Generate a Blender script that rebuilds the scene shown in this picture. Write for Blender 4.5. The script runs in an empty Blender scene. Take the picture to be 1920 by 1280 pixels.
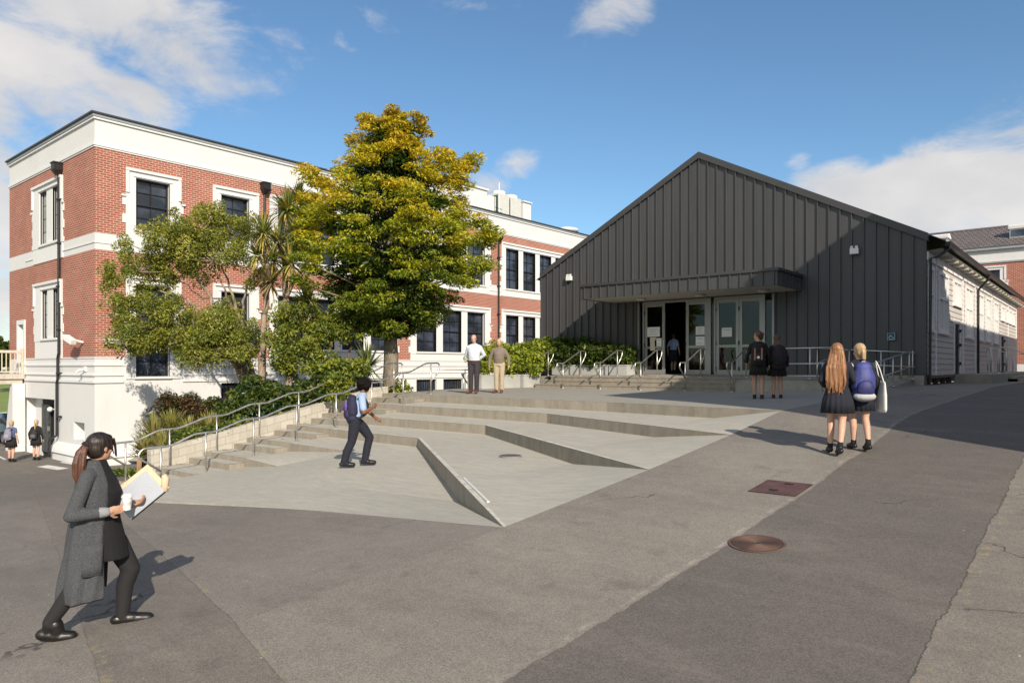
import bpy, bmesh, math, random
import numpy as np
from mathutils import Vector, Matrix, noise as mnoise

SC = bpy.context.scene
COL = SC.collection
rad = math.radians
R = random.Random(7)

# ------------------------------------------------------------------ camera
# the world axes follow the two school buildings, which stand square to each
# other; the origin is the camera's eye, about 1.9 m above the sloping asphalt
YAW = rad(40.03)
CC, SS = math.cos(YAW), math.sin(YAW)
FPX = 1345.0
cam_d = bpy.data.cameras.new('camera')
cam = bpy.data.objects.new('camera', cam_d)
COL.objects.link(cam)
cam.location = (0, 0, 0)
cam.rotation_euler = (rad(90), 0, YAW)
cam_d.sensor_width = 36.0
cam_d.lens = FPX / 1920.0 * 36.0
cam_d.shift_y = 48.0 / 1920.0
cam_d.clip_start = 0.05
cam_d.clip_end = 3000.0
SC.camera = cam
SC.view_settings.view_transform = 'Standard'
SC.view_settings.look = 'None'
SC.view_settings.exposure = 0.2
SC.view_settings.gamma = 1.0
SC.view_settings.use_curve_mapping = False

# ------------------------------------------------------------------ sun, sky
SUN_EL = rad(29.2)
SUN_H = (0.855, -0.518)            # horizontal direction towards the sun
sd = bpy.data.lights.new('sun', 'SUN')
sd.energy = 4.7
sd.angle = rad(0.5)
sd.color = (1.0, 0.90, 0.76)
sun = bpy.data.objects.new('sun', sd)
COL.objects.link(sun)
_sv = Vector((SUN_H[0] * math.cos(SUN_EL), SUN_H[1] * math.cos(SUN_EL), math.sin(SUN_EL)))
sun.rotation_euler = _sv.to_track_quat('Z', 'Y').to_euler()
sun.location = (20, -20, 30)

W = bpy.data.worlds.new('World')
SC.world = W
W.use_nodes = True
wt = W.node_tree
wt.nodes.clear()
def wn(t, **k):
    n = wt.nodes.new(t)
    for a, b in k.items(): setattr(n, a, b)
    return n
w_out = wn('ShaderNodeOutputWorld')
w_bg = wn('ShaderNodeBackground')
w_bg.inputs['Strength'].default_value = 0.115
wt.links.new(w_bg.outputs[0], w_out.inputs[0])
sky = wn('ShaderNodeTexSky', sky_type='NISHITA', sun_disc=False)
sky.sun_elevation = SUN_EL
sky.sun_rotation = math.atan2(SUN_H[0], SUN_H[1])
sky.altitude = 30
sky.air_density = 1.0
sky.dust_density = 0.35
sky.ozone_density = 2.2
tc = wn('ShaderNodeTexCoord')
def skydir(px, py):
    r = (px - 960) / FPX
    return Vector((r * CC - SS, CC + r * SS, (688 - py) / FPX)).normalized()
# cloud banks: direction, width, height (as fractions of the unit sky sphere), roll
BANKS = [
    (190, 30, .24, .085, -4, 1.0), (60, 120, .16, .07, -24, 1.0), (200, 150, .13, .045, -30, .95), (155, 205, .10, .055, -12, 1.0),
    (-60, 250, .12, .16, 0, .85), (20, 470, .10, .20, 0, .85),
    (525, 75, .085, .035, -30, .50), (640, 75, .04, .02, -40, .42), (705, 20, .08, .03, -50, .46), (900, 4, .10, .018, 0, .46), (1170, 12, .085, .05, 20, .62),
    (965, 312, .055, .034, 12, .85), (920, 345, .05, .03, 0, .8), (560, 330, .15, .05, 0, .0),
    (1640, 350, .13, .04, 4, 1.0), (1800, 335, .16, .055, 6, 1.15), (1560, 330, .08, .03, 4, .85), (1700, 395, .26, .055, 4, 1.2), (1900, 395, .20, .08, 4, 1.2), (2050, 300, .16, .12, 0, 1.0),
    (1500, 305, .03, .02, 0, .65), (1915, 240, .03, .03, 0, .6), (1870, 262, .03, .01, 0, .5), (1770, 420, .2, .04, 0, 1.0),
]
# unseen cloud added behind and above the camera to neutralise the blue fill
BANKS += [(Vector((.75, -.45, .35)), .65, .42, 0, 1.45), (Vector((-.2, -.85, .40)), .7, .42, 0, 1.45), (Vector((.97, .22, .40)), .5, .40, 0, 1.45), (Vector((-.9, -.35, .45)), .6, .4, 0, 1.45), (Vector((.25, -.40, .85)), .55, .45, 0, 1.3)]
acc = None
for bank in BANKS:
    if len(bank) == 6:
        px, py, su, sv, roll, amp = bank; d = skydir(px, py)
    else:
        d, su, sv, roll, amp = bank; d = d.normalized()
    mp = wn('ShaderNodeMapping', vector_type='TEXTURE')
    az = math.atan2(-d.x, d.y)
    el = math.asin(d.z)
    m = Matrix.Rotation(az, 3, 'Z') @ Matrix.Rotation(el, 3, 'X') @ Matrix.Rotation(rad(-roll), 3, 'Y')
    mp.inputs['Location'].default_value = d
    mp.inputs['Rotation'].default_value = m.to_euler()
    mp.inputs['Scale'].default_value = (su, 0.5, sv)
    wt.links.new(tc.outputs['Generated'], mp.inputs['Vector'])
    ln = wn('ShaderNodeVectorMath', operation='LENGTH')
    wt.links.new(mp.outputs[0], ln.inputs[0])
    mr = wn('ShaderNodeMapRange', interpolation_type='SMOOTHSTEP')
    mr.inputs['From Min'].default_value = 1.25
    mr.inputs['From Max'].default_value = 0.15
    mr.inputs['To Max'].default_value = amp
    wt.links.new(ln.outputs['Value'], mr.inputs['Value'])
    if acc is None:
        acc = mr.outputs[0]
    else:
        mx = wn('ShaderNodeMath', operation='MAXIMUM')
        wt.links.new(acc, mx.inputs[0]); wt.links.new(mr.outputs[0], mx.inputs[1])
        acc = mx.outputs[0]
nm = wn('ShaderNodeMapping')
nm.inputs['Rotation'].default_value = (0, 0, -YAW)
nm.inputs['Scale'].default_value = (1.0, 1.0, 1.9)
wt.links.new(tc.outputs['Generated'], nm.inputs['Vector'])
n1 = wn('ShaderNodeTexNoise'); n1.inputs['Scale'].default_value = 7.5; n1.inputs['Detail'].default_value = 9; n1.inputs['Roughness'].default_value = .62; n1.inputs['Distortion'].default_value = .35
wt.links.new(nm.outputs[0], n1.inputs['Vector'])
ma = wn('ShaderNodeMath', operation='MULTIPLY_ADD'); ma.inputs[1].default_value = 2.3; ma.inputs[2].default_value = -1.22
wt.links.new(n1.outputs['Fac'], ma.inputs[0])
mb = wn('ShaderNodeMath', operation='ADD')
wt.links.new(acc, mb.inputs[0]); wt.links.new(ma.outputs[0], mb.inputs[1])
mc = wn('ShaderNodeMapRange', interpolation_type='SMOOTHSTEP')
mc.inputs['From Min'].default_value = .22; mc.inputs['From Max'].default_value = .98; mc.inputs['To Max'].default_value = .93
wt.links.new(mb.outputs[0], mc.inputs['Value'])
md = wn('ShaderNodeMath', operation='MULTIPLY')           # nothing where no bank stands
me_ = wn('ShaderNodeMapRange'); me_.inputs['From Min'].default_value = 0.0; me_.inputs['From Max'].default_value = .3
wt.links.new(acc, me_.inputs['Value'])
wt.links.new(mc.outputs[0], md.inputs[0]); wt.links.new(me_.outputs[0], md.inputs[1])
n2 = wn('ShaderNodeTexNoise'); n2.inputs['Scale'].default_value = 5.0; n2.inputs['Detail'].default_value = 6
wt.links.new(nm.outputs[0], n2.inputs['Vector'])
cr = wn('ShaderNodeValToRGB')
cr.color_ramp.elements[0].position = .36; cr.color_ramp.elements[0].color = (5.0, 4.95, 5.0, 1)
cr.color_ramp.elements[1].position = .64; cr.color_ramp.elements[1].color = (6.7, 6.35, 6.05, 1)
wt.links.new(n2.outputs['Fac'], cr.inputs[0])
sk_t = wn('ShaderNodeMix', data_type='RGBA', blend_type='MULTIPLY'); sk_t.inputs[0].default_value = 1.0
sk_t.inputs[7].default_value = (.80, .985, 1.06, 1)
wt.links.new(sky.outputs[0], sk_t.inputs[6])
mixc = wn('ShaderNodeMix', data_type='RGBA')
wt.links.new(md.outputs[0], mixc.inputs[0]); wt.links.new(sk_t.outputs[2], mixc.inputs[6]); wt.links.new(cr.outputs[0], mixc.inputs[7])
wt.links.new(mixc.outputs[2], w_bg.inputs['Color'])

# ------------------------------------------------------------------ object helpers
WM = {}
def put(name, me, parent=None, loc=(0, 0, 0), world=True):
    """link a mesh given in world coordinates (or its parent's, world=False)"""
    o = bpy.data.objects.new(name, me)
    COL.objects.link(o)
    if parent is not None:
        o.parent = parent
        if world:
            me.transform(WM[parent].inverted())
        WM[o] = WM[parent].copy()
    else:
        if world: me.transform(Matrix.Translation(-Vector(loc)))
        o.location = loc
        WM[o] = Matrix.Translation(Vector(loc))
    return o
def tag(o, label=None, cat=None, group=None, kind=None):
    if label: o['label'] = label
    if cat: o['category'] = cat
    if group: o['group'] = group
    if kind: o['kind'] = kind
    return o
def thing(name, label, cat, loc=(0, 0, 0), rz=0.0, sc=1.0, group=None):
    o = bpy.data.objects.new(name, None)
    o.empty_display_size = .2
    COL.objects.link(o)
    o.location = loc; o.rotation_euler = (0, 0, rz); o.scale = (sc, sc, sc)
    WM[o] = Matrix.Translation(Vector(loc)) @ Matrix.Rotation(rz, 4, 'Z') @ Matrix.Scale(sc, 4)
    return tag(o, label, cat, group)
def copy_tree(o, parent=None):
    c = o.copy(); COL.objects.link(c)
    if parent is not None: c.parent = parent
    for ch in list(o.children): copy_tree(ch, c)
    return c

class MB:
    """collects shapes, builds ONE mesh"""
    def __init__(s): s.v = []; s.f = []; s.m = []
    def add(s, vs, fs, mi=0):
        b = len(s.v); s.v += [tuple(p) for p in vs]
        s.f += [tuple(b + i for i in f) for f in fs]; s.m += [mi] * len(fs)
        return s
    def box(s, x0, x1, y0, y1, z0, z1, mi=0):
        v = [(x, y, z) for z in (z0, z1) for y in (y0, y1) for x in (x0, x1)]
        return s.add(v, [(0, 2, 3, 1), (4, 5, 7, 6), (0, 1, 5, 4), (2, 6, 7, 3), (0, 4, 6, 2), (1, 3, 7, 5)], mi)
    def bar(s, a, b, w, h, mi=0, up=(0, 0, 1)):
        a = Vector(a); b = Vector(b); d = (b - a).normalized(); u = Vector(up)
        if abs(d.dot(u)) > .98: u = Vector((1, 0, 0))
        x = d.cross(u).normalized() * (w / 2); z = x.cross(d).normalized() * (h / 2)
        v = [p + i * x + j * z for p in (a, b) for i, j in ((-1, -1), (1, -1), (1, 1), (-1, 1))]
        return s.add(v, [(0, 1, 2, 3), (7, 6, 5, 4), (0, 4, 5, 1), (1, 5, 6, 2), (2, 6, 7, 3), (3, 7, 4, 0)], mi)
    def tube(s, pts, r, n=8, mi=0, cap=True):
        pts = [Vector(p) for p in pts]; k = len(pts)
        rs = r if isinstance(r, (list, tuple)) else [r] * k
        t0 = (pts[1] - pts[0]).normalized()
        ref = Vector((0, 0, 1)) if abs(t0.z) < .9 else Vector((1, 0, 0))
        u = t0.cross(ref).normalized(); vs = []
        for i, p in enumerate(pts):
            t = (pts[min(i + 1, k - 1)] - pts[max(i - 1, 0)])
            if t.length < 1e-9: t = t0.copy()
            t.normalize(); u = (u - t * u.dot(t)).normalized(); w = t.cross(u)
            for j in range(n):
                a = 2 * math.pi * j / n
                vs.append(p + (u * math.cos(a) + w * math.sin(a)) * rs[i])
        fs = [(i * n + j, i * n + (j + 1) % n, (i + 1) * n + (j + 1) % n, (i + 1) * n + j) for i in range(k - 1) for j in range(n)]
        if cap: fs += [tuple(range(n - 1, -1, -1)), tuple((k - 1) * n + j for j in range(n))]
        return s.add(vs, fs, mi)
    def loft(s, rings, mi=0, cap=True, closed=True):
        n = len(rings[0]); vs = [p for r in rings for p in r]
        fs = [(i * n + j, i * n + (j + 1) % n, (i + 1) * n + (j + 1) % n, (i + 1) * n + j) for i in range(len(rings) - 1) for j in range(n if closed else n - 1)]
        if cap: fs += [tuple(range(n - 1, -1, -1)), tuple((len(rings) - 1) * n + j for j in range(n))]
        return s.add(vs, fs, mi)
    def prism(s, poly, z0, z1, mi=0):
        n = len(poly)
        f0 = (lambda i: z0[i]) if isinstance(z0, (list, tuple)) else (lambda i: z0)
        f1 = (lambda i: z1[i]) if isinstance(z1, (list, tuple)) else (lambda i: z1)
        v = [(p[0], p[1], f0(i)) for i, p in enumerate(poly)] + [(p[0], p[1], f1(i)) for i, p in enumerate(poly)]
        return s.add(v, [tuple(range(n - 1, -1, -1)), tuple(range(n, 2 * n))] + [(i, (i + 1) % n, n + (i + 1) % n, n + i) for i in range(n)], mi)
    def quad(s, a, b, c, d, mi=0): return s.add([a, b, c, d], [(0, 1, 2, 3)], mi)
    def build(s, name, mats, parent=None, loc=(0, 0, 0), world=True, smooth=False, bevel=0, recalc=True):
        me = bpy.data.meshes.new(name)
        me.from_pydata([tuple(p) for p in s.v], [], s.f)
        if not isinstance(mats, (list, tuple)): mats = [mats]
        for m in mats: me.materials.append(m)
        if len(mats) > 1: me.polygons.foreach_set('material_index', s.m)
        if recalc or bevel:
            bm = bmesh.new(); bm.from_mesh(me)
            if recalc: bmesh.ops.recalc_face_normals(bm, faces=bm.faces)
            if bevel:
                ed = [e for e in bm.edges if len(e.link_faces) == 2 and e.calc_face_angle(0) > .5]
                bmesh.ops.bevel(bm, geom=ed, offset=bevel, segments=2, affect='EDGES', profile=.6)
            bm.to_mesh(me); bm.free()
        if smooth: me.polygons.foreach_set('use_smooth', [True] * len(me.polygons))
        me.update()
        return put(name, me, parent, loc, world)

# ------------------------------------------------------------------ materials
def new_mat(name):
    m = bpy.data.materials.new(name); m.use_nodes = True
    nt = m.node_tree; nt.nodes.clear()
    o = nt.nodes.new('ShaderNodeOutputMaterial'); b = nt.nodes.new('ShaderNodeBsdfPrincipled')
    nt.links.new(b.outputs[0], o.inputs[0])
    return m, nt, b
class NT:
    def __init__(s, nt): s.nt = nt
    def n(s, t, ins=None, **k):
        x = s.nt.nodes.new(t)
        for a, b in k.items(): setattr(x, a, b)
        for a, b in (ins or {}).items():
            if hasattr(b, 'is_linked') or isinstance(b, bpy.types.NodeSocket): s.nt.links.new(b, x.inputs[a])
            else: x.inputs[a].default_value = b
        return x
    def noise(s, vec, scale, detail=5, rough=.55, dist=0.0):
        return s.n('ShaderNodeTexNoise', {'Vector': vec, 'Scale': scale, 'Detail': detail, 'Roughness': rough, 'Distortion': dist}).outputs['Fac']
    def ramp(s, fac, a, b, lo=0.0, hi=1.0, smooth=False):
        x = s.n('ShaderNodeMapRange', {'Value': fac, 'From Min': a, 'From Max': b, 'To Min': lo, 'To Max': hi})
        if smooth: x.interpolation_type = 'SMOOTHSTEP'
        return x.outputs[0]
    def math(s, op, a, b=0.0, c=0.0):
        return s.n('ShaderNodeMath', {0: a, 1: b, 2: c}, operation=op).outputs[0]
    def mix(s, fac, a, b, mode='MIX'):
        return s.n('ShaderNodeMix', {0: fac, 6: a, 7: b}, data_type='RGBA', blend_type=mode).outputs[2]
    def mapping(s, vec, scale=(1, 1, 1), rot=(0, 0, 0), loc=(0, 0, 0)):
        return s.n('ShaderNodeMapping', {'Vector': vec, 'Scale': scale, 'Rotation': rot, 'Location': loc}).outputs[0]
    def bump(s, h, strength=.3, dist=.02):
        return s.n('ShaderNodeBump', {'Height': h, 'Strength': strength, 'Distance': dist}).outputs[0]
    def pos(s): return s.n('ShaderNodeNewGeometry').outputs['Position']
    def obj(s): return s.n('ShaderNodeTexCoord').outputs['Object']
def c4(c, k=1.0): return (c[0] * k, c[1] * k, c[2] * k, 1.0)
MC = {}
def pmat(name, col, rough=.7, var=.12, scale=6.0, bump=0.0, bscale=60.0, metal=0.0, spec=.5, stretch=(1, 1, 1), var2=0.06, world=False):
    if name in MC: return MC[name]
    m, nt, b = new_mat(name); t = NT(nt)
    p = t.mapping(t.pos() if world else t.obj(), stretch)
    a = t.noise(p, scale, 6, .6); a2 = t.noise(p, scale * 9, 4, .6)
    k = t.math('MULTIPLY_ADD', t.ramp(a, .3, .7), 2 * var, 1 - var)
    k2 = t.math('MULTIPLY_ADD', t.ramp(a2, .3, .7), 2 * var2, 1 - var2)
    k = t.math('MULTIPLY', k, k2)
    cc = t.n('ShaderNodeVectorMath', {0: col, 'Scale': k}, operation='SCALE').outputs[0]
    nt.links.new(cc, b.inputs['Base Color'])
    b.inputs['Roughness'].default_value = rough; b.inputs['Metallic'].default_value = metal
    b.inputs['Specular IOR Level'].default_value = spec
    nt.links.new(t.ramp(a, .3, .7, max(rough - .08, .02), min(rough + .08, 1)), b.inputs['Roughness'])
    if bump: nt.links.new(t.bump(t.noise(p, bscale, 4), bump, .01), b.inputs['Normal'])
    MC[name] = m
    return m
def leafmat(name, col, trans=.35, rough=.45):
    if name in MC: return MC[name]
    m, nt, b = new_mat(name); t = NT(nt)
    a = t.noise(t.obj(), 3.0, 3); r = t.ramp(a, .3, .7, .78, 1.22)
    cc = t.n('ShaderNodeVectorMath', {0: col, 'Scale': r}, operation='SCALE').outputs[0]
    nt.links.new(cc, b.inputs['Base Color']); b.inputs['Roughness'].default_value = rough
    b.inputs['Specular IOR Level'].default_value = .35
    tr = t.n('ShaderNodeBsdfTranslucent'); nt.links.new(t.n('ShaderNodeVectorMath', {0: cc, 1: (1.15, 1.2, .5)}, operation='MULTIPLY').outputs[0], tr.inputs['Color'])
    mx = t.n('ShaderNodeMixShader', {0: trans, 1: b.outputs[0], 2: tr.outputs[0]})
    nt.links.new(mx.outputs[0], nt.nodes['Material Output'].inputs[0])
    MC[name] = m
    return m

def brick_mat(name, axis, c1, c2, mortar):
    m, nt, b = new_mat(name); t = NT(nt)
    s = t.n('ShaderNodeSeparateXYZ', {0: t.pos()})
    v = t.n('ShaderNodeCombineXYZ', {0: s.outputs[axis], 1: s.outputs[2], 2: 0.0}).outputs[0]
    br = t.n('ShaderNodeTexBrick', {'Vector': v, 'Color1': c4(c1), 'Color2': c4(c2), 'Mortar': c4(mortar), 'Scale': 1.0, 'Mortar Size': .012, 'Mortar Smooth': .15, 'Bias': .1, 'Brick Width': .24, 'Row Height': .086})
    big = t.noise(v, .9, 5); eff = t.ramp(t.noise(t.mapping(v, (.6, 2.4, 1)), 1.3, 6, .7), .58, .76, 0, .38)
    col = t.mix(t.ramp(big, .3, .7, 0, .28), br.outputs['Color'], c4(c2, .62))
    col = t.mix(eff, col, c4((.66, .52, .45)))             # lime bloom
    nt.links.new(col, b.inputs['Base Color']); b.inputs['Roughness'].default_value = .85
    nt.links.new(t.bump(t.math('SUBTRACT', 1.0, br.outputs['Fac']), .6, .012), b.inputs['Normal'])
    return m
M = {}
BR1, BR2, BRM = (.41, .105, .064), (.28, .080, .052), (.64, .44, .335)
M['brick_x'] = brick_mat('red brick long side', 1, BR1, BR2, BRM)
M['brick_y'] = brick_mat('red brick short side', 0, BR1, BR2, BRM)
def render_mat(name, col, dirt=.12):
    m, nt, b = new_mat(name); t = NT(nt); p = t.pos()
    a = t.noise(p, .8, 6, .6); st = t.noise(t.mapping(p, (4, 4, .35)), 2.0, 6, .65)
    f = t.math('MULTIPLY', t.ramp(st, .5, .75), t.ramp(a, .4, .65))
    cc = t.mix(t.math('MULTIPLY', f, dirt * 2.5), c4(col), c4((.45, .42, .36)))
    cc = t.mix(t.ramp(a, .3, .7, 0, dirt), cc, c4(col, .75))
    nt.links.new(cc, b.inputs['Base Color']); b.inputs['Roughness'].default_value = .8
    nt.links.new(t.bump(t.noise(p, 35, 5), .12, .01), b.inputs['Normal'])
    return m
M['white_wall'] = render_mat('white painted plaster', (.69, .685, .675), .15)
M['white_trim'] = render_mat('white painted trim', (.715, .71, .70), .06)
M['grey_cap'] = pmat('lead grey cap', (.30, .32, .34), .5, .1)
M['dark_cap'] = pmat('dark roof edge', (.045, .05, .06), .5, .1)
M['black_pipe'] = pmat('black cast iron', (.016, .014, .015), .45, .2)
M['frame_dark'] = pmat('dark window frame', (.022, .022, .025), .45, .1)

def glass_mat(name, tint, rough=.02, var=.5, scale=.7):
    m, nt, b = new_mat(name); t = NT(nt)
    p = t.pos()
    a = t.noise(t.mapping(p, (1, 1, 1.6)), scale, 3)
    nt.links.new(t.mix(t.ramp(a, .42, .6), c4(tint, 1 - var), c4(tint, 1 + var)), b.inputs['Base Color'])
    b.inputs['Roughness'].default_value = rough; b.inputs['IOR'].default_value = 1.52
    nt.links.new(t.bump(t.noise(p, .9, 2), .035, .05), b.inputs['Normal'])
    return m
M['pane'] = glass_mat('dark window glass', (.040, .050, .072))
M['pane_grey'] = glass_mat('pale blinded window glass', (.42, .43, .42), .05, .2)

def seethru(name, tint, refl=.09):
    m = bpy.data.materials.new(name); m.use_nodes = True; nt = m.node_tree; nt.nodes.clear(); t = NT(nt)
    o = t.n('ShaderNodeOutputMaterial'); tr = t.n('ShaderNodeBsdfTransparent', {'Color': c4(tint)}); g = t.n('ShaderNodeBsdfGlossy', {'Color': (1, 1, 1, 1), 'Roughness': .02})
    fr = t.n('ShaderNodeFresnel', {'IOR': 1.5})
    mx = t.n('ShaderNodeMixShader', {0: t.math('ADD', fr.outputs[0], refl - .04), 1: tr.outputs[0], 2: g.outputs[0]})
    nt.links.new(mx.outputs[0], o.inputs[0])
    return m
M['door_glass'] = seethru('clear door glass', (.62, .66, .68), .045)

def clad_mat():
    m, nt, b = new_mat('dark standing seam metal'); t = NT(nt); p = t.pos()
    a = t.noise(t.mapping(p, (3, 3, .25)), 1.5, 5, .6)
    s = t.n('ShaderNodeSeparateXYZ', {0: p})
    pan = t.n('ShaderNodeTexWhiteNoise', {'W': t.math('FLOOR', t.math('DIVIDE', t.math('ADD', s.outputs[0], 18.54), .3405))}, noise_dimensions='1D').outputs[0]
    k = t.math('ADD', t.ramp(a, .3, .7, .9, 1.1), t.ramp(pan, 0, 1, -.06, .06))
    nt.links.new(t.n('ShaderNodeVectorMath', {0: (.070, .0705, .0735), 'Scale': k}, operation='SCALE').outputs[0], b.inputs['Base Color'])
    b.inputs['Roughness'].default_value = .48; b.inputs['Metallic'].default_value = .15
    nt.links.new(t.bump(t.noise(t.mapping(p, (2.5, 2.5, .5)), 1.2, 3), .28, .03), b.inputs['Normal'])
    return m
M['clad'] = clad_mat()
M['soffit'] = pmat('pale grey soffit', (.46, .44, .40), .7, .05)
M['steel'] = pmat('brushed stainless steel', (.62, .60, .57), .44, .08, 9, metal=1.0)
M['alu'] = pmat('silver aluminium frame', (.33, .33, .325), .42, .05, metal=.55)
M['paper'] = pmat('white paper', (.78, .78, .76), .8, .05)
M['cream_board'] = pmat('cream weatherboard', (.52, .49, .455), .6, .08, 2.0, world=True)
M['cream_trim'] = pmat('cream joinery', (.80, .79, .77), .55, .05)
# ------------------------------------------------------------------ terrain
YS = [-60, -20, -3, 0, 2.3, 5.3, 8.15, 10.7, 12.9, 16, 24, 34, 60, 120]
ZS = [-2.9, -2.5, -2.02, -1.88, -1.745, -1.56, -1.31, -1.05, -.78, -.70, -.53, -.55, -.6, -.7]
def zr(y): return float(np.interp(y, YS, ZS))
XE = -4.56                       # the ramp's left edge, where the terraces die into it
def zasph(x, y):
    if x >= XE: return zr(y)
    zz = zr(y); zz = min(zz, -1.56)
    k = min((XE - x) / 2.0, 1.0)
    zz = zz * (1 - k * .0)
    d = XE - x
    return zz - .075 * min(d, 3) - .0905 * max(min(d, 24.5) - 3, 0)

def asphalt_mat():
    m, nt, b = new_mat('worn asphalt'); t = NT(nt); p = t.pos()
    s = t.n('ShaderNodeSeparateXYZ', {0: p}); X, Y = s.outputs[0], s.outputs[1]
    wob = t.math('MULTIPLY_ADD', t.noise(p, 1.1, 6, .6), .30, -.15)
    wob2 = t.math('MULTIPLY_ADD', t.noise(p, 9, 5, .7), .07, -.035)
    xw = t.math('ADD', X, t.math('ADD', t.math('MULTIPLY', wob, .45), wob2))
    old = c4((0.237, 0.206, 0.168)); light = c4((0.282, 0.250, 0.202)); dark = c4((0.160, 0.140, 0.117)); wornr = c4((0.253, 0.221, 0.179))
    # strips laid at different times, side by side
    col = t.mix(t.ramp(xw, -7.5, -3.8), old, light)
    col = t.mix(t.ramp(xw, -2.535, -2.515), col, dark)
    col = t.mix(t.ramp(xw, -.845, -.825), col, wornr)
    # left: an older strip patched in across the fall
    dl = t.math('ADD', t.math('MULTIPLY', X, .261), t.math('MULTIPLY', Y, .965))
    dlw = t.math('ADD', dl, t.math('MULTIPLY', wob, .22))
    left = t.ramp(xw, -3.0, -3.4)
    strip_ = t.math('MULTIPLY', t.ramp(dlw, .405, .415), t.ramp(dlw, 1.245, 1.235))
    col = t.mix(t.math('MULTIPLY', t.math('MULTIPLY', left, .75), strip_), col, c4((0.202, 0.172, 0.139)))
    col = t.mix(t.math('MULTIPLY', left, t.ramp(t.math('ADD', X, wob), -16, -17)), col, c4((0.180, 0.159, 0.132)))
    # large tonal drift and tyre / water marks running down the slope
    big = t.noise(p, .32, 5, .6); mid = t.noise(t.mapping(p, (.5, 1.6, 1), (0, 0, .5)), 1.2, 6, .65)
    col = t.mix(t.ramp(big, .38, .62, 0, .42), col, c4((0.157, 0.138, 0.115)))
    col = t.mix(t.ramp(mid, .52, .74, 0, .28), col, c4((0.339, 0.300, 0.242)))
    fine = t.noise(p, 5.5, 7, .7); col = t.mix(t.ramp(fine, .36, .64, 0, .34), t.mix(1.0, col, c4((1.12, 1.12, 1.11)), 'MULTIPLY'), t.mix(1.0, col, c4((.78, .78, .78)), 'MULTIPLY'))
    strk = t.noise(t.mapping(p, (.35, 2.6, 1), (0, 0, .62)), 1.6, 6, .6); col = t.mix(t.ramp(strk, .46, .70, 0, .30), col, t.mix(1.0, col, c4((.72, .72, .73)), 'MULTIPLY'))
    blot = t.noise(p, 2.7, 4, .5); col = t.mix(t.ramp(blot, .62, .72, 0, .34), col, c4((0.126, 0.110, 0.092)))
    # aggregate
    ag = t.n('ShaderNodeTexVoronoi', {'Vector': p, 'Scale': 150.0}).outputs['Color']
    agv = t.n('ShaderNodeSeparateXYZ', {0: ag}).outputs[0]
    col = t.mix(t.ramp(agv, 0, 1, 0, 1), t.mix(1.0, col, c4((.70, .70, .70)), 'MULTIPLY'), t.mix(1.0, col, c4((1.3, 1.3, 1.29)), 'MULTIPLY'))
    gr = t.noise(p, 85, 6, .75)
    col = t.mix(t.ramp(gr, .3, .7, .0, .45), col, t.mix(1.0, col, c4((.6, .6, .6)), 'MULTIPLY'))
    sp = t.n('ShaderNodeTexVoronoi', {'Vector': p, 'Scale': 3.2}).outputs['Distance']
    col = t.mix(t.ramp(sp, .022, .016), col, c4((0.732, 0.657, 0.538)))                       # flecks of litter and gum
    # cracks
    pw = t.n('ShaderNodeVectorMath', {0: p, 1: t.n('ShaderNodeVectorMath', {0: t.n('ShaderNodeTexNoise', {'Vector': p, 'Scale': 2.2, 'Detail': 6.0}).outputs['Color'], 'Scale': .55}, operation='SCALE').outputs[0]}, operation='ADD').outputs[0]
    ck = t.n('ShaderNodeTexVoronoi', {'Vector': pw, 'Scale': .55}, feature='DISTANCE_TO_EDGE').outputs['Distance']
    ckm = t.math('MULTIPLY', t.ramp(ck, .0065, .003), t.ramp(t.noise(p, .45, 3), .585, .63))
    ckr = t.math('MULTIPLY', t.ramp(ck, .006, .002), t.ramp(xw, -.85, -.7))
    cks = t.math('MAXIMUM', ckm, ckr)
    # seams between the strips
    def seam(v, x0, w): return t.ramp(t.math('ABSOLUTE', t.math('SUBTRACT', v, x0)), w, w * .3)
    se = t.math('MAXIMUM', t.math('MULTIPLY', seam(xw, -2.525, .007), .40), t.math('MULTIPLY', seam(xw, -.835, .009), .85))
    se = t.math('MAXIMUM', se, t.math('MULTIPLY', left, t.math('MULTIPLY', seam(dlw, 1.24, .007), .40)))
    se = t.math('MAXIMUM', se, t.math('MULTIPLY', left, t.math('MULTIPLY', seam(dlw, .41, .007), .35)))
    col = t.mix(t.math('MULTIPLY', t.math('MAXIMUM', cks, se), .8), col, c4((0.060, 0.053, 0.043)))
    le = t.math('MULTIPLY', seam(xw, -2.575, .03), t.ramp(t.noise(p, 6, 4), .45, .6))
    col = t.mix(t.math('MULTIPLY', le, .5), col, c4((0.452, 0.397, 0.314)))
    ms = t.math('MULTIPLY', t.math('MAXIMUM', t.math('MULTIPLY', left, seam(dlw, 1.27, .05)), t.math('MAXIMUM', seam(xw, -.78, .06), t.math('MULTIPLY', left, seam(dlw, .44, .05)))), t.ramp(t.noise(p, 7, 5, .7), .55, .66))
    col = t.mix(t.math('MULTIPLY', ms, .6), col, c4((0.399, 0.310, 0.146)))                   # moss and grit in the joints
    col = t.mix(1.0, col, c4((.97, .99, 1.06)), 'MULTIPLY')
    nt.links.new(col, b.inputs['Base Color']); b.inputs['Roughness'].default_value = .88
    b.inputs['Specular IOR Level'].default_value = .3
    h = t.math('ADD', t.math('MULTIPLY', agv, .35), t.math('ADD', t.math('MULTIPLY', gr, .8), t.math('MULTIPLY', t.math('MAXIMUM', cks, se), -2.0)))
    nt.links.new(t.bump(h, .35, .004), b.inputs['Normal'])
    return m
M['asphalt'] = asphalt_mat()
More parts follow.
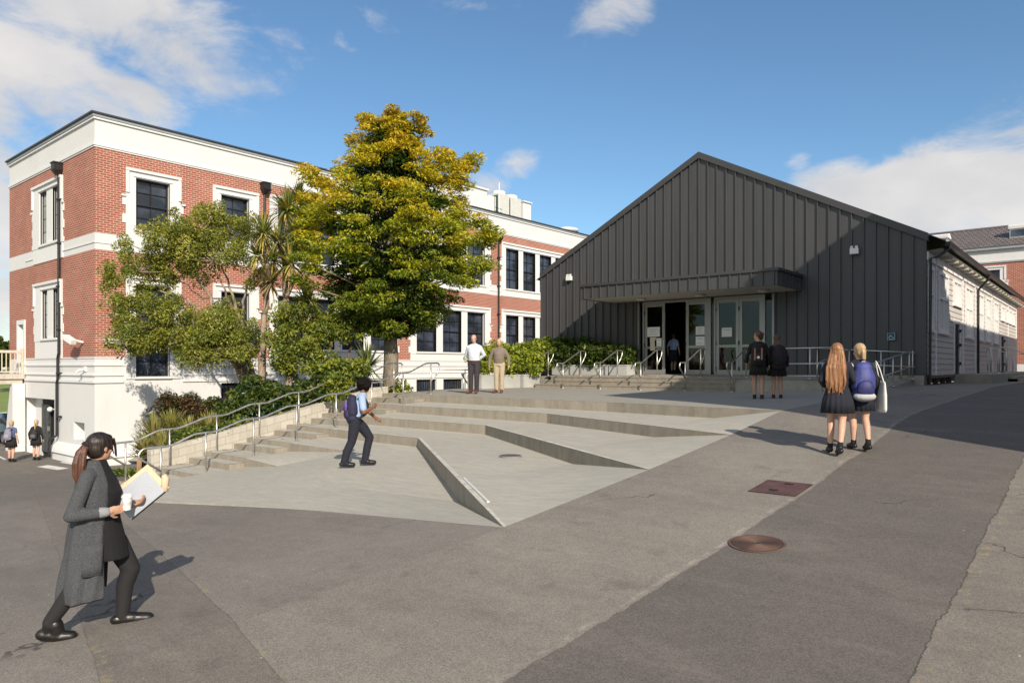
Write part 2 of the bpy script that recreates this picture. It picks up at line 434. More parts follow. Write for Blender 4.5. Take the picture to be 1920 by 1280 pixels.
def concrete_mat(name, col, broom=True, stain=.5):
    m, nt, b = new_mat(name); t = NT(nt); p = t.pos()
    big = t.noise(p, .5, 6, .6); mid = t.noise(t.mapping(p, (1.0, 3.2, 1), (0, 0, .15)), 1.4, 7, .7)
    cc = t.mix(t.ramp(big, .3, .7, 0, .3), c4(col), c4(col, .72))
    cc = t.mix(t.ramp(mid, .45, .72, 0, .42), cc, c4((col[0] * 1.2, col[1] * 1.2, col[2] * 1.17)))
    st = t.noise(t.mapping(p, (1.3, 4.5, 1), (0, 0, -.1)), 3.3, 6, .7)
    cc = t.mix(t.ramp(st, .54, .72, 0, .26), cc, c4(col, .6))
    gr = t.noise(p, 55, 5, .7); cc = t.mix(t.ramp(gr, .3, .7, 0, .42), cc, t.mix(1.0, cc, c4((.66, .66, .66)), 'MULTIPLY'))
    wv = t.noise(t.mapping(p, (2.6, 20, 1), (0, 0, .05)), 1.0, 8, .8)
    if broom: cc = t.mix(t.ramp(wv, .36, .64, 0, .62), t.mix(1.0, cc, c4((1.12, 1.12, 1.12)), 'MULTIPLY'), t.mix(1.0, cc, c4((.70, .695, .68)), 'MULTIPLY'))
    spk = t.n('ShaderNodeTexVoronoi', {'Vector': p, 'Scale': 2.4}).outputs['Distance']; cc = t.mix(t.ramp(spk, .03, .02, 0, .55), cc, c4((.17, .16, .145)))
    nt.links.new(cc, b.inputs['Base Color']); b.inputs['Roughness'].default_value = .85; b.inputs['Specular IOR Level'].default_value = .3
    nt.links.new(t.bump(t.math('ADD', gr, wv if broom else mid), .35, .006), b.inputs['Normal'])
    return m
M['concrete'] = concrete_mat('broomed concrete', (.49, .465, .40))
M['plat'] = concrete_mat('platform concrete', (.37, .348, .30))
def riser_mat(name, col):
    m, nt, b = new_mat(name); t = NT(nt); p = t.pos()
    st = t.noise(t.mapping(p, (3.0, 3.0, .5)), 1.6, 7, .7); a = t.noise(p, 5, 6, .65)
    cc = t.mix(t.ramp(st, .40, .68, 0, .6), c4(col), c4((.165, .142, .11)))
    cc = t.mix(t.ramp(a, .45, .75, 0, .35), cc, c4((.40, .36, .30)))
    sp = t.noise(p, 17, 3); cc = t.mix(t.ramp(sp, .68, .74, 0, .5), cc, c4((.52, .46, .40)))
    nt.links.new(cc, b.inputs['Base Color']); b.inputs['Roughness'].default_value = .9
    nt.links.new(t.bump(t.noise(p, 40, 5), .25, .008), b.inputs['Normal'])
    return m
M['riser'] = riser_mat('stained concrete riser', (.31, .272, .218))

# the terraces' corner data: stair-side edge, turn, end on the ramp
TER = [  # y at stair side, z top, turn(x,y), end y on ramp
    (14.20, -.80, (-8.90, 13.97), 12.90, -.78, .22, .21),
    (13.12, -1.05, (-9.84, 12.95), 10.70, -1.05, .22, .20),
    (12.03, -1.31, (-10.87, 12.0), 8.15, -1.31, .21, .24),
    (10.90, -1.56, (-11.74, 10.76), 5.30, -1.56, .20, .30),
]
XS = -15.2                       # right side of the stair flight
XW = -17.1                       # stair side of the retaining wall
def lerp(a, b, t): return tuple(a[i] + (b[i] - a[i]) * t for i in range(len(a)))
def sample(poly, n):
    """n points evenly along each leg of a polyline, kinks kept"""
    out = []
    for a, b in zip(poly[:-1], poly[1:]):
        for i in range(n): out.append(lerp(a, b, i / n))
    out.append(poly[-1]); return out
tops, feet = [], []
for (ys, z, (tx, ty), ye, ze, h1, hk) in TER:
    a, b, e = (XS, ys, z), (tx, ty, z), (XE, ye, ze)
    k = lerp(b, e, .67)
    tops.append([a, b, k, e])
    feet.append([(a[0], a[1], a[2] - .20), (b[0], b[1], b[2] - h1), (k[0], k[1], k[2] - hk), e])
EC = (-8.4, 5.3, -1.852)
TC = (-12.7, 9.62, -1.82)
topc = [(XS, 9.75, -1.82), TC, lerp(TC, EC, .67), EC]
footc = [(XS, 9.75, -2.03), (TC[0] - .05, TC[1], -1.85), lerp(TC, EC, .67), EC]
EB = (-12.4, 5.15, -2.205)
TB = (-13.75, 8.55, -2.12)
topb = [(XS, 8.6, -2.07), TB, lerp(TB, EB, .67), EB]
footb = [(XS, 8.6, -2.28), (TB[0] - .03, TB[1], -2.13), lerp(TB, EB, .67), EB]
EA = (-15.3, 5.35, -2.475)
topa = [(XS, 7.45, -2.32), (-15.15, 7.4, -2.325), (-15.2, 6.2, -2.42), EA]
def strip(mb, front, back, nseg=8, nd=5, mi=0):
    f, k = sample(front, nseg), sample(back, nseg)
    n = len(f)
    vs = [lerp(f[i], k[i], j / nd) for j in range(nd + 1) for i in range(n)]
    fs = [(j * n + i, j * n + i + 1, (j + 1) * n + i + 1, (j + 1) * n + i) for j in range(nd) for i in range(n - 1)]
    mb.add(vs, fs, mi)
def riser(mb, top, foot, nseg=8, mi=0):
    f, k = sample(foot, nseg), sample(top, nseg)
    for i in range(len(f) - 1):
        if (k[i][2] - f[i][2]) < .003 and (k[i + 1][2] - f[i + 1][2]) < .003: continue
        mb.quad(f[i], f[i + 1], k[i + 1], k[i], mi)
tr = MB()
alltops = tops + [topc, topb, topa]
allfeet = feet + [footc, footb]
for i in range(len(alltops) - 1):
    strip(tr, alltops[i + 1], allfeet[i], 8, 5, 0)
for i in range(len(allfeet)):
    riser(tr, alltops[i], allfeet[i], 8, 1)
for a, b in ((tops[3][3], EC), (EC, EB), (EB, EA), (EA, (XW, 6.2, -2.65))):
    tr.quad(a, b, (b[0], b[1], b[2] - .2), (a[0], a[1], a[2] - .2), 0)
tr.add([EA, (XW, 6.25, -2.62), (XW, 7.1, -2.57), (XS, 7.1, -2.57), topa[2]], [(0, 4, 3, 2, 1)])
terr = tr.build('terraces', [M['concrete'], M['riser']], recalc=False)
tag(terr, kind='structure')
# worn pale arrises along each riser's top edge
ar = MB()
for tp in tops:
    pts = sample(tp, 6)
    for a, b in zip(pts[:-1], pts[1:]):
        ar.quad((a[0], a[1], a[2] + .004), (b[0], b[1], b[2] + .004), (b[0] + .03, b[1] + .07, b[2] + .004), (a[0] + .03, a[1] + .07, a[2] + .004))
o = ar.build('terrace_edges', pmat('worn concrete arris', (.55, .52, .45), .85, .25, 8, world=True), recalc=False); tag(o, kind='structure')

# platform: flat, rising a little towards the ramp side
def zplat(x, y):
    w = max(0.0, min((x + 9) / 4.44, 1.0))
    return -.78 + w * (zr(y) + .78) * (1 if y > 12.9 else 0)
pf = MB()
XPL = -17.1
front = sample([(XPL, 14.2, -.80), (XS, 14.2, -.80)] + tops[0][1:], 6)
front = [(p[0], p[1], max(p[2], -.80)) for p in front]
nd = 10; n = len(front)
vs = []
for j in range(nd + 1):
    for p in front:
        y = p[1] + (24.0 - p[1]) * j / nd
        z = zplat(p[0], y)
        vs.append((p[0], y, p[2] if j == 0 else z))
pf.add(vs, [(j * n + i, j * n + i + 1, (j + 1) * n + i + 1, (j + 1) * n + i) for j in range(nd) for i in range(n - 1)])
pf.quad((XPL, 14.2, -.8), (XPL, 24, -.78), (XPL, 24, -2.2), (XPL, 14.2, -2.2))
pf.box(-18.1, XPL - .001, 17.3, 24.0, -2.2, -.783); pf.box(-18.1, -17.0, 22.4, 24.0, -.7829, -.36)
o = pf.build('platform', M['plat'], recalc=False); tag(o, kind='structure')

# stair flight: at every riser two half steps
st = MB()
lev = [(14.2, -.80), (13.12, -1.05), (12.03, -1.31), (10.9, -1.56), (9.75, -1.82), (8.6, -2.07), (7.45, -2.32), (6.45, -2.56)]
for i, (y, z) in enumerate(lev):
    y1 = lev[i - 1][0] if i else y + .35
    zl = lev[i + 1][1] if i + 1 < len(lev) else z - .2
    if not i: st.box(XW, XS + .012, y, y + .35, z - .6, z - .003)
    if i: st.box(XW, XS + .012, y, y1, z - .5, z + (.002 if i else 0), 0)
    zm = (z + zl) / 2 + .01
    st.box(XW, XS + .012 - (.0 if i % 2 else .05), y - .36, y, zl - .4, zm, 0)
o = st.build('stone_steps', M['riser'], bevel=.012); tag(o, kind='structure')
nz = MB()
for i, (y, z) in enumerate(lev):
    zl = lev[i + 1][1] if i + 1 < len(lev) else z - .2
    y1 = lev[i - 1][0] - .37 if i else y + .3
    if i: nz.quad((XW + .01, y + .005, z + .006), (XS, y + .005, z + .006), (XS, y1, z + .006), (XW + .01, y1, z + .006))
    zm = (z + zl) / 2 + .01
    nz.quad((XW + .01, y - .35, zm + .004), (XS - .06, y - .35, zm + .004), (XS - .06, y - .005, zm + .004), (XW + .01, y - .005, zm + .004))
o = nz.build('step_treads', M['concrete'], recalc=False); tag(o, kind='structure')

# asphalt: ramp strip and the left fall, cut along the terraces' front
def bfront(x):
    return float(np.interp(x, [-40, -31, -29.3, -29.1, -27, -17.2, -17.0, -15.3, -12.4, -8.4, XE], [10.45, 10.45, 10.45, 11.9, 11.9, 7.6, 6.3, 5.40, 5.20, 5.3, 5.3]))
g = MB()
xs = list(np.arange(XE, 60, .6)) + [60.0]
xs = [x for x in xs if x < 12] + [14, 20, 35, 60]
ys = [-60, -40, -25, -15, -10, -7] + list(np.arange(-5, 24.01, .5)) + [26, 30, 34, 40, 50, 60, 90, 120]
def rz(x, y): return mnoise.fractal(Vector((x * .35, y * .35, 0)), 1, 2, 3) * .018
vs = [(x, y, zasph(x + 1e-6, y) + (rz(x, y) if x > XE + .3 and y < 24 else 0)) for y in ys for x in xs]
n = len(xs)
g.add(vs, [(j * n + i, j * n + i + 1, (j + 1) * n + i + 1, (j + 1) * n + i) for j in range(len(ys) - 1) for i in range(n - 1)])
xl = [-80, -60, -50, -45, -40.2] + list(np.arange(-39.8, -29.3, .6)) + [-29.31, -29.1] + list(np.arange(-28.6, XE - .3, .5)) + [XE]
nj = 46
vs = []
for j in range(nj + 1):
    for x in xl:
        yb = bfront(x) if x > -39.5 else 60.0
        t = j / nj
        y = -60 + (yb + 60) * (1 - (1 - t) ** 2.2)
        vs.append((x, y, zasph(x, y) + (rz(x, y) * .8 if x < XE - .2 and j < nj else 0)))
n = len(xl)
g.add(vs, [(j * n + i, j * n + i + 1, (j + 1) * n + i + 1, (j + 1) * n + i) for j in range(nj) for i in range(n - 1)])
o = g.build('ground', M['asphalt'], recalc=False, smooth=True); tag(o, kind='structure')
# lawn and land to the horizon
lw = MB()
lw.quad((-1500, -1500, -6.2), (1500, -1500, -6.2), (1500, 1500, -6.2), (-1500, 1500, -6.2))
lw.quad((-400, 18, -3.75), (-46, 18, -3.75), (-46, 70, -1.2), (-400, 70, -1.2))
lw.quad((-400, 70, -1.2), (-46, 70, -1.2), (-46, 200, -1.0), (-400, 200, -1.0))
o = lw.build('lawn', pmat('mown grass', (.20, .25, .05), .9, .25, 1.5, world=True), recalc=False); tag(o, kind='structure')

# lower walk along the foot of the brick facade, and the planting bed
bw = MB()
bw.quad((-29.15, 11.6, -3.60), (-26.9, 11.6, -3.45), (-26.9, 16, -1.62), (-29.15, 16, -1.62))
bw.quad((-29.15, 16, -1.62), (-17.1, 16, -1.62), (-17.1, 60, -1.62), (-29.15, 60, -1.62))
o = bw.build('lower_path', M['plat'], recalc=False); tag(o, kind='structure')
sb = MB()
nb = 18
def ystart(x): return 7.25 + (-17.33 - x) * .45
def zbed(x, y):
    zw = -2.02 + (y - 7.3) / 8.7 * 1.15 - .012 * (-17.33 - x)
    t = max(0.0, min((y - ystart(x)) / 2.2, 1.0)); t = t * t * (3 - 2 * t)
    u = max(0.0, min((-18.2 - x) / 1.5, 1.0))
    t = t * u + (1 - u) * min(1, t + .8)
    return (zasph(x, ystart(x)) - .1) * (1 - t) + zw * t
vs = []
for j in range(nb + 1):
    for i in range(nb + 1):
        x = -26.9 + 9.56 * i / nb; y = ystart(x) + (16 - ystart(x)) * j / nb
        vs.append((x, y, zbed(x, y) + R.uniform(-.04, .04)))
sb.add(vs, [(j * (nb + 1) + i, j * (nb + 1) + i + 1, (j + 1) * (nb + 1) + i + 1, (j + 1) * (nb + 1) + i) for j in range(nb) for i in range(nb)])
o = sb.build('bed_soil', pmat('dark bark mulch', (.075, .048, .03), .95, .4, 9, .6, 30, world=True), recalc=False, smooth=True); tag(o, kind='structure')

# block retaining wall beside the stairs, its top running up the slope
def block_mat():
    m, nt, b = new_mat('pale concrete block'); t = NT(nt); p = t.pos(); s = t.n('ShaderNodeSeparateXYZ', {0: p})
    zz = t.math('SUBTRACT', s.outputs[2], t.math('MULTIPLY', s.outputs[1], .172))
    v = t.n('ShaderNodeCombineXYZ', {0: s.outputs[1], 1: zz, 2: 0.0}).outputs[0]
    br = t.n('ShaderNodeTexBrick', {'Vector': v, 'Color1': c4((.52, .48, .41)), 'Color2': c4((.44, .41, .35)), 'Mortar': c4((.34, .31, .26)), 'Scale': 1.0, 'Mortar Size': .010, 'Brick Width': .39, 'Row Height': .195})
    st = t.noise(t.mapping(p, (2, 2, .8)), 2.2, 6, .7)
    cc = t.mix(t.ramp(st, .48, .7, 0, .55), br.outputs['Color'], c4((.30, .26, .20)))
    nt.links.new(cc, b.inputs['Base Color']); b.inputs['Roughness'].default_value = .9
    nt.links.new(t.bump(t.math('ADD', br.outputs['Fac'], t.math('MULTIPLY', t.noise(p, 30, 4), -.5)), -.4, .01), b.inputs['Normal'])
    return m
rw = MB()
poly = [(7.35, -3.0), (14.45, -1.4), (14.45, -.60), (13.9, -.62), (7.75, -1.90), (7.35, -1.93)]
v = [(XW - .22, y, z) for y, z in poly] + [(XW - .002, y, z) for y, z in poly]
k = len(poly)
rw.add(v, [tuple(range(k - 1, -1, -1)), tuple(range(k, 2 * k))] + [(i, (i + 1) % k, k + (i + 1) % k, k + i) for i in range(k)])
o = rw.build('retaining_wall', block_mat(), loc=(XW - .11, 11, -2), bevel=.015)
tag(o, 'pale concrete block retaining wall climbing beside the stairs in front of the garden bed', 'wall')
rb = MB()
rb.bar((-19.6, 8.2, -2.95), (XW - .23, 7.18, -2.4), .1, .5)
o = rb.build('bed_edging', pmat('rusty timber edging', (.26, .15, .08), .9, .3, 5), loc=(-18.4, 7.7, -2.8))
tag(o, 'low brown timber edging across the lower end of the garden bed', 'edging')
# ------------------------------------------------------------------ wall helper
def facade(mbs, frame, u0, u1, bands, holes, depth):
    """mbs: {key: MB}; frame(u, z, d) -> point (d = inwards); bands [(z0,z1,key)]; holes [(u0,u1,z0,z1)]"""
    us = sorted(set([u0, u1] + [h[i] for h in holes for i in (0, 1)]))
    zs = sorted(set([b[i] for b in bands for i in (0, 1)] + [h[i] for h in holes for i in (2, 3)]))
    for a, b in zip(us[:-1], us[1:]):
        run = None
        for c, d in zip(zs[:-1], zs[1:]):
            um, zm = (a + b) / 2, (c + d) / 2
            if any(h[0] < um < h[1] and h[2] < zm < h[3] for h in holes): continue
            for z0, z1, key in bands:
                if z0 < zm < z1:
                    mbs[key].quad(frame(a, c, 0), frame(b, c, 0), frame(b, d, 0), frame(a, d, 0)); break
    for h in holes:
        zm = (h[2] + h[3]) / 2
        key = 'reveal'
        a, b, c, d = h[:4]
        dp = h[4] if len(h) > 4 else depth
        mbs[key].quad(frame(a, c, 0), frame(b, c, 0), frame(b, c, dp), frame(a, c, dp))
        mbs[key].quad(frame(a, d, 0), frame(a, d, dp), frame(b, d, dp), frame(b, d, 0))
        mbs[key].quad(frame(a, c, 0), frame(a, c, dp), frame(a, d, dp), frame(a, d, 0))
        mbs[key].quad(frame(b, c, 0), frame(b, d, 0), frame(b, d, dp), frame(b, c, dp))
def fbox(mb, frame, u0, u1, z0, z1, d0, d1):
    """box on a facade, d negative = proud of the wall"""
    v = [frame(u, z, d) for z in (z0, z1) for d in (d0, d1) for u in (u0, u1)]
    mb.add(v, [(0, 2, 3, 1), (4, 5, 7, 6), (0, 1, 5, 4), (2, 6, 7, 3), (0, 4, 6, 2), (1, 3, 7, 5)])

# ------------------------------------------------------------------ brick school block, left
BX, BY = -29.2, 10.5
bs = thing('brick_school_building', 'long two storey red brick school block with white bands and parapet behind the trees', 'school building', (BX, BY, -3.7))
FL = lambda u, z, d: (BX - d, u, z)            # long side, faces +x, u = y
FS = lambda u, z, d: (u, BY + d, z)            # short side, faces -y, u = x
mb_long = {k: MB() for k in ('brick', 'white', 'reveal')}
mb_short = {k: MB() for k in ('brick', 'white', 'reveal')}
BANDS = [(-4.2, .36, 'white'), (.36, 4.42, 'brick'), (4.42, 5.04, 'white'), (5.04, 8.33, 'brick'), (8.33, 9.36, 'white')]
YEND = 62.0
# panes: each entry = list of (u0,u1), z0, z1
long_wins = [
    ([(11.96, 13.28)], 5.37, 7.36, 'single'), ([(11.96, 13.28)], -.37, 3.22, 'single'),
    ([(15.44, 16.74)], 5.37, 7.36, 'single'), ([(15.44, 16.74)], .85, 3.22, 'single'),
]
for y0, w, mu, n in ((18.15, 1.33, .45, 4), (26.62, 1.52, .5, 3), (34.12, 1.28, .46, 4), (42.4, 1.5, .5, 3), (50, 1.4, .46, 4)):
    ps = [(y0 + i * (w + mu), y0 + i * (w + mu) + w) for i in range(n)]
    long_wins.append((ps, 4.92, 7.44, 'group')); long_wins.append((ps, .85, 3.25, 'group'))
short_wins = [([(-35.1, -34.3), (-33.62, -32.86)], 5.17, 7.40, 'short'), ([(-34.85, -34.22), (-33.55, -32.92)], 1.20, 3.22, 'short')]
base_wins = [[(15.47, 16.7)], [(19.0, 20.6)], [(22.6, 24.2)], [(26.65, 28.18)], [(28.7, 30.3)], [(34.6, 36.1)]]
holes_l = [(a, b, z0, z1) for ps, z0, z1, _ in long_wins for a, b in ps] + [(p[0][0], p[0][1], -1.42, -.68) for p in base_wins]
holes_s = [(a, b, z0, z1) for ps, z0, z1, _ in short_wins for a, b in ps] + [(-37.95, -37.2, -.28, 1.9, .5), (-37.22, -33.42, -4.2, -1.34, .42), (-31.3, -30.2, -2.84, -2.14, .45)]
facade(mb_long, FL, BY, YEND, BANDS, holes_l, .28)
facade(mb_short, FS, -39.3, BX, BANDS, holes_s, .16)
# far side and back, flat
for a, b in (((-39.3, BY), (-39.3, YEND)), ((-39.3, YEND), (BX, YEND))):
    mb_short['brick'].quad((*a, -4.2), (*b, -4.2), (*b, 8.33), (*a, 8.33)); mb_short['white'].quad((*a, 8.33), (*b, 8.33), (*b, 9.36), (*a, 9.36))
wl = mb_long['brick'].build('brick_wall', M['brick_x'], bs, recalc=False)
ws = mb_short['brick'].build('brick_wall', M['brick_y'], bs, recalc=False)
wh = MB()
for k in ('white', 'reveal'):
    for d in (mb_long, mb_short): wh.add(d[k].v, d[k].f)
wh.build('white_wall', M['white_wall'], bs, recalc=False)
# mouldings
mo = MB()
def mould(z0, z1, p):
    mo.prism([(BX + p, BY - p), (BX + p, YEND), (BX - .2, YEND), (BX - .2, BY + .2), (-39.3, BY + .2), (-39.3, BY - p)], z0, z1)
mould(9.28, 9.37, .07); mould(8.30, 8.40, .06); mould(8.24, 8.30, .03)
gaps = [(11.5, 13.8)]
def moulds(z0, z1, p, stops):
    """string course on both faces, broken at openings on the long side"""
    mo.prism([(BX + p, BY - p), (BX + p, stops[0]), (BX - .1, stops[0]), (BX - .1, BY + .1), (-37.0, BY + .1), (-37.0, BY - p)], z0, z1)
    mo.prism([(BX - .1, stops[1]), (BX + p, stops[1]), (BX + p, YEND), (BX - .1, YEND)], z0, z1)
moulds(.05, .13, .045, (11.5, 13.8)); moulds(-.33, -.27, .05, (11.5, 13.8)); moulds(-.60, -.50, .06, (11.5, 13.8))
moulds(.33, .385, .025, (11.5, 13.8))
moulds(4.66, 4.70, .03, (11.5, 13.8))
v = [(-33.35, -3.05, 0), (-29.2, -3.05, 0)]
sk = [(0, -3.02), (.05, -3.06), (.20, -3.30), (.24, -3.42), (.16, -3.46), (.16, -4.3)]
for (za, zb) in zip(sk[:-1], sk[1:]):
    mo.quad((-33.35, BY - za[0], za[1]), (BX + za[0], BY - za[0], za[1]), (BX + zb[0], BY - zb[0], zb[1]), (-33.35, BY - zb[0], zb[1]))
    mo.quad((BX + za[0], BY - za[0], za[1]), (BX + za[0], 12.2, za[1]), (BX + zb[0], 12.2, zb[1]), (BX + zb[0], BY - zb[0], zb[1]))
mo.build('moulding', M['white_trim'], bs, recalc=True)
cp = MB()
cp.prism([(BX + .10, BY - .10), (BX + .10, YEND), (-39.35, YEND), (-39.35, BY - .10)], 9.36, 9.47)
cp.build('parapet_cap', M['grey_cap'], bs)
cp = MB()
cp.prism([(BX + .16, BY - .16), (BX + .16, YEND + .02), (-39.4, YEND + .02), (-39.4, BY - .16)], 9.47, 9.53)
cp.build('roof_edge', M['dark_cap'], bs)

def make_window(parent, frame, ps, z0, z1, style, depth, cols=2, rows=3, pm='pane', fm='frame_dark', meet=True, fd=.07):
    out = []
    for (a, b) in ps:
        f = MB(); fw = .055; d0, d1 = depth - fd, depth + .03
        fbox(f, frame, a, a + fw, z0, z1, d0, d1); fbox(f, frame, b - fw, b, z0, z1, d0, d1)
        fbox(f, frame, a + fw, b - fw, z0, z0 + fw * 1.3, d0, d1); fbox(f, frame, a + fw, b - fw, z1 - fw, z1, d0, d1)
        if meet: zm = z0 + (z1 - z0) * .5; fbox(f, frame, a + fw, b - fw, zm - .03, zm + .03, d0 - .02, d1 - .01)
        for i in range(1, cols):
            u = a + (b - a) * i / cols; fbox(f, frame, u - .013, u + .013, z0 + fw, z1 - fw, d0 + .02, d1 - .015)
        for j in range(1, rows):
            z = z0 + (z1 - z0) * j / rows
            if meet and abs(z - zm) < .1: continue
            fbox(f, frame, a + fw, b - fw, z - .012, z + .012, d0 + .025, d1 - .012)
        w = f.build('window', M[fm], parent)
        p = MB(); e = .02
        p.quad(frame(a + e, z0 + e, depth + .005), frame(b - e, z0 + e, depth + .005), frame(b - e, z1 - e, depth + .005), frame(a + e, z1 - e, depth + .005))
        p.build('pane', M[pm], w, recalc=False)
        out.append(w)
    return out
def surround(parent, frame, u0, u1, z0, z1, zbot, teeth=True, p=.05, jamb=.3, ps=None, zp=None, head=.32):
    """moulded stone surround with toothed quoins, built round the panes"""
    s = MB()
    pz0, pz1 = zp
    ua, ub = ps[0][0], ps[-1][1]
    fbox(s, frame, u0, ua, zbot, z1, -p, .05); fbox(s, frame, ub, u1, zbot, z1, -p, .05)
    for (a, b) in zip([q[1] for q in ps[:-1]], [q[0] for q in ps[1:]]):
        fbox(s, frame, a, b, pz0, pz1, -p * .4, .2 if frame is FL else .06)
    fbox(s, frame, ua, ub, pz1, z1, -p + .004, .05)
    if zbot < pz0 - .02: fbox(s, frame, ua, ub, zbot, pz0, -p + .006, .05)
    # hood mould and inner bead
    fbox(s, frame, u0 - .02, u1 + .02, z1 - .10, z1, -p - .07, -p - .0005)
    fbox(s, frame, u0 - .02, u0 + .10, z1 - .95, z1 - .10, -p - .05, -p - .0005)
    fbox(s, frame, u1 - .10, u1 + .02, z1 - .95, z1 - .10, -p - .05, -p - .0005)
    fbox(s, frame, ua - .1, ub + .1, pz1 + .03, pz1 + .08, -p - .03, -p - .0005)
    fbox(s, frame, ua - .06, ub + .06, pz0 - .09, pz0, -p - .05, -p - .0005)
    if teeth:
        z = z1 - 1.1; k = 0
        while z > zbot + .2:
            for a, b in ((u0 - .13, u0 - .0005), (u1 + .0005, u1 + .13)):
                fbox(s, frame, a, b, max(z - .34, zbot), z, -p + .012, .02)
            if k == 0:
                for a, b in ((u0 - .18, u0 - .03), (u1 + .03, u1 + .18)): fbox(s, frame, a, b, z - .02, z + .05, -p - .05, -p + .01)
            z -= .69; k += 1
    return s.build('surround', M['white_trim'], parent)
for ps, z0, z1, style in long_wins:
    up = z0 > 4
    ws_ = make_window(bs, FL, ps, z0, z1, style, .22, cols=2, rows=4 if z1 - z0 < 3 else 6)
    if style == 'single':
        zb = 5.04 if up else (.86 if z0 > 0 else -.46)
        surround(ws_[0], FL, ps[0][0] - .36, ps[-1][1] + .42, z0 - .3, z1 + .33, zb if zb < z0 else z0 - .1, ps=ps, zp=(z0, z1))
        if up:
            ap = MB(); fbox(ap, FL, ps[0][0] - .36, ps[0][1] + .42, 4.43, 5.04, -.045, .02); ap.build('apron', M['white_trim'], ws_[0])
    else:
        surround(ws_[0], FL, ps[0][0] - .42, ps[-1][1] + .45, z0, z1 + .34, 5.04 if up and z0 > 5.04 else z0 - .12, ps=ps, zp=(z0, z1))
        ap = MB()
        if not up: fbox(ap, FL, ps[0][0] - .42, ps[-1][1] + .45, .362, z0 - .121, -.03, .02)
        else: fbox(ap, FL, ps[0][0] - .42, ps[-1][1] + .45, 4.43, z0 - .121, -.035, .02)
        ap.build('apron', M['white_trim'], ws_[0])
for i, (ps, z0, z1, style) in enumerate(short_wins):
    ws_ = make_window(bs, FS, ps, z0, z1, style, .10, cols=1, rows=4, pm='pane_grey', meet=False, fd=.028)
    surround(ws_[0], FS, ps[0][0] - (.85 if i == 0 else .9), ps[-1][1] + .42, z0, z1 + .33, z0 - .12, ps=ps, zp=(z0, z1))
    ap = MB(); fbox(ap, FS, ps[0][0] - .85, ps[-1][1] + .42, 4.4205 if i == 0 else .362, z0 - .121, -.035, .02); ap.build('apron', M['white_trim'], ws_[0])
for ps in base_wins:
    w = make_window(bs, FL, ps, -1.42, -.68, 'b', .2, cols=9, rows=1, meet=False)
# basement entrance, little balcony door and niche
dr = MB()
fbox(dr, FS, -37.22, -36.25, -4.2, -1.33, .42, .5); dr.build('recess_wall', M['white_wall'], bs)
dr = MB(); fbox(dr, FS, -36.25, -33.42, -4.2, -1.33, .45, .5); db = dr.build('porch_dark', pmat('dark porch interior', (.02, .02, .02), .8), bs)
dr = MB()
dr.box(-36.15, -35.1, 10.86, 10.91, -3.70, -1.62)
for i in range(2):
    for j in range(3): dr.box(-36.05 + i * .47, -35.68 + i * .47, 10.83, 10.86, -3.5 + j * .6, -3.02 + j * .6)
d_ = dr.build('door', pmat('dark grey door', (.04, .042, .047), .5), bs)
h = MB(); h.box(-35.22, -35.14, 10.80, 10.86, -2.75, -2.55); h.build('handle', M['steel'], d_)
sv = MB(); fbox(sv, FS, -37.95, -37.2, -.28, 1.9, .46, .5); fbox(sv, FS, -38.12, -37.951, -.28, 2.1, -.05, .1); fbox(sv, FS, -37.199, -37.02, -.28, 2.1, -.05, .1); fbox(sv, FS, -37.95, -37.2, 1.9, 2.1, -.05, .1)
sv.build('door', M['white_trim'], bs)
nb_ = MB(); fbox(nb_, FS, -31.3, -30.2, -2.84, -2.14, .44, .5); nb_.build('niche_back', pmat('niche shadow panel', (.42, .40, .35), .8), bs)
# downpipes with hoppers
def downpipe(frame, u, ztop, zbot, jogs=()):
    p = MB(); pts = [frame(u, ztop, -.10)]
    for z, du, d in jogs: pts += [frame(u, z + .12, pts[-1][0] * 0 - .10 if False else -.10)] if False else []
    x = u; d = -.10
    for z, du, dd in jogs:
        pts += [frame(x, z + .14, d), frame(x + du, z - .06, d + dd)]; x += du; d += dd
    pts.append(frame(x, zbot, d))
    p.tube(pts, .055, 10)
    z = ztop - 1.2
    while z > zbot + .3:
        c = frame(u, z, -.10)
        p.box(c[0] - .085, c[0] + .085, c[1] - .085, c[1] + .085, z - .035, z + .035); z -= 1.75
    o = p.build('downpipe', M['black_pipe'], bs, smooth=False)
    h = MB(); c = frame(u, ztop, -.16)
    h.loft([[(c[0] + a * w, c[1] + b * w, ztop + dz) for a, b in ((-1, -1), (1, -1), (1, 1), (-1, 1))] for w, dz in ((.07, -.22), (.17, -.02), (.17, .22), (.20, .23), (.20, .28))])
    h.build('hopper', M['black_pipe'], o)
downpipe(FS, -32.62, 7.95, -3.55, ((.42, -.12, -.0), (-.62, -.10, -.0), (-2.9, -.15, -.22)))
downpipe(FL, 17.45, 7.95, -1.6)
downpipe(FL, 33.38, 7.95, -1.6)
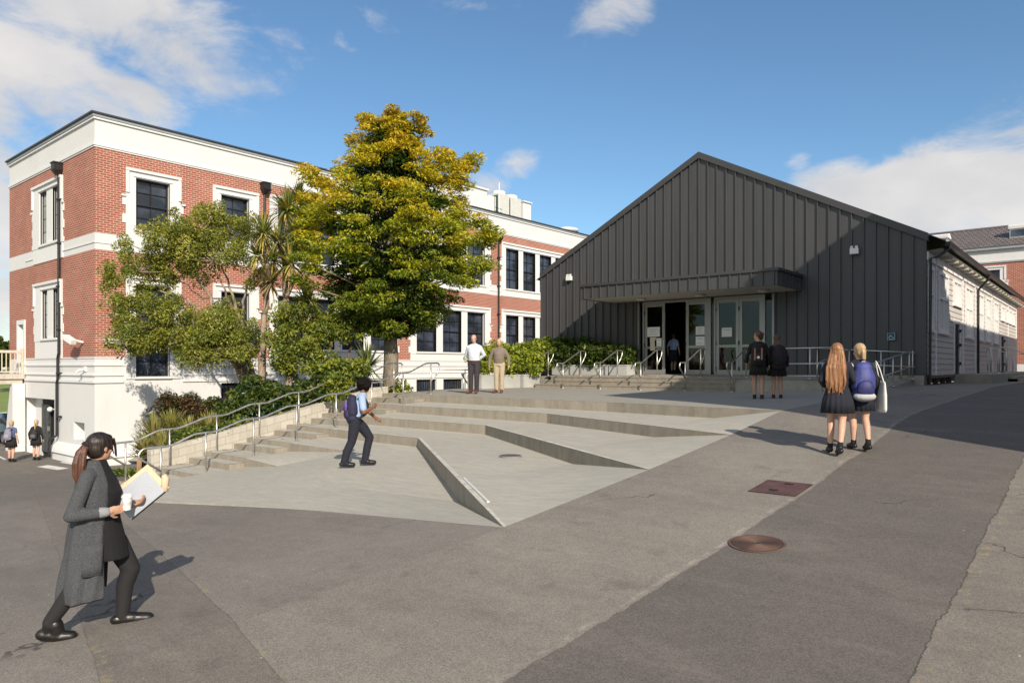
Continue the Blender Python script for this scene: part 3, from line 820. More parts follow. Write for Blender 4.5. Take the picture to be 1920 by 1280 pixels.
# plant on its flat roof
rf = MB(); rf.quad((-39.2, BY, 9.4), (BX, BY, 9.4), (BX, YEND, 9.4), (-39.2, YEND, 9.4)); rf.build('roof', M['dark_cap'], bs)
pr = thing('rooftop_plant_room', 'low white plant room standing on the flat roof beyond the golden tree', 'plant room', (-32.5, 31.5, 9.5))
p = MB(); p.box(-34.5, -31, 29, 34.4, 9.5, 11.35); p.build('wall', M['white_wall'], pr)
p = MB(); p.box(-34.6, -30.9, 28.9, 34.5, 11.35, 11.47); p.build('roof', M['white_trim'], pr)
p = MB(); p.box(-34, -31.2, 34.51, 35.5, 9.5, 11.2); p.build('annex', M['white_wall'], pr)
rb_ = thing('rooftop_box', 'small white box housing right of the air conditioning units on the flat roof', 'roof housing', (-31.8, 38.5, 9.5))
p = MB(); p.box(-32.6, -31, 38.1, 38.95, 9.5, 11.3); p.build('casing', M['white_wall'], rb_); p = MB(); p.box(-32.7, -30.9, 38.05, 39.0, 11.3, 11.38); p.build('lid', M['white_trim'], rb_)
ac0 = None
for i, (yy, zz) in enumerate(((36.15, 12.2), (37.4, 12.0))):
    if ac0 is None:
        ac0 = thing('air_conditioning_unit', 'left of the two tall pale air conditioning units on the flat roof', 'air conditioner', (-31.5, yy, 9.55), group='air conditioning units on the brick roof')
        p = MB(); p.box(-.45, .45, -.56, .56, 0, 1.95); p.build('casing', pmat('pale enamel casing', (.58, .58, .54), .5, .06), ac0, world=False, bevel=.05)
        p = MB(); p.loft([[(.40 * math.cos(a) * k, .46 * math.sin(a) * k, z) for a in np.linspace(0, 2 * math.pi, 20, endpoint=False)] for k, z in ((1, 1.95), (1, 2.15), (.86, 2.17))]); p.build('fan_cowl', M['cream_trim'], ac0, world=False)
        p = MB(); p.box(-.40, .40, -.571, -.562, .2, 1.8)
        for j in range(14): p.box(-.42, .42, -.60, -.572, .25 + j * .11, .27 + j * .11)
        p.build('coil_grille', pmat('dark green coil', (.05, .10, .09), .5), ac0, world=False)
    else:
        a = copy_tree(ac0); a.location = (-31.5, yy, 9.5); a['label'] = 'right of the two tall pale air conditioning units on the flat roof'
an = thing('antenna_mast', 'thin white aerial mast on the flat roof in front of the air conditioners', 'antenna', (-30.4, 34.9, 9.5))
p = MB(); p.tube([(-30.4, 34.9, 9.5), (-30.4, 34.9, 11.9)], .035, 6); p.build('mast', M['white_trim'], an)
p = MB()
for k in range(3): p.bar((-30.4, 34.5, 9.8 + k * .22), (-30.4, 35.2, 9.75 + k * .22), .03, .03)
p.build('crossbar', M['black_pipe'], an)
an2 = thing('roof_ventilator', 'small white domed roof vent on the brick block near the dark hall', 'roof vent', (-30.4, 42.4, 9.5))
p = MB(); p.loft([[(-30.4 + r * math.cos(a), 42.4 + r * math.sin(a), z) for a in np.linspace(0, 2 * math.pi, 18, endpoint=False)] for r, z in ((.6, 9.5), (.6, 9.8), (.85, 9.82), (.8, 9.98), (.45, 10.08), (.05, 10.1))])
p.build('cowl', M['white_trim'], an2, smooth=True)
fl = thing('flag', 'dark blue flag on a white pole glimpsed behind the right edge of the golden tree', 'flag', (-32.5, 33.0, 9.5))
p = MB(); p.tube([(-32.5, 33.0, 9.5), (-32.5, 33.0, 12.95)], .035, 8); p.build('pole', M['white_trim'], fl)
p = MB(); nxt = 10
vs = [(-32.5 + .05 * math.sin(i * .9) * i / 5, 33.0 + i * .085, 12.85 - j * .16 - .035 * i + .04 * math.sin(i * .7 + j)) for j in range(4) for i in range(nxt)]
p.add(vs, [(j * nxt + i, j * nxt + i + 1, (j + 1) * nxt + i + 1, (j + 1) * nxt + i) for j in range(3) for i in range(nxt - 1)])
o = p.build('cloth', pmat('navy flag cloth', (.012, .018, .075), .8), fl, recalc=False, smooth=True)
so = o.modifiers.new('thick', 'SOLIDIFY'); so.thickness = .01

# wall lights and cameras at the brick corner
def floodlight(name, label, cat, base, nrm, along, mat):
    b = Vector(base); n = Vector(nrm); a = Vector(along)
    t = thing(name, label, cat, base)
    p = MB(); p.bar(b, b + n * .16, .12, .12); p.build('bracket', M['white_trim'], t)
    p = MB(); c = b + n * .26 + Vector((0, 0, -.02))
    rings = []
    for k, w in ((-.36, .5), (-.34, .85), (0, 1), (.34, .85), (.36, .5)):
        rings.append([c + a * k + n * (.13 * w * math.cos(q)) + Vector((0, 0, .085 * w * math.sin(q))) for q in np.linspace(0, 2 * math.pi, 10, endpoint=False)])
    p.loft(rings); p.build('housing', mat, t, smooth=True)
    p = MB(); p.bar(c - a * .3 + Vector((0, 0, -.085)), c + a * .3 + Vector((0, 0, -.085)), .16, .02); p.build('lens', M['paper'], t)
    return t
floodlight('bulkhead_light', 'grey bulkhead floodlight on the sunny brick face just right of the corner', 'wall light', (BX + .002, 11.05, 1.02), (1, 0, 0), (0, 1, 0), pmat('weathered lamp grey', (.45, .44, .40), .5))
fl2 = thing('floodlight', 'white tilted floodlight on the brick face just left of the corner', 'wall light', (-30.4, BY, 1.0))
p = MB(); p.bar((-30.25, BY - .02, .95), (-30.3, BY - .38, 1.05), .07, .07); p.build('arm', M['white_trim'], fl2)
p = MB(); p.bar((-30.05, BY - .42, .93), (-30.62, BY - .52, 1.16), .24, .20); p.build('housing', M['white_trim'], fl2, bevel=.03)
sc_ = thing('security_camera', 'small white security camera on the white plinth below the brick corner', 'camera', (-30.1, BY, -.1))
p = MB(); p.box(-30.22, -29.98, BY - .05, BY - .001, -.16, .02); p.tube([(-30.1, BY - .05, -.08), (-30.1, BY - .18, -.12)], .03, 8); p.build('mount', M['white_trim'], sc_)
p = MB(); p.tube([(-30.16, BY - .16, -.10), (-30.0, BY - .36, -.20)], .05, 10); p.build('body', M['white_trim'], sc_)
bl = thing('porch_lamp', 'small white globe lamp in the shaded basement doorway', 'wall light', (-34.75, 10.75, -1.80))
p = MB(); p.tube([(-34.75, 10.94, -1.8), (-34.75, 10.75, -1.8)], .03, 6); p.build('bracket', M['white_trim'], bl)
p = MB(); p.loft([[(-34.75 + .11 * math.sin(t) * math.cos(a), 10.75 + .11 * math.sin(t) * math.sin(a), -1.8 + .11 * math.cos(t)) for a in np.linspace(0, 2 * math.pi, 10, endpoint=False)] for t in np.linspace(.05, 3.09, 8)]); p.build('globe', M['paper'], bl, smooth=True)

# footbridge to the little door
fb = thing('footbridge', 'pale concrete footbridge with slatted cream railing meeting the brick block at far left', 'footbridge', (-37.8, 8.6, -.3))
p = MB(); p.box(-38.5, -37.0, 2.0, 10.46, -.52, -.3); p.box(-38.4, -37.1, 2.0, 10.4, -.74, -.521); p.build('deck', pmat('bridge concrete', (.50, .45, .38), .8, .15), fb)
p = MB()
arch = [(-37.3, -.72)] + [(-37.3 - 3.2 * (1 - math.cos(a)), -.72 - 3.1 * math.sin(a) * 1.0) for a in np.linspace(.05, 1.45, 10)]
pl = [(-36.9, -.72), (-36.9, -4.2), (-40.5, -4.2)] + arch[::-1]
poly = [(-37.25, -.72), (-37.4, -1.0), (-37.62, -1.7), (-37.85, -2.5), (-37.98, -3.3), (-38.0, -4.2), (-37.0, -4.2), (-37.0, -.72)]
k = len(poly)
p.add([(x, 10.0, z) for x, z in poly] + [(x, 10.47, z) for x, z in poly], [tuple(range(k - 1, -1, -1)), tuple(range(k, 2 * k))] + [(i, (i + 1) % k, k + (i + 1) % k, k + i) for i in range(k)])
p.build('buttress', M['white_wall'], fb)
p = MB()
for y in np.arange(2.1, 10.3, .16): p.box(-37.08, -37.05, y - .018, y + .018, -.2, .62)
p.box(-37.11, -37.02, 2.0, 10.42, .62, .74); p.box(-37.10, -37.03, 2.0, 10.42, -.24, -.18)
p.build('railing', pmat('cream painted rail', (.58, .50, .40), .6), fb)
for y in (10.38, 9.0, 7.5, 6.0, 4.5):
    p = MB(); p.box(-37.12, -37.01, y - .045, y + .045, -.3, .82); p.build('post', MC['cream painted rail'], fb)

# ------------------------------------------------------------------ dark clad hall
HW = 24.0; HL, HR, HE, HA = -18.54, -4.24, 3.85, 7.58; HC = (HL + HR) / 2
hall = thing('school_hall', 'charcoal standing seam school hall with a wide low gable and glazed entrance', 'school hall', (HC, HW, -.5))
def roofz(x): return HE + (HA - HE) * (1 - abs(x - HC) / (HC - HL))
DX0, DX1, DZ1 = -13.95, -8.72, 2.46        # entrance opening
fw_ = MB()
FZ = -.55
def wallpoly(pts): fw_.add([(x, HW, z) for x, z in pts], [tuple(range(len(pts)))])
wallpoly([(HL, FZ), (DX0, FZ), (DX0, DZ1), (HL, DZ1)]); wallpoly([(DX1, FZ), (HR, FZ), (HR, DZ1), (DX1, DZ1)])
wallpoly([(HL, DZ1), (DX0, DZ1), (DX1, DZ1), (HR, DZ1), (HR, HE), (HC, HA), (HL, HE)])
sp = (HR - HL) / 42
for i in range(0, 43):
    x = HL + i * sp
    zt = roofz(x) - .03
    zb = DZ1 if DX0 - .02 < x < DX1 + .02 else FZ
    xx = min(max(x, HL + .014), HR - .014)
    fw_.box(xx - .016, xx + .016, HW - .058, HW - .0005, zb, zt)
fw_.quad((HL, HW, FZ), (HL, HW + 25, FZ), (HL, HW + 25, HE), (HL, HW, HE))
fw_.box(HL - .01, HL + .05, HW - .045, HW + .1, FZ, HE - .03); fw_.box(HR - .05, HR + .012, HW - .045, HW + .02, FZ - .1, HE - .05)
fw_.build('cladding', M['clad'], hall, recalc=True)
# roof: corrugated sheet with barge flashing
rfm = MB()
ov = .42; YB = HW + 25.2
slope = (HA - HE) / (HC - HL)
xr, xlft = HR + ov, HL - ov
zr_, zl_ = HE - ov * slope + .08, HE - ov * slope + .08
nn = 90
ys_ = [HW + .14 + (YB - HW - .14) * i / (nn * 2) for i in range(nn * 2 + 1)]
vs = []
for i, y in enumerate(ys_):
    dz = .022 if i % 2 else 0
    vs += [(xlft, y, zl_ + dz), (HC, y, HA + .08 + dz), (xr, y, zr_ + dz)]
rfm.add(vs, [(i * 3 + j, i * 3 + j + 1, (i + 1) * 3 + j + 1, (i + 1) * 3 + j) for i in range(nn * 2) for j in range(2)])
rfm.build('roof', pmat('weathered grey iron roof', (.17, .165, .155), .6, .25, 2), hall, recalc=False)
bg = MB()
def barge(xa, za, xb, zb, y0, y1, t0, t1):
    v = [(x, y, z + t) for x, z in ((xa, za), (xb, zb)) for y in (y0, y1) for t in (t0, t1)]
    bg.add(v, [(0, 1, 3, 2), (4, 6, 7, 5), (0, 4, 5, 1), (2, 3, 7, 6), (0, 2, 6, 4), (1, 5, 7, 3)])
barge(HL - .03, HE - .03, HC, HA - .015, HW - .085, HW + .139, -.10, .13); barge(HC, HA - .015, HR + .05, HE - .045, HW - .085, HW + .139, -.10, .13)
bg.build('barge_flashing', pmat('charcoal flashing', (.060, .060, .062), .42, .08, metal=.15), hall)
gt = MB()
gt.loft([[(xr + dx, y, zr_ + dz) for dx, dz in ((-.02, -.13), (.10, -.13), (.12, .0), (.06, -.0), (-.02, -.02))] for y in (HW + .5, YB)])
gt.build('gutter', M['black_pipe'], hall)
sf = MB(); sf.quad((HR + .002, HW + .02, 3.42), (xr - .02, HW + .02, 3.46), (xr - .02, YB, 3.46), (HR + .002, YB, 3.42)); sf.build('eave_soffit', pmat('cream eave lining', (.62, .58, .50), .7, .06), hall, recalc=False)
for y in np.arange(HW + .9, YB, 1.05):
    rt = MB(); rt.box(HR + .04, xr - .04, y - .04, y + .04, 3.36, 3.43); rt.build('rafter_end', MC['cream eave lining'], hall)
# side wall of lapped weatherboards
wb = MB(); z = -.25; bh = .178
side_w = [(24.12, 24.92, 1.10, 3.0), (25.68, 27.4, 1.10, 3.0), (28.4, 30.0, 2.15, 3.0), (31.0, 32.75, 1.12, 3.0), (34.0, 35.7, 1.12, 3.0), (36.4, 38.0, 1.12, 3.0), (39.1, 40.7, 1.12, 3.0), (41.9, 43.3, 2.3, 3.0), (43.9, 45.0, 2.3, 3.0), (45.4, 46.4, 2.3, 3.0), (46.9, 48.0, 2.3, 3.0)]
side_d = [(28.6, 29.75, -.22, 1.55), (41.7, 43.2, -.2, 1.55)]
FW = lambda u, z, d: (HR - d, u, z)
cutsy = sorted(set([HW + .02, HW + 25] + [v for w in side_w + side_d for v in w[:2]]))
while z < 3.42:
    for a, b in zip(cutsy[:-1], cutsy[1:]):
        ym = (a + b) / 2; z1 = min(z + bh, 3.42)
        if any(w[0] < ym < w[1] and w[2] < (z + z1) / 2 < w[3] for w in side_w + side_d): continue
        wb.quad((HR + .030, a, z), (HR + .030, b, z), (HR + .006, b, z1), (HR + .006, a, z1))
        wb.quad((HR + .004, a, z), (HR + .004, b, z), (HR + .030, b, z), (HR + .030, a, z))
    z += bh
wb.build('weatherboards', M['cream_board'], hall, recalc=False)
bk = MB(); bk.quad((HR - .12, HW + .05, -.5), (HR - .12, HW + 25, -.5), (HR - .12, HW + 25, 3.5), (HR - .12, HW + .05, 3.5)); bk.quad((HL, HW + 25, FZ), (HR, HW + 25, FZ), (HR, HW + 25, HE), (HL, HW + 25, HE)); bk.build('inner_wall', MC['cream eave lining'], hall, recalc=False)
cb = MB()
for y in (25.3, 30.45, 33.45, 38.5, 44.9, 48.97): cb.box(HR + .001, HR + .05, y - .05, y + .05, -.25, 3.40)
cb.box(HR + .001, HR + .05, HW + .02, HW + 25, 3.15, 3.4)
cb.build('cover_board', M['cream_trim'], hall)
M['pane_pale'] = glass_mat('pale curtained glass', (.62, .62, .60), .04, .12)
for (a, b, z0, z1) in side_w:
    f = MB(); t_ = .09
    fbox(f, FW, a, a + t_, z0, z1, -.065, .06); fbox(f, FW, b - t_, b, z0, z1, -.065, .06); fbox(f, FW, a + t_, b - t_, z0, z0 + .1, -.065, .06); fbox(f, FW, a + t_, b - t_, z1 - .09, z1, -.065, .06)
    fbox(f, FW, a - .03, b + .03, z0 - .06, z0 - .0005, -.10, .02)
    n_ = 2 if b - a > 1.2 else 1
    for i in range(1, n_): u = a + (b - a) * i / n_; fbox(f, FW, u - .035, u + .035, z0 + .1, z1 - .09, -.055, .05)
    if z0 < 2: fbox(f, FW, a + t_, b - t_, (z0 + z1) / 2 + .1, (z0 + z1) / 2 + .16, -.05, .049)
    for i in range(n_):
        for q in (1, 2):
            u = a + (b - a) * (i + q / 3) / n_; fbox(f, FW, u - .012, u + .012, z0 + .1, z1 - .09, -.03, .03)
    w = f.build('window', M['cream_trim'], hall)
    p = MB(); p.quad(FW(a + .02, z0 + .02, .02), FW(b - .02, z0 + .02, .02), FW(b - .02, z1 - .02, .02), FW(a + .02, z1 - .02, .02)); p.build('pane', M['pane_pale'], w, recalc=False)
for (a, b, z0, z1) in side_d:
    d_ = MB(); fbox(d_, FW, a + .05, b - .05, z0, z1 - .05, .0, .06)
    for i in range(2):
        for (c, e) in ((.1, .75), (.85, 1.5)): fbox(d_, FW, a + .13 + i * (b - a - .2) / 2, a + .05 + (i + 1) * (b - a - .2) / 2, z0 + c, z0 + e, -.02, -.0005)
    dd = d_.build('door', pmat('black side door', (.018, .016, .018), .8), hall)
    f = MB(); fbox(f, FW, a - .08, a + .049, z0, z1 + .08, -.05, .08); fbox(f, FW, b - .049, b + .08, z0, z1 + .08, -.05, .08); fbox(f, FW, a + .05, b - .05, z1 - .049, z1 + .08, -.05, .08); f.build('frame', M['cream_trim'], dd)
    h = MB()
    for zz in (z0 + .35, z0 + 1.0, z0 + 1.5): fbox(h, FW, b - .12, b - .02, zz - .05, zz + .05, -.09, -.03)
    h.build('hinge', M['black_pipe'], dd)
dp = MB(); dp.tube([(xr + .04, 33.6, zr_ - .13), (xr + .04, 33.6, zr_ - .25), (HR + .11, 33.6, 3.05), (HR + .11, 33.6, -.3)], .045, 8); dp.build('downpipe', M['black_pipe'], hall); dp = MB(); dp.tube([(xr + .04, HW + .62, zr_ - .1), (xr + .04, HW + .62, zr_ - .22), (HR + .25, HW + .3, 3.25), (HR + .10, HW + .08, 3.2), (HR + .08, HW + .06, -.4)], .04, 8)
dp.build('downpipe', M['black_pipe'], hall)
bs_ = MB(); bs_.box(HL, DX0, HW - .01, HW + .3, -1.0, FZ + .0); bs_.build('plinth', M['plat'], hall); bs_ = MB(); bs_.box(-6.0, HR - .05, HW - .05, HW + .06, -.75, FZ + .3); bs_.build('plinth', M['plat'], hall)
# canopy
cn = MB(); CX0, CX1, CY, CZ0, CZ1 = -15.0, -7.8, 21.75, 2.48, 2.92
cn.box(CX0, CX1, CY, HW - .002, CZ0 + .06, CZ1)
for x in np.arange(CX0 + .20, CX1, .345): cn.box(x - .016, x + .016, CY - .05, CY - .0005, CZ0 + .0, CZ1 - .02)
for y in np.arange(CY + .25, HW - .05, .345): cn.box(CX1 + .0005, CX1 + .035, y - .014, y + .014, CZ0, CZ1 - .02)
cn.box(CX0 - .0, CX1, CY, CY + .04, CZ0, CZ0 + .059); cn.box(CX1 - .04, CX1, CY + .041, HW - .002, CZ0, CZ0 + .059); cn.box(CX0, CX0 + .04, CY + .041, HW - .002, CZ0, CZ0 + .059)
canopy = cn.build('canopy', M['clad'], hall)
p = MB(); p.prism([(CX0 - .05, CY - .06), (CX1 + .06, CY - .06), (CX1 + .06, HW - .045), (CX0 - .05, HW - .045)], CZ1, CZ1 + .09); p.build('flashing', MC['charcoal flashing'], canopy)
p = MB(); p.quad((CX0 + .041, CY + .041, CZ0 + .02), (CX1 - .041, CY + .041, CZ0 + .02), (CX1 - .041, HW - .003, CZ0 + .02), (CX0 + .041, HW - .003, CZ0 + .02)); p.build('soffit', M['soffit'], canopy, recalc=False)
for x in (-13.2, -10.9, -8.7):
    p = MB(); p.loft([[(x + r * math.cos(a), 23.0 + r * math.sin(a), CZ0 + .018 - z) for a in np.linspace(0, 2 * math.pi, 16, endpoint=False)] for r, z in ((.2, 0), (.2, .05), (.12, .09), (.03, .10))]); p.build('downlight', M['soffit'], canopy, smooth=True)
# entrance: sidelights, one open leaf, closed pair
FE = lambda u, z, d: (u, HW + .10 + d, z)
EZ0 = -.27
en = MB(); 
for a, b in ((-13.95, -13.87), (-13.72, -13.66), (-11.10, -10.98), (-10.86, -10.80), (-9.12, -9.04), (-8.80, -8.72)): fbox(en, FE, a, b, EZ0, DZ1, -.06, .06)
fbox(en, FE, -13.659, -11.101, DZ1 - .08, DZ1, -.06, .06); fbox(en, FE, -10.799, -9.121, DZ1 - .08, DZ1, -.06, .06); fbox(en, FE, -10.799, -9.121, EZ0, EZ0 + .03, -.06, .06)
entr = en.build('entrance_frame', M['alu'], hall)
for a, b in ((-13.87, -13.72), (-10.98, -10.86), (-9.04, -8.80)):
    p = MB(); p.quad(FE(a, EZ0, 0), FE(b, EZ0, 0), FE(b, DZ1, 0), FE(a, DZ1, 0)); p.build('sidelight', M['door_glass'], entr, recalc=False)
def leaf(parent, x0, x1, z0, z1, yoff=0.0):
    f = MB(); s_ = .11; FR = lambda u, z, d: (u, HW + .10 + yoff + d, z)
    fbox(f, FR, x0, x0 + s_, z0, z1, -.03, .03); fbox(f, FR, x1 - s_, x1, z0, z1, -.03, .03)
    fbox(f, FR, x0 + s_, x1 - s_, z1 - .12, z1, -.03, .03); fbox(f, FR, x0 + s_, x1 - s_, z0, z0 + .16, -.03, .03); fbox(f, FR, x0 + s_, x1 - s_, z0 + .95, z0 + 1.04, -.03, .03)
    d = f.build('door', M['alu'], parent)
    p = MB(); p.quad(FR(x0 + s_ - .01, z0 + .1, 0), FR(x1 - s_ + .01, z0 + .1, 0), FR(x1 - s_ + .01, z1 - .1, 0), FR(x0 + s_ - .01, z1 - .1, 0)); p.build('glass', M['door_glass'], d, recalc=False)
    p = MB(); p.tube([FR(x1 - .05, z0 + .85, -.05), FR(x1 - .05, z0 + 1.25, -.05)], .014, 6); p.build('handle', M['steel'], d)
    p = MB()
    for zz in (z0 + .2, z0 + 1.1, z1 - .35): fbox(p, FR, x0 - .025, x0 + .015, zz - .07, zz + .07, -.055, -.031)
    p.build('hinge', M['black_pipe'], d)
    return d
for x0, x1 in ((-13.65, -12.80), (-11.95, -11.11), (-10.79, -9.96), (-9.95, -9.13)): leaf(hall, x0, x1, EZ0 + .01, DZ1 - .085)
# lobby behind the glass
lb = MB(); lx0, lx1, ly1 = -16.5, -7.2, 33.0
lb.quad((lx0, HW + .3, EZ0), (lx1, HW + .3, EZ0), (lx1, ly1, EZ0), (lx0, ly1, EZ0)); lb.build('lobby_floor', pmat('dark lobby carpet', (.035, .022, .018), .9), hall, recalc=False)
lb = MB(); lb.quad((lx0, ly1, EZ0), (lx1, ly1, EZ0), (lx1, ly1, 3), (lx0, ly1, 3)); lb.quad((lx0, HW + .3, EZ0), (lx0, ly1, EZ0), (lx0, ly1, 3), (lx0, HW + .3, 3)); lb.quad((lx1, HW + .3, EZ0), (lx1, ly1, EZ0), (lx1, ly1, 3), (lx1, HW + .3, 3)); lb.quad((lx0, HW + .3, 3), (lx1, HW + .3, 3), (lx1, ly1, 3), (lx0, ly1, 3))
lb.quad((lx0, HW + .3, EZ0), (DX0, HW + .3, EZ0), (DX0, HW + .3, 3), (lx0, HW + .3, 3)); lb.quad((DX1, HW + .3, EZ0), (lx1, HW + .3, EZ0), (lx1, HW + .3, 3), (DX1, HW + .3, 3)); lb.quad((DX0, HW + .3, DZ1), (DX1, HW + .3, DZ1), (DX1, HW + .3, 3), (DX0, HW + .3, 3))
lb.build('lobby_wall', pmat('reddish brown lobby panelling', (.15, .062, .04), .7, .2, 3), hall, recalc=False)
lb = MB(); lb.quad((-10.9, 30, EZ0), (-7.3, 30, EZ0), (-7.3, 30, 1.5), (-10.9, 30, 1.5)); lb.build('lobby_screen', pmat('dull blue display screen', (.10, .14, .22), .7, .15), hall, recalc=False)

# landing and hall steps
ld = MB()
ld.add([(-17.0, 22.3, -.345), (-9.06, 22.3, -.345), (-9.06, 24.3, -.26), (-17.0, 24.3, -.26), (-9.06, 21.62, -.36), (-6.1, 21.62, -.36), (-6.1, 24.3, -.26)], [(0, 1, 2, 3), (4, 5, 6, 2, 1)])
ld.quad((-6.1, 21.62, -.9), (-6.1, 24.1, -.9), (-6.1, 24.1, -.27), (-6.1, 21.62, -.36)); ld.quad((-9.06, 21.62, -.9), (-9.06, 22.3, -.9), (-9.06, 22.3, -.345), (-9.06, 21.62, -.36))
# ramp from the landing down beside the hall's right corner
ld.add([(-6.1, 24.0, -.30), (-4.55, 24.0, -.36), (-4.75, 20.2, -.72), (-6.1, 20.2, -.76)], [(3, 2, 1, 0)])
ld.quad((-4.75, 20.2, -.9), (-4.55, 24.0, -.9), (-4.55, 24.0, -.36), (-4.75, 20.2, -.72)); ld.quad((-6.1, 20.2, -.9), (-4.75, 20.2, -.9), (-4.75, 20.2, -.72), (-6.1, 20.2, -.76)); ld.quad((-6.1, 20.2, -.9), (-6.1, 21.62, -.9), (-6.1, 21.62, -.6), (-6.1, 20.2, -.76))
ld.box(-9.06, -6.1, 21.60, 21.64, -.9, -.50); ld.box(-9.06, -6.1, 21.66, 21.8, -.5, -.362)
o = ld.build('landing', M['plat'], recalc=False); tag(o, kind='structure')
hs = MB()
for i, (y, z) in enumerate(((21.6, -.635), (21.95, -.49), (22.3, -.347))):
    hs.box(-17.0 + .12 * i, -9.065, y, 22.6, -.95, z)
    hs.box(-17.0 + .12 * i - .01, -9.066, y - .018, y + .04, z - .045, z + .004)
o = hs.build('hall_steps', [M['riser']], bevel=.006); tag(o, kind='structure')
hn = MB()
for y, z in ((21.6, -.628), (21.95, -.483), (22.3, -.340)): hn.quad((-17.0, y - .017, z), (-9.07, y - .017, z), (-9.07, y + .06, z), (-17.0, y + .06, z))
o = hn.build('step_nosings', pmat('pale worn nosing', (.46, .44, .38), .8, .15, 6, world=True), recalc=False); tag(o, kind='structure')

# emergency floods on the gable
def emerg(x, z, label):
    t = thing('emergency_light', label, 'wall light', (x, HW - .05, z), group='twin head emergency lights on the hall gable')
    p = MB(); p.box(x - .125, x + .125, HW - .19, HW - .06, z - .10, z + .08); p.build('casing', M['cream_trim'], t, bevel=.015)
    for s in (-1, 1):
        p = MB(); p.tube([(x + s * .07, HW - .12, z + .08), (x + s * .07, HW - .12, z + .11)], .015, 6); p.tube([(x + s * .07, HW - .09, z + .135), (x + s * .07, HW - .18, z + .115)], [.032, .045], 10); p.build('lamp_head', M['cream_trim'], t)
emerg(-17.02, 3.62, 'white twin head emergency light high on the sunlit left end of the dark gable')
emerg(-6.18, 3.60, 'white twin head emergency light on the shaded right part of the dark gable')
# wheelchair sign
ws = thing('wheelchair_sign', 'small square pale wheelchair access sign on the shaded dark cladding', 'sign', (-5.16, HW - .05, .92))
p = MB(); p.box(-5.28, -5.04, HW - .07, HW - .056, .80, 1.04); p.build('plate', pmat('dark blue sign plate', (.035, .06, .075), .6), ws)
p = MB(); y0, y1 = HW - .078, HW - .0705
p.box(-5.265, -5.055, y0, y1, .815, .825); p.box(-5.265, -5.055, y0, y1, 1.015, 1.025); p.box(-5.265, -5.255, y0, y1, .825, 1.015); p.box(-5.065, -5.055, y0, y1, .825, 1.015)
cpts = [(-5.165 + .055 * math.cos(a), HW - .075, .89 + .055 * math.sin(a)) for a in np.linspace(1.9, 6.0, 12)]
p.tube(cpts, .010, 5); p.tube([(-5.18, HW - .075, .985), (-5.18, HW - .075, .98 - .001 - .06), (-5.12, HW - .075, .915), (-5.09, HW - .075, .855), (-5.075, HW - .075, .86)], .012, 5); p.tube([(-5.18, HW - .075, .95), (-5.13, HW - .075, .945)], .009, 5)
p.loft([[(-5.18 + .02 * math.sin(t) * math.cos(a), HW - .075, 1.0 + .02 * math.cos(t)) for a in (0, 2, 4)] for t in (.2, 1.5, 2.9)])
p.build('symbol', pmat('pale sign symbol', (.42, .60, .62), .6), ws)
# notices on the doors
def notice(x0, x1, z0, z1, label, lines=3):
    t = thing('paper_notice', label, 'notice', ((x0 + x1) / 2, HW + .06, z0), group='paper notices on the glass doors')
    p = MB(); p.box(x0, x1, HW + .058, HW + .062, z0, z1); p.build('sheet', M['paper'], t)
    p = MB(); w = x1 - x0
    for i in range(lines):
        zz = z1 - (z1 - z0) * (.25 + .5 * i / max(lines - 1, 1)); p.box(x0 + w * .18, x1 - w * (.2 + .12 * (i % 2)), HW + .0545, HW + .0575, zz - .008, zz + .008)
    p.build('print', pmat('faint grey print', (.35, .35, .36), .8), t)
notice(-13.53, -13.0, 1.14, 1.50, 'wide white notice on the upper glass of the leftmost hall door', 3)
notice(-13.14, -12.93, .78, 1.08, 'small white notice with a dark square, low on the leftmost hall door', 2)
notice(-11.56, -11.22, 1.16, 1.46, 'upper of two white notices on the second hall door', 3)
notice(-11.56, -11.22, .78, 1.10, 'lower of two white notices on the second hall door', 2)
notice(-10.58, -10.2, 1.06, 1.38, 'single white notice on the closed door right of the entrance post', 1)
pb = thing('window_poster', 'cream figure shaped poster on the leftmost hall door glass', 'poster', (-13.3, HW + .06, .7))
p = MB(); p.prism([(-13.40, .62), (-13.2, .62), (-13.22, .95), (-13.14, 1.12), (-13.42, 1.12)], 0, 1); p.v = [(x, HW + (.066 if z > .5 else .060), y) for x, y, z in p.v]; p.build('sheet', pmat('cream poster', (.60, .54, .42), .8), pb)

# ------------------------------------------------------------------ brick wing behind the hall
bw2 = thing('brick_wing', 'red brick wing with a grey tiled roof beyond the far end of the hall', 'school building', (-5, 60, -1))
FB = lambda u, z, d: (u, 60 + d, z)
mbs = {k: MB() for k in ('brick', 'white', 'reveal')}
bwin = [(-6.9, -6.1, 4.6, 6.75), (-3.9, -2.6, 4.6, 6.75), (-6.9, -6.1, .6, 2.9), (-3.9, -2.6, .6, 2.9), (-12.4, -11.2, 4.6, 6.75)]
facade(mbs, FB, -16, 22, [(-2, .2, 'white'), (.2, 7.3, 'brick'), (7.3, 8.3, 'white')], bwin, .25)
mbs['brick'].build('brick_wall', M['brick_y'], bw2, recalc=False)
w_ = MB(); w_.add(mbs['white'].v, mbs['white'].f); w_.add(mbs['reveal'].v, mbs['reveal'].f); w_.build('white_band', M['white_wall'], bw2, recalc=False)
m_ = MB(); m_.box(-16, 22, 59.93, 60, 7.25, 7.36); m_.box(-16, 22, 59.75, 60, 8.18, 8.36); m_.build('gutter', M['grey_cap'], bw2)
for (a, b, z0, z1) in bwin:
    w = make_window(bw2, FB, [(a, b)], z0, z1, 's', .2, 2, 3)[0]
    surround(w, FB, a - .35, b + .35, z0, z1 + .3, z0 - .15, ps=[(a, b)], zp=(z0, z1))
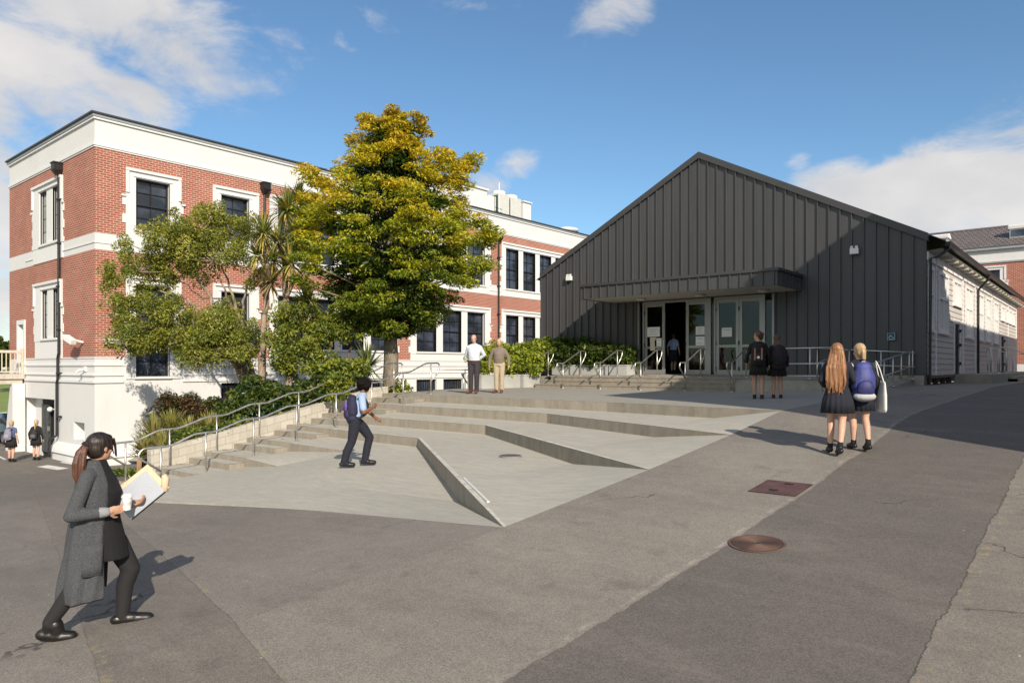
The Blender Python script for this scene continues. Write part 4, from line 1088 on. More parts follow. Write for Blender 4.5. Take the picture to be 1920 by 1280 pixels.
def tile_mat():
    m, nt, b = new_mat('grey brown roof tiles'); t = NT(nt); p = t.pos(); s = t.n('ShaderNodeSeparateXYZ', {0: p})
    v = t.n('ShaderNodeCombineXYZ', {0: s.outputs[0], 1: t.math('MULTIPLY', s.outputs[1], 1.0), 2: 0.0}).outputs[0]
    br = t.n('ShaderNodeTexBrick', {'Vector': v, 'Color1': c4((.20, .17, .155)), 'Color2': c4((.15, .125, .115)), 'Mortar': c4((.05, .045, .045)), 'Scale': 1.0, 'Mortar Size': .035, 'Brick Width': .30, 'Row Height': .34})
    nt.links.new(br.outputs['Color'], b.inputs['Base Color']); b.inputs['Roughness'].default_value = .6
    nt.links.new(t.bump(br.outputs['Fac'], -.8, .05), b.inputs['Normal'])
    return m
r_ = MB(); r_.quad((-16.3, 59.7, 8.37), (22, 59.7, 8.37), (22, 63.6, 10.28), (-16.3, 63.6, 10.28)); r_.quad((-16.3, 63.6, 10.28), (22, 63.6, 10.28), (22, 68, 8.37), (-16.3, 68, 8.37)); r_.build('roof', tile_mat(), bw2, recalc=False)
r_ = MB(); r_.tube([(-16.3, 63.6, 10.28), (22, 63.6, 10.28)], .12, 6); r_.build('ridge', pmat('ridge tiles', (.12, .10, .1), .7), bw2)
for i, (x, y, lab) in enumerate(((-10.1, 60.9, ''), (-4.9, 61.4, ''))):
    z = 8.37 + (y - 59.7) * .49
    r_ = MB(); r_.box(x - .75, x + .75, y - .3, y + .6, z - .2, z + .45); sk_ = r_.build('skylight', M['grey_cap'], bw2)
    r_ = MB(); r_.loft([[(xx, y - .45 + .1, z + .46), (xx, y + .7, z + .46), (xx, y + .7, z + .62), (xx, y + .1, z + .85), (xx, y - .4, z + .72)] for xx in (x - .85, x + .85)]); r_.build('hood', M['white_trim'], sk_, bevel=.05)
    r_ = MB(); r_.box(x - .65, x + .65, y - .33, y - .301, z - .05, z + .4); r_.build('pane', M['pane'], sk_)

# building to the right whose shadow falls over the ramp and the hall's corner
oc = thing('brick_side_block', 'tall gabled brick block standing to the right of the ramp, shading it', 'school building', (8, 14, -1.2))
p = MB()
prof = [(8.4, -1.5), (8.4, 8.15), (12.2, 8.55), (14.2, 8.9), (14.6, 10.25), (19.9, 10.3), (19.9, -1.5)]
k = len(prof)
p.add([(3.0, y, z) for y, z in prof] + [(16.0, y, z) for y, z in prof], [tuple(range(k)), tuple(range(2 * k - 1, k - 1, -1)), (0, k, k + 1, 1), (5, k + 5, k + 6, 6), (3, k + 3, k + 4, 4)])
p.build('brick_wall', M['brick_x'], oc)
p = MB()
for a, b in ((1, 2), (2, 3), (4, 5)): p.quad((2.9, prof[a][0], prof[a][1] + .02), (16.1, prof[a][0], prof[a][1] + .02), (16.1, prof[b][0], prof[b][1] + .02), (2.9, prof[b][0], prof[b][1] + .02))
p.build('roof', pmat('dark iron roof', (.10, .10, .10), .6), oc, recalc=False)
p = MB(); p.box(3.0, 14, 19.92, 48, -1.5, 6.3); p.build('low_wing', M['white_wall'], oc)
# ------------------------------------------------------------------ rails
def flange(mb, x, y, z): mb.tube([(x, y, z), (x, y, z + .018), (x, y, z + .04)], [.062, .055, .024], 10)
def arc(pts, k=4):
    """round the corners of a polyline"""
    out = [Vector(pts[0])]
    for a, b, c in zip(pts[:-2], pts[1:-1], pts[2:]):
        a, b, c = Vector(a), Vector(b), Vector(c); r = min(.11, (a - b).length * .45, (c - b).length * .45)
        p, q = b + (a - b).normalized() * r, b + (c - b).normalized() * r
        for i in range(k + 1):
            t = i / k; out.append(p * (1 - t) ** 2 + b * 2 * t * (1 - t) + q * t * t)
    out.append(Vector(pts[-1])); return out
posts = [(6.82, -2.57), (7.8, -2.346), (8.95, -2.095), (10.1, -1.835), (11.27, -1.58), (12.43, -1.32), (13.55, -1.06), (14.62, -.79)]
def stair_rail(x, dy, label):
    t = thing('stair_handrail', label, 'handrail', (x, 7 + dy, -2.6), group='steel handrails beside the terrace stairs')
    top = []
    for i, (y, z) in enumerate(posts):
        y += dy; zz = z + .9
        if i == 0: top += [(x, y - .38, zz - .02), (x, y + .22, zz)]
        elif i == len(posts) - 1: top += [(x, y - .2, zz), (x, y + .36, zz + .01)]
        else: top += [(x, y - .24, zz - .01), (x, y + .24, zz + .01)]
    y0, z0 = posts[0]; y1, z1 = posts[-1]
    path = [(x, y0 + dy, z0 + .38), (x, y0 + dy - .48, z0 + .72)] + top + [(x, y1 + dy + .30, z1 + .62), (x, y1 + dy, z1 + .38)]
    p = MB(); p.tube(arc(path), .0235, 8); p.build('rail', M['steel'], t, smooth=True)
    for y, z in posts:
        p = MB(); p.tube([(x, y + dy, z), (x, y + dy, z + .89)], .021, 8); flange(p, x, y + dy, z); p.build('post', M['steel'], t, smooth=True)
stair_rail(-15.4, 0, 'long stainless steel handrail on the outer side of the terrace stairs, nearer the terraces')
stair_rail(-16.93, -.10, 'long stainless steel handrail running along the block wall and garden bed')
LBL = ['first short steel handrail on the hall steps, in front of the bright hedge', 'second short steel handrail from the hedge end of the hall steps', 'third short steel handrail on the hall steps, before the planter boxes',
       'fourth short steel handrail on the hall steps, before the leftmost glass door', 'fifth short steel handrail on the hall steps, before the second glass door', 'last short steel handrail at the shaded right end of the hall steps']
hr0 = None
for i, x in enumerate((-17.15, -15.6, -13.97, -12.34, -10.70, -9.12)):
    if hr0 is None:
        hr0 = t = thing('step_handrail', LBL[0], 'handrail', (x, 21.5, -.785), group='short handrails on the hall steps')
        p = MB(); p.tube(arc([(0, 0, .42), (0, -.40, .78), (0, -.36, .93), (0, .05, .93), (0, 1.12, 1.40), (0, 1.50, 1.40), (0, 1.46, 1.2), (0, 1.16, .86)]), .0235, 8); p.build('rail', M['steel'], t, world=False, smooth=True)
        for y, z, h in ((0, 0, .92), (1.14, .445, .95)):
            p = MB(); p.tube([(0, y, z), (0, y, z + h)], .021, 8); flange(p, 0, y, z); p.build('post', M['steel'], t, world=False, smooth=True)
    else:
        c = copy_tree(hr0); c.location = (x, 21.5, -.785); c['label'] = LBL[i]
def railing(name, label, runs, posts_, r=.022, cat='railing'):
    t = thing(name, label, cat, posts_[0][:3])
    for run in runs:
        p = MB(); p.tube(arc(run) if len(run) > 2 else run, r, 8); p.build('rail', M['steel'], t, smooth=True)
    for x, y, z, h in posts_:
        p = MB(); p.tube([(x, y, z), (x, y, z + h)], r * .9, 8); flange(p, x, y, z); p.build('post', M['steel'], t, smooth=True)
    return t
yl, zl = 21.76, -.352
railing('landing_railing', 'stainless steel railing along the front of the shaded landing right of the hall steps', [[(-8.35, yl, .56), (-6.15, yl, .56)], [(-7.95, yl, .10), (-6.15, yl, .10)], [(-7.95, yl, -.26), (-6.15, yl, -.26)]], [(x, yl, zl, .91) for x in (-7.9, -6.85, -6.18)] )
railing('landing_railing', 'steel railing at the back of the landing close to the dark cladding', [[(-7.3, 23.75, .60), (-4.5, 23.75, .42)], [(-7.3, 23.75, .15), (-4.5, 23.75, .0)]], [(x, 23.75, -.29 - .07 * (x + 7.3) / 2.8, .84) for x in (-7.25, -6.3, -5.4, -4.55)])
railing('ramp_railing', 'steel ramp railing sloping down on the outer edge by the hall corner', [[(-4.62, 23.7, .46), (-4.8, 20.4, .10), (-4.86, 20.0, .06), (-4.86, 20.0, -.3)], [(-4.62, 23.7, -.0), (-4.8, 20.4, -.32)], [(-4.62, 23.7, -.30), (-4.8, 20.4, -.64)]], [(-4.62 - .18 * k / 4, 23.65 - 3.2 * k / 4, -.37 - .345 * k / 4, .80) for k in range(5)])
railing('ramp_railing', 'steel ramp railing on the inner edge, behind the two fair haired girls', [[(-6.15, 23.4, .55), (-6.15, 20.5, .16), (-6.15, 20.15, .1), (-6.15, 20.15, -.3)], [(-6.15, 23.4, .12), (-6.15, 20.5, -.25)]], [(-6.12, 21.4, -.62, .87), (-6.12, 20.5, -.74, .88)])
# side deck and steps along the weatherboard wall
dk = MB(); dk.box(-4.18, -3.1, 28.3, 33.0, -.8, -.24); dk.box(-4.18, -3.1, 33.0, 48.6, -.8, -.241)
for i in range(3): dk.box(-3.1, -2.8 + .28 * (2 - i), 33.0, 46.0, -.8 - .2 * 0, -.32 - .09 * (2 - i) if False else -.55 + .105 * (i))
o = dk.build('side_steps', M['plat']); tag(o, kind='structure')
railing('deck_railing', 'steel railing with two sloping handrails along the deck by the weatherboard wall', [[(-3.15, 28.4, .72), (-3.15, 33.1, .72)], [(-3.15, 46.2, .72), (-3.15, 48.5, .72)], [(-3.15, 33.1, .72), (-3.0, 33.1, .70), (-2.35, 33.1, .40), (-2.2, 33.1, .3), (-2.3, 33.1, .05)], [(-3.15, 46.2, .72), (-3.0, 46.2, .70), (-2.35, 46.2, .40), (-2.2, 46.2, .3), (-2.3, 46.2, .05)], [(-4.1, 48.5, .72), (-3.15, 48.5, .72)], [(-4.0, 35, .72), (-4.0, 45, .72)]],
        [(-3.15, y, -.24, .95) for y in (28.5, 30.8, 33.1, 46.2, 48.4)] + [(-2.35, 33.1, -.55, .95), (-2.35, 46.2, -.55, .95)] + [(-4.0, y, -.24, .95) for y in (35.2, 38.5, 41.6, 44.8)])
pl_ = MB(); pl_.box(HR - .3, HR + .12, 24.05, 28.25, -.33, -.26)
pl_.build('base_board', pmat('weathered brown timber', (.13, .10, .075), .85, .3, 4), hall)
for y in (24.4, 25.6, 26.8, 27.9):
    p = MB(); p.box(HR - .1, HR + .04, y - .08, y + .08, -.7, -.331); p.build('pile', MC['weathered brown timber'], hall)
# wire fence and rails of the sunken walk beside the brick block
railing('area_fence', 'thin dark railing above the basement windows beyond the platform', [[(-18.2, 15.6, -.1), (-18.2, 26.5, -.1)], [(-18.2, 15.6, -1.2), (-18.2, 26.5, -1.2)]], [(-18.2, y, -1.62, 1.55) for y in (15.6, 17.3, 19.0, 20.8, 22.6, 24.5, 26.4)], .018, 'fence')
railing('path_handrail', 'dark steel handrail climbing the path between the garden bed and white plinth', [[(-26.7, 11.9, -2.75), (-26.7, 12.3, -2.55), (-26.7, 14.6, -1.35), (-26.7, 15.2, -1.35)], [(-28.6, 12.0, -2.75), (-28.6, 15.0, -1.3), (-28.6, 15.6, -1.3)]], [(-26.7, 12.2, -3.4, .85), (-26.7, 14.9, -2.1, .85), (-28.6, 12.4, -3.3, .85), (-28.6, 15.4, -1.85, .6)], .024)
railing('path_handrail', 'dark sloping handrail leading down to the basement between the two men and the windows', [[(-18.6, 20.6, -1.05), (-18.6, 19.9, -1.0), (-18.0, 18.6, -.25), (-17.4, 18.2, -.2)]], [(-18.6, 20.4, -1.62, .6), (-17.7, 18.4, -1.0, .78)], .026)
# ------------------------------------------------------------------ planters and hedges
BOXM = pmat('pale grey fibre planter', (.42, .42, .40), .75, .10, 4)
PL = [(-16.75, 23.5, 1.28, .6, -.31, .40, 'leftmost of three low grey planter boxes against the dark hall wall'), (-15.4, 23.5, 1.28, .6, -.31, .40, 'middle of three low grey planter boxes against the dark hall wall'), (-14.3, 23.5, .80, .6, -.31, .40, 'rightmost grey planter box, beside the glass doors')]
PL2 = [(-17.45, 21.55, .7, 1.0, -.78, .50, 'pale planter box at the left foot of the hall steps'), (-17.5, 20.35, .7, 1.1, -.78, .50, 'grey planter box right behind the man in the brown jumper'), (-17.5, 19.15, .7, .8, -.78, .50, 'grey planter box between the two standing men')]
for x, y, w, d, z, h, lab in PL + PL2:
    p = MB(); t_ = .04
    p.box(x - w / 2, x + w / 2, y - d / 2, y + d / 2, z, z + h - .05); p.box(x - w / 2 - .01, x + w / 2 + .01, y - d / 2 - .01, y - d / 2 + t_, z + h - .05, z + h); p.box(x - w / 2 - .01, x + w / 2 + .01, y + d / 2 - t_, y + d / 2 + .01, z + h - .05, z + h)
    p.box(x - w / 2 - .01, x - w / 2 + t_, y - d / 2 + t_, y + d / 2 - t_, z + h - .05, z + h); p.box(x + w / 2 - t_, x + w / 2 + .01, y - d / 2 + t_, y + d / 2 - t_, z + h - .05, z + h)
    o = p.build('planter_box', BOXM, loc=(x, y, z), bevel=.008); tag(o, lab, 'planter', 'planter boxes of hedge by the hall')

# ------------------------------------------------------------------ foliage
def leaves(name, P, A, B, mi, mats, parent):
    """diamond leaves: centre P, half length A, half width B (N,3 arrays)"""
    n = len(P); P = np.asarray(P); A = np.asarray(A); B = np.asarray(B)
    nrm = np.cross(A, B); ln = np.linalg.norm(nrm, axis=1, keepdims=True) + 1e-9; nrm /= ln
    k = np.linalg.norm(B, axis=1, keepdims=True) * .45
    v = np.stack([P - A, P + B + nrm * k, P + A, P - B + nrm * k], 1).reshape(-1, 3).astype(np.float32)
    off = np.array(WM[parent].translation, dtype=np.float32) if parent is not None else 0
    me = bpy.data.meshes.new(name)
    me.vertices.add(n * 4); me.vertices.foreach_set('co', (v - off).ravel())
    me.loops.add(n * 6); idx = np.arange(n)[:, None] * 4 + np.array([[0, 1, 2, 0, 2, 3]])
    me.loops.foreach_set('vertex_index', idx.ravel().astype(np.int32))
    me.polygons.add(n * 2); me.polygons.foreach_set('loop_start', np.arange(n * 2, dtype=np.int32) * 3)
    me.polygons.foreach_set('loop_total', np.full(n * 2, 3, dtype=np.int32)) if hasattr(me.polygons[0], 'loop_total') and False else None
    for m in mats: me.materials.append(m)
    me.polygons.foreach_set('material_index', np.repeat(np.asarray(mi, dtype=np.int32), 2))
    me.update(calc_edges=True); me.validate()
    return put(name, me, parent, world=False)
rng = np.random.default_rng(11)
def unit(v): return v / (np.linalg.norm(v, axis=-1, keepdims=True) + 1e-9)
def cloud(c, r, n, shell=.55, up=.0):
    """n points in an ellipsoid, biased to the outside; returns points and outward directions"""
    d = unit(rng.normal(size=(n, 3)) + np.array([0, 0, up])); q = rng.random(n) ** (1 / 3) * (1 - shell) + shell * (rng.random(n) ** .25)
    q = np.clip(q, 0, 1)[:, None]
    return np.asarray(c) + d * q * np.asarray(r), d
def leafdirs(d, n, droop=.0, out=.8, flat=.6):
    a = unit(d * out + rng.normal(size=(n, 3)) * .7 + np.array([0, 0, -droop]))
    nn = unit(rng.normal(size=(n, 3)) * .55 + np.array([0, 0, flat]) + d * .5)
    b = unit(np.cross(nn, a)); return a, b
def limb(mb, a, b, r0, r1, wig=.12, n=6, seed=0):
    rr = random.Random(seed); a = Vector(a); b = Vector(b); L = (b - a).length
    pts = []; rs = []
    for i in range(n + 1):
        t = i / n; w = math.sin(t * math.pi) * wig * L
        pts.append(a.lerp(b, t) + Vector((rr.uniform(-1, 1), rr.uniform(-1, 1), rr.uniform(-.5, .5))) * w * .5); rs.append(r0 + (r1 - r0) * t)
    mb.tube(pts, rs, 8); return pts
def bark(name, col):
    m, nt, b = new_mat(name); t = NT(nt); p = t.obj()
    a = t.noise(t.mapping(p, (9, 9, 1.6)), 2.0, 6, .7); c = t.noise(p, 2.2, 4)
    cc = t.mix(t.ramp(a, .35, .65), c4(col, .5), c4(col, 1.2)); cc = t.mix(t.ramp(c, .45, .7, 0, .5), cc, c4((.34, .31, .25)))
    nt.links.new(cc, b.inputs['Base Color']); b.inputs['Roughness'].default_value = .9
    nt.links.new(t.bump(a, .8, .03), b.inputs['Normal']); return m
BK1 = bark('grey ridged bark', (.23, .19, .145)); BK2 = bark('pale flaking bark', (.36, .27, .19)); BK3 = bark('dark slender bark', (.09, .07, .055))
G_gold = leafmat('golden leaf', (.60, .455, .03)); G_yel = leafmat('yellow green leaf', (.40, .405, .03)); G_grn = leafmat('fresh green leaf', (.185, .235, .022)); G_dk = leafmat('deep green leaf', (.040, .072, .012)); G_brz = leafmat('bronze shoot leaf', (.36, .20, .04))

# golden tree: tiers of drooping sprays on an uneven cone
TX, TY, TZ = -18.3, 15.55, -.95
gt_ = thing('golden_tree', 'tall conical tree with golden upper foliage and green lower tiers behind the stair top', 'tree', (TX, TY, TZ))
p = MB()
limb(p, (TX, TY, TZ - .2), (TX + .02, TY, TZ + 2.9), .27, .20, .02, 8, 3); limb(p, (TX, TY, TZ + 2.8), (TX + .05, TY, TZ + 8.3), .20, .03, .03, 10, 4)
PROF = [(2.0, .2), (2.35, 1.2), (2.9, 1.85), (3.6, 2.4), (4.4, 2.6), (5.2, 2.72), (6.0, 2.55), (6.8, 2.1), (7.4, 1.65), (8.0, 1.2), (8.6, .85), (9.1, .75), (9.5, .62), (9.75, .2)]
PROF = [(2.0 + (a - 2.0) * .915, b) for a, b in PROF]
def prof(z): return float(np.interp(z, [a for a, b in PROF], [b for a, b in PROF]))
Ps, As, Bs, Ms = [], [], [], []
cl = []
rt = random.Random(21)
for k in range(1350):
    z = 2.1 + 6.85 * (k / 1350.0) ** 1.05 + rt.uniform(-.12, .12); a = rt.uniform(0, 2 * math.pi)
    lump = 1 + .14 * math.sin(3 * a + 1.7 * z) + .12 * math.sin(5 * a - 2.6 * z + 1) + .10 * math.sin(z * 7.5 + 1.5 * math.sin(2 * a))
    rr = prof(z) * lump * (rt.uniform(.82, 1.04) if rt.random() < .76 else rt.uniform(.25, .75))
    if rr > .7 * prof(z) and mnoise.noise(Vector((rr * math.cos(a) * 1.0, rr * math.sin(a) * 1.0, z * 1.5))) < -.16: continue
    cl.append((rr * math.cos(a), rr * math.sin(a), z, a, rr / max(prof(z), .1)))
Rv = Vector((CC, SS, 0))
# outlying branch tips, right shoulder and left arm and two leaders
for (lx, z, n) in ((2.62, 7.85, 6), (2.45, 7.5, 7), (2.25, 7.1, 8), (1.95, 7.75, 5), (1.75, 7.95, 5), (1.9, 7.3, 7), (-2.7, 7.35, 6), (-2.4, 7.1, 7), (-2.0, 6.8, 7), (-1.55, 7.5, 5), (.9, 9.1, 5), (1.05, 8.85, 4), (-.85, 9.1, 6), (-.6, 8.95, 6), (0, 9.35, 5), (.3, 9.2, 5), (3.35, 5.35, 6), (3.1, 5.1, 7), (2.9, 5.7, 6), (-1.15, 8.35, 5), (3.2, 4.3, 7), (-2.75, 5.9, 8), (-2.6, 6.4, 8)):
    for i in range(n):
        d = rt.uniform(-.5, .5); q = Rv * (lx + rt.uniform(-.18, .18)); cl.append((q.x + d * -SS * .8, q.y + d * CC * .8, z + rt.uniform(-.16, .16), math.atan2(q.y, q.x), 1.0))
for (x, y, z, a, q) in cl:
    inner = abs(q) < .78
    n = rt.randint(84, 118) if not inner else 60
    s = rt.uniform(.24, .38) * (1.25 if inner else 1) * (1.0 if z < 8.6 else .75)
    d = np.array([math.cos(a), math.sin(a), .12])
    pts, dirs = cloud((TX + x, TY + y, TZ + z), (s * 1.25, s * 1.25, s * .52), n, .35, .25)
    fan = unit(pts - np.array([TX + x - d[0] * s, TY + y - d[1] * s, TZ + z]))
    A, B = leafdirs(unit(fan + d * .4), n, .18, 1.2, .9)
    L = rng.uniform(.046, .084, n)[:, None] * (1.7 if inner else 1)
    Ps.append(pts); As.append(A * L); Bs.append(B * L * rng.uniform(.28, .44, n)[:, None])
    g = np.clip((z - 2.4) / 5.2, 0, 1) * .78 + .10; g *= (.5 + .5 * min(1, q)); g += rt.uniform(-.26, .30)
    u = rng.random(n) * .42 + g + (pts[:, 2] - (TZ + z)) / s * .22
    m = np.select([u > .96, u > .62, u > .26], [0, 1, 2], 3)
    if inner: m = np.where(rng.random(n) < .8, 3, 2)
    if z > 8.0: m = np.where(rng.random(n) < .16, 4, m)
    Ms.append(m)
    if rt.random() < .09: limb(p, (TX + x * .05, TY + y * .05, TZ + max(2.3, z - .25 - .45 * abs(q) * prof(z) * .6)), (TX + x * .95, TY + y * .95, TZ + z - .06), .05, .012, .08, 5, rt.randint(0, 9999))
p.build('trunk', BK1, gt_, smooth=True)
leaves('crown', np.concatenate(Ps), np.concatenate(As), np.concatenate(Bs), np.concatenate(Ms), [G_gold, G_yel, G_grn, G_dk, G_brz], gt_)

def at(px, py, D):
    r = (px - 960) / FPX
    return Vector(((r * CC - SS) * D, (CC + r * SS) * D, (688 - py) / FPX * D))
def leafy(name, label, cat, base, clumps, mats, weights, leaf=(.05, .085), wid=.42, dens=75, stems=(), barkm=BK2, flat=.7, group=None, seed=1, sub=True, limbs=True, parts=('crown', 'trunk'), airy=False):
    """clumps: (centre, radius xyz); each is broken into smaller tufts with gaps between"""
    rs = random.Random(seed); t = thing(name, label, cat, base, group=group)
    Ps, As, Bs, Ms = [], [], [], []; mb = MB()
    for s_ in stems:
        for a, b, r0, r1 in zip(s_[:-1], s_[1:], [q[1] for q in s_[:-1]], [q[1] for q in s_[1:]]): limb(mb, a[0], b[0], r0, r1, .10, 5, rs.randint(0, 9999))
    for c, r in clumps:
        c = Vector(c); vol = (r[0] * r[1] * r[2]) ** (1 / 3)
        nt_ = max(3, int(17 * (vol / .6) ** 1.6)) if sub else 1
        for k in range(nt_):
            d = Vector((rs.gauss(0, 1), rs.gauss(0, 1), rs.gauss(0, 1) + .2)).normalized(); q = rs.uniform(.45, 1.38 if airy else 1.18)
            cc = c + Vector((d.x * r[0] * q, d.y * r[1] * q, d.z * r[2] * q)) if sub else c
            s = rs.uniform(.17, .30) if sub else vol
            n = int(dens * rs.uniform(.7, 1.2)) if sub else dens
            pts, dirs = cloud(cc, (s * 1.15, s * 1.15, s * (1.05 if airy else .75)) if sub else r, n, .15 if airy else .3, .2)
            A, B = leafdirs(unit(dirs + np.array(d) * .5), n, .05, .9, flat)
            L = rng.uniform(leaf[0], leaf[1], n)[:, None]
            Ps.append(pts); As.append(A * L); Bs.append(B * L * wid * rng.uniform(.8, 1.2, n)[:, None])
            Ms.append(rng.choice(len(mats), n, p=np.array(weights) / sum(weights)) if rs.random() < .7 else np.full(n, rs.choices(range(len(mats)), weights)[0]))
            if sub and limbs and rs.random() < .5: limb(mb, c - Vector((0, 0, r[2] * .3)), cc, .018, .006, .15, 3, rs.randint(0, 9999))
    if mb.v: mb.build(parts[1], barkm, t, smooth=True)
    leaves(parts[0], np.concatenate(Ps), np.concatenate(As), np.concatenate(Bs), np.concatenate(Ms), mats, t)
    return t
O1 = leafmat('olive leaf', (.28, .285, .04)); O2 = leafmat('olive green leaf', (.16, .20, .034)); O3 = leafmat('dark olive leaf', (.08, .105, .02)); O4 = leafmat('pale olive leaf', (.42, .40, .09))
# the spreading tree on the left: several leaning stems, open crown with gaps
b0 = Vector((-22.6, 13.0, -1.2)); DD = 24.4
J = lambda px, py, dd=0.0: at(px, py, DD + dd)
stems = [
    [(b0, .17), (J(448, 690), .14), (J(418, 645), .10), (J(392, 600), .07), (J(350, 560, -.6), .04), (J(300, 545, -1), .02)],
    [(b0 + Vector((.15, .1, 0)), .14), (J(455, 680, .3), .11), (J(420, 610, .6), .07), (J(372, 520, .5), .04), (J(340, 470, .5), .02)],
    [(b0 + Vector((.25, .2, 0)), .12), (J(462, 670, .5), .09), (J(452, 600, .5), .06), (J(430, 540, .5), .04), (J(405, 460, .5), .02)],
    [(J(452, 600, .5), .05), (J(462, 540, .2), .035), (J(470, 480, .2), .018)], [(J(440, 600, .5), .05), (J(415, 530, -.5), .03), (J(400, 470, -.8), .02)],
    [(J(400, 615), .05), (J(345, 590, -1), .03), (J(280, 575, -1.4), .018)], [(J(418, 645), .06), (J(350, 625, -1.2), .03), (J(285, 612, -1.8), .016)], [(J(418, 560, .5), .03), (J(380, 560, 1), .02), (J(330, 520, 1.2), .012)],
    [(J(445, 680), .05), (J(415, 660, -.8), .03), (J(385, 655, -1), .015)],
]
CL = [(388, 428, 46, .3), (432, 432, 40, .8), (350, 452, 42, .2), (305, 478, 44, -.2), (262, 500, 36, -.6), (224, 522, 26, -.8), (340, 500, 40, .5), (290, 520, 34, .8), (400, 480, 40, -.3), (446, 478, 34, .4), (460, 440, 24, .9), (475, 520, 24, .5), (370, 475, 36, 1.0), (330, 440, 30, -.6),
      (262, 588, 38, -1.4), (300, 600, 40, -1.6), (225, 570, 22, -1.4), (255, 628, 34, -1.8), (292, 640, 34, -1.6), (330, 608, 28, -1.2), (345, 640, 22, -1.0), (318, 572, 26, -1),
      (400, 615, 42, -1.4), (440, 622, 36, -1.2), (375, 640, 34, -1.6), (420, 650, 40, -1.6), (462, 655, 26, -1.2), (388, 668, 26, -1.6), (410, 590, 26, -1.0), (355, 665, 22, -1.4), (240, 650, 20, -1.6)]
clumps = []
for px, py, r, dd in CL:
    rr = r / FPX * DD; clumps.append((J(px, py, dd), (rr * 1.08, rr * 1.25, rr * .85)))
leafy('spreading_tree', 'multi stemmed olive green tree leaning left over the white plinth of the brick block', 'tree', b0, clumps, [O1, O2, O3, O4], [.40, .30, .10, .20], (.034, .064), .42, 120, stems, BK2, flat=.25, seed=5, airy=True)

# cabbage trees
SW = [leafmat('sword leaf green', (.19, .23, .045), .25), leafmat('sword leaf yellow', (.46, .38, .10), .25), leafmat('sword leaf dark', (.085, .12, .03), .25), leafmat('dead sword leaf', (.30, .22, .13), .2)]
def swords(c, n, L, seed, dead=.1, up=.35):
    rs = random.Random(seed); V, F, MI = [], [], []
    for i in range(n):
        a = rs.uniform(0, 2 * math.pi); el = rs.uniform(-1.1, 1.5) if rs.random() < .55 else rs.uniform(.1, 1.5); l = L * rs.uniform(.7, 1.1)
        d = Vector((math.cos(a) * math.cos(el), math.sin(a) * math.cos(el), math.sin(el))); side = d.cross(Vector((0, 0, 1)));
        if side.length < .1: side = Vector((1, 0, 0))
        side.normalize(); p = Vector(c) + d * .05; w0 = rs.uniform(.034, .052); b = len(V); seg = 5; dv = d.copy()
        for k in range(seg + 1):
            t = k / seg; w = w0 * (1 - t) ** .7 * (1.0 if k else .6)
            V += [p - side * w, p + side * w]; dv = (dv + Vector((0, 0, -(.10 + .22 * t) * (1.2 - abs(dv.z)) * 1.15))).normalized(); p = p + dv * (l / seg)
        F += [(b + 2 * k, b + 2 * k + 1, b + 2 * k + 3, b + 2 * k + 2) for k in range(seg)]
        mi = (1 if rs.random() < .75 else 3) if el < -.35 else (rs.choices((0, 1, 2), (.55, .22, .23))[0])
        if rs.random() < dead: mi = 3
        MI += [mi] * seg
    return V, F, MI
def cabbage(label, base, trunk, heads, seed, group):
    t = thing('cabbage_tree', label, 'tree', base, group=group); mb = MB()
    for path in trunk:
        for (a, r0), (b, r1) in zip(path[:-1], path[1:]): limb(mb, a, b, r0, r1, .05, 5, seed)
    mb.build('trunk', BK2, t, smooth=True)
    for i, (c, n, L, dead) in enumerate(heads):
        V, F, MI = swords(c, int(n * 1.5), L * .93, seed + i * 7, dead); h = MB(); h.v = [tuple(v) for v in V]; h.f = F; h.m = MI
        h.build('leaf_head', SW, t, recalc=False)
K = lambda px, py, D=25.6: at(px, py, D * .925)
cabbage('taller cabbage tree with spiky sword leaf heads just left of the golden tree', K(548, 708, 25.2), [[(K(552, 712, 25.2), .15), (K(540, 640, 25.2), .12), (K(536, 560, 25.2), .10), (K(532, 470, 25.4), .08), (K(538, 400, 25.6), .06)], [(K(536, 560, 25.2), .08), (K(552, 520, 25), .06), (K(548, 490, 24.8), .05)], [(K(538, 610, 25), .07), (K(560, 585, 24.6), .05), (K(573, 572, 24.4), .04)], [(K(532, 470, 25.4), .06), (K(565, 440, 26), .05), (K(578, 420, 26.2), .04)]],
        [(K(538, 398), 120, .95, .04), (K(545, 496, 24.8), 110, .95, .08), (K(574, 572, 24.4), 95, .90, .05), (K(576, 430, 26.2), 90, .85, .1), (K(560, 375, 26), 70, .7, .04), (K(520, 455, 25), 60, .75, .2), (K(555, 440, 25.2), 70, .8, .3)], 31, 'cabbage trees by the golden tree')
cabbage('shorter cabbage tree with pale trunk and dead leaf skirt before the downpipe', K(490, 722, 25.0), [[(K(488, 726, 25.0), .13), (K(492, 660, 25), .10), (K(496, 590, 25), .09), (K(502, 530, 25), .08), (K(498, 460, 25), .06)], [(K(494, 650, 25), .05), (K(506, 640, 24.9), .03)]],
        [(K(494, 440, 25), 85, .85, .05), (K(508, 530, 24.8), 80, .70, .75), (K(512, 492, 25), 80, .8, .15), (K(482, 480, 25), 50, .7, .1)], 57, 'cabbage trees by the golden tree')

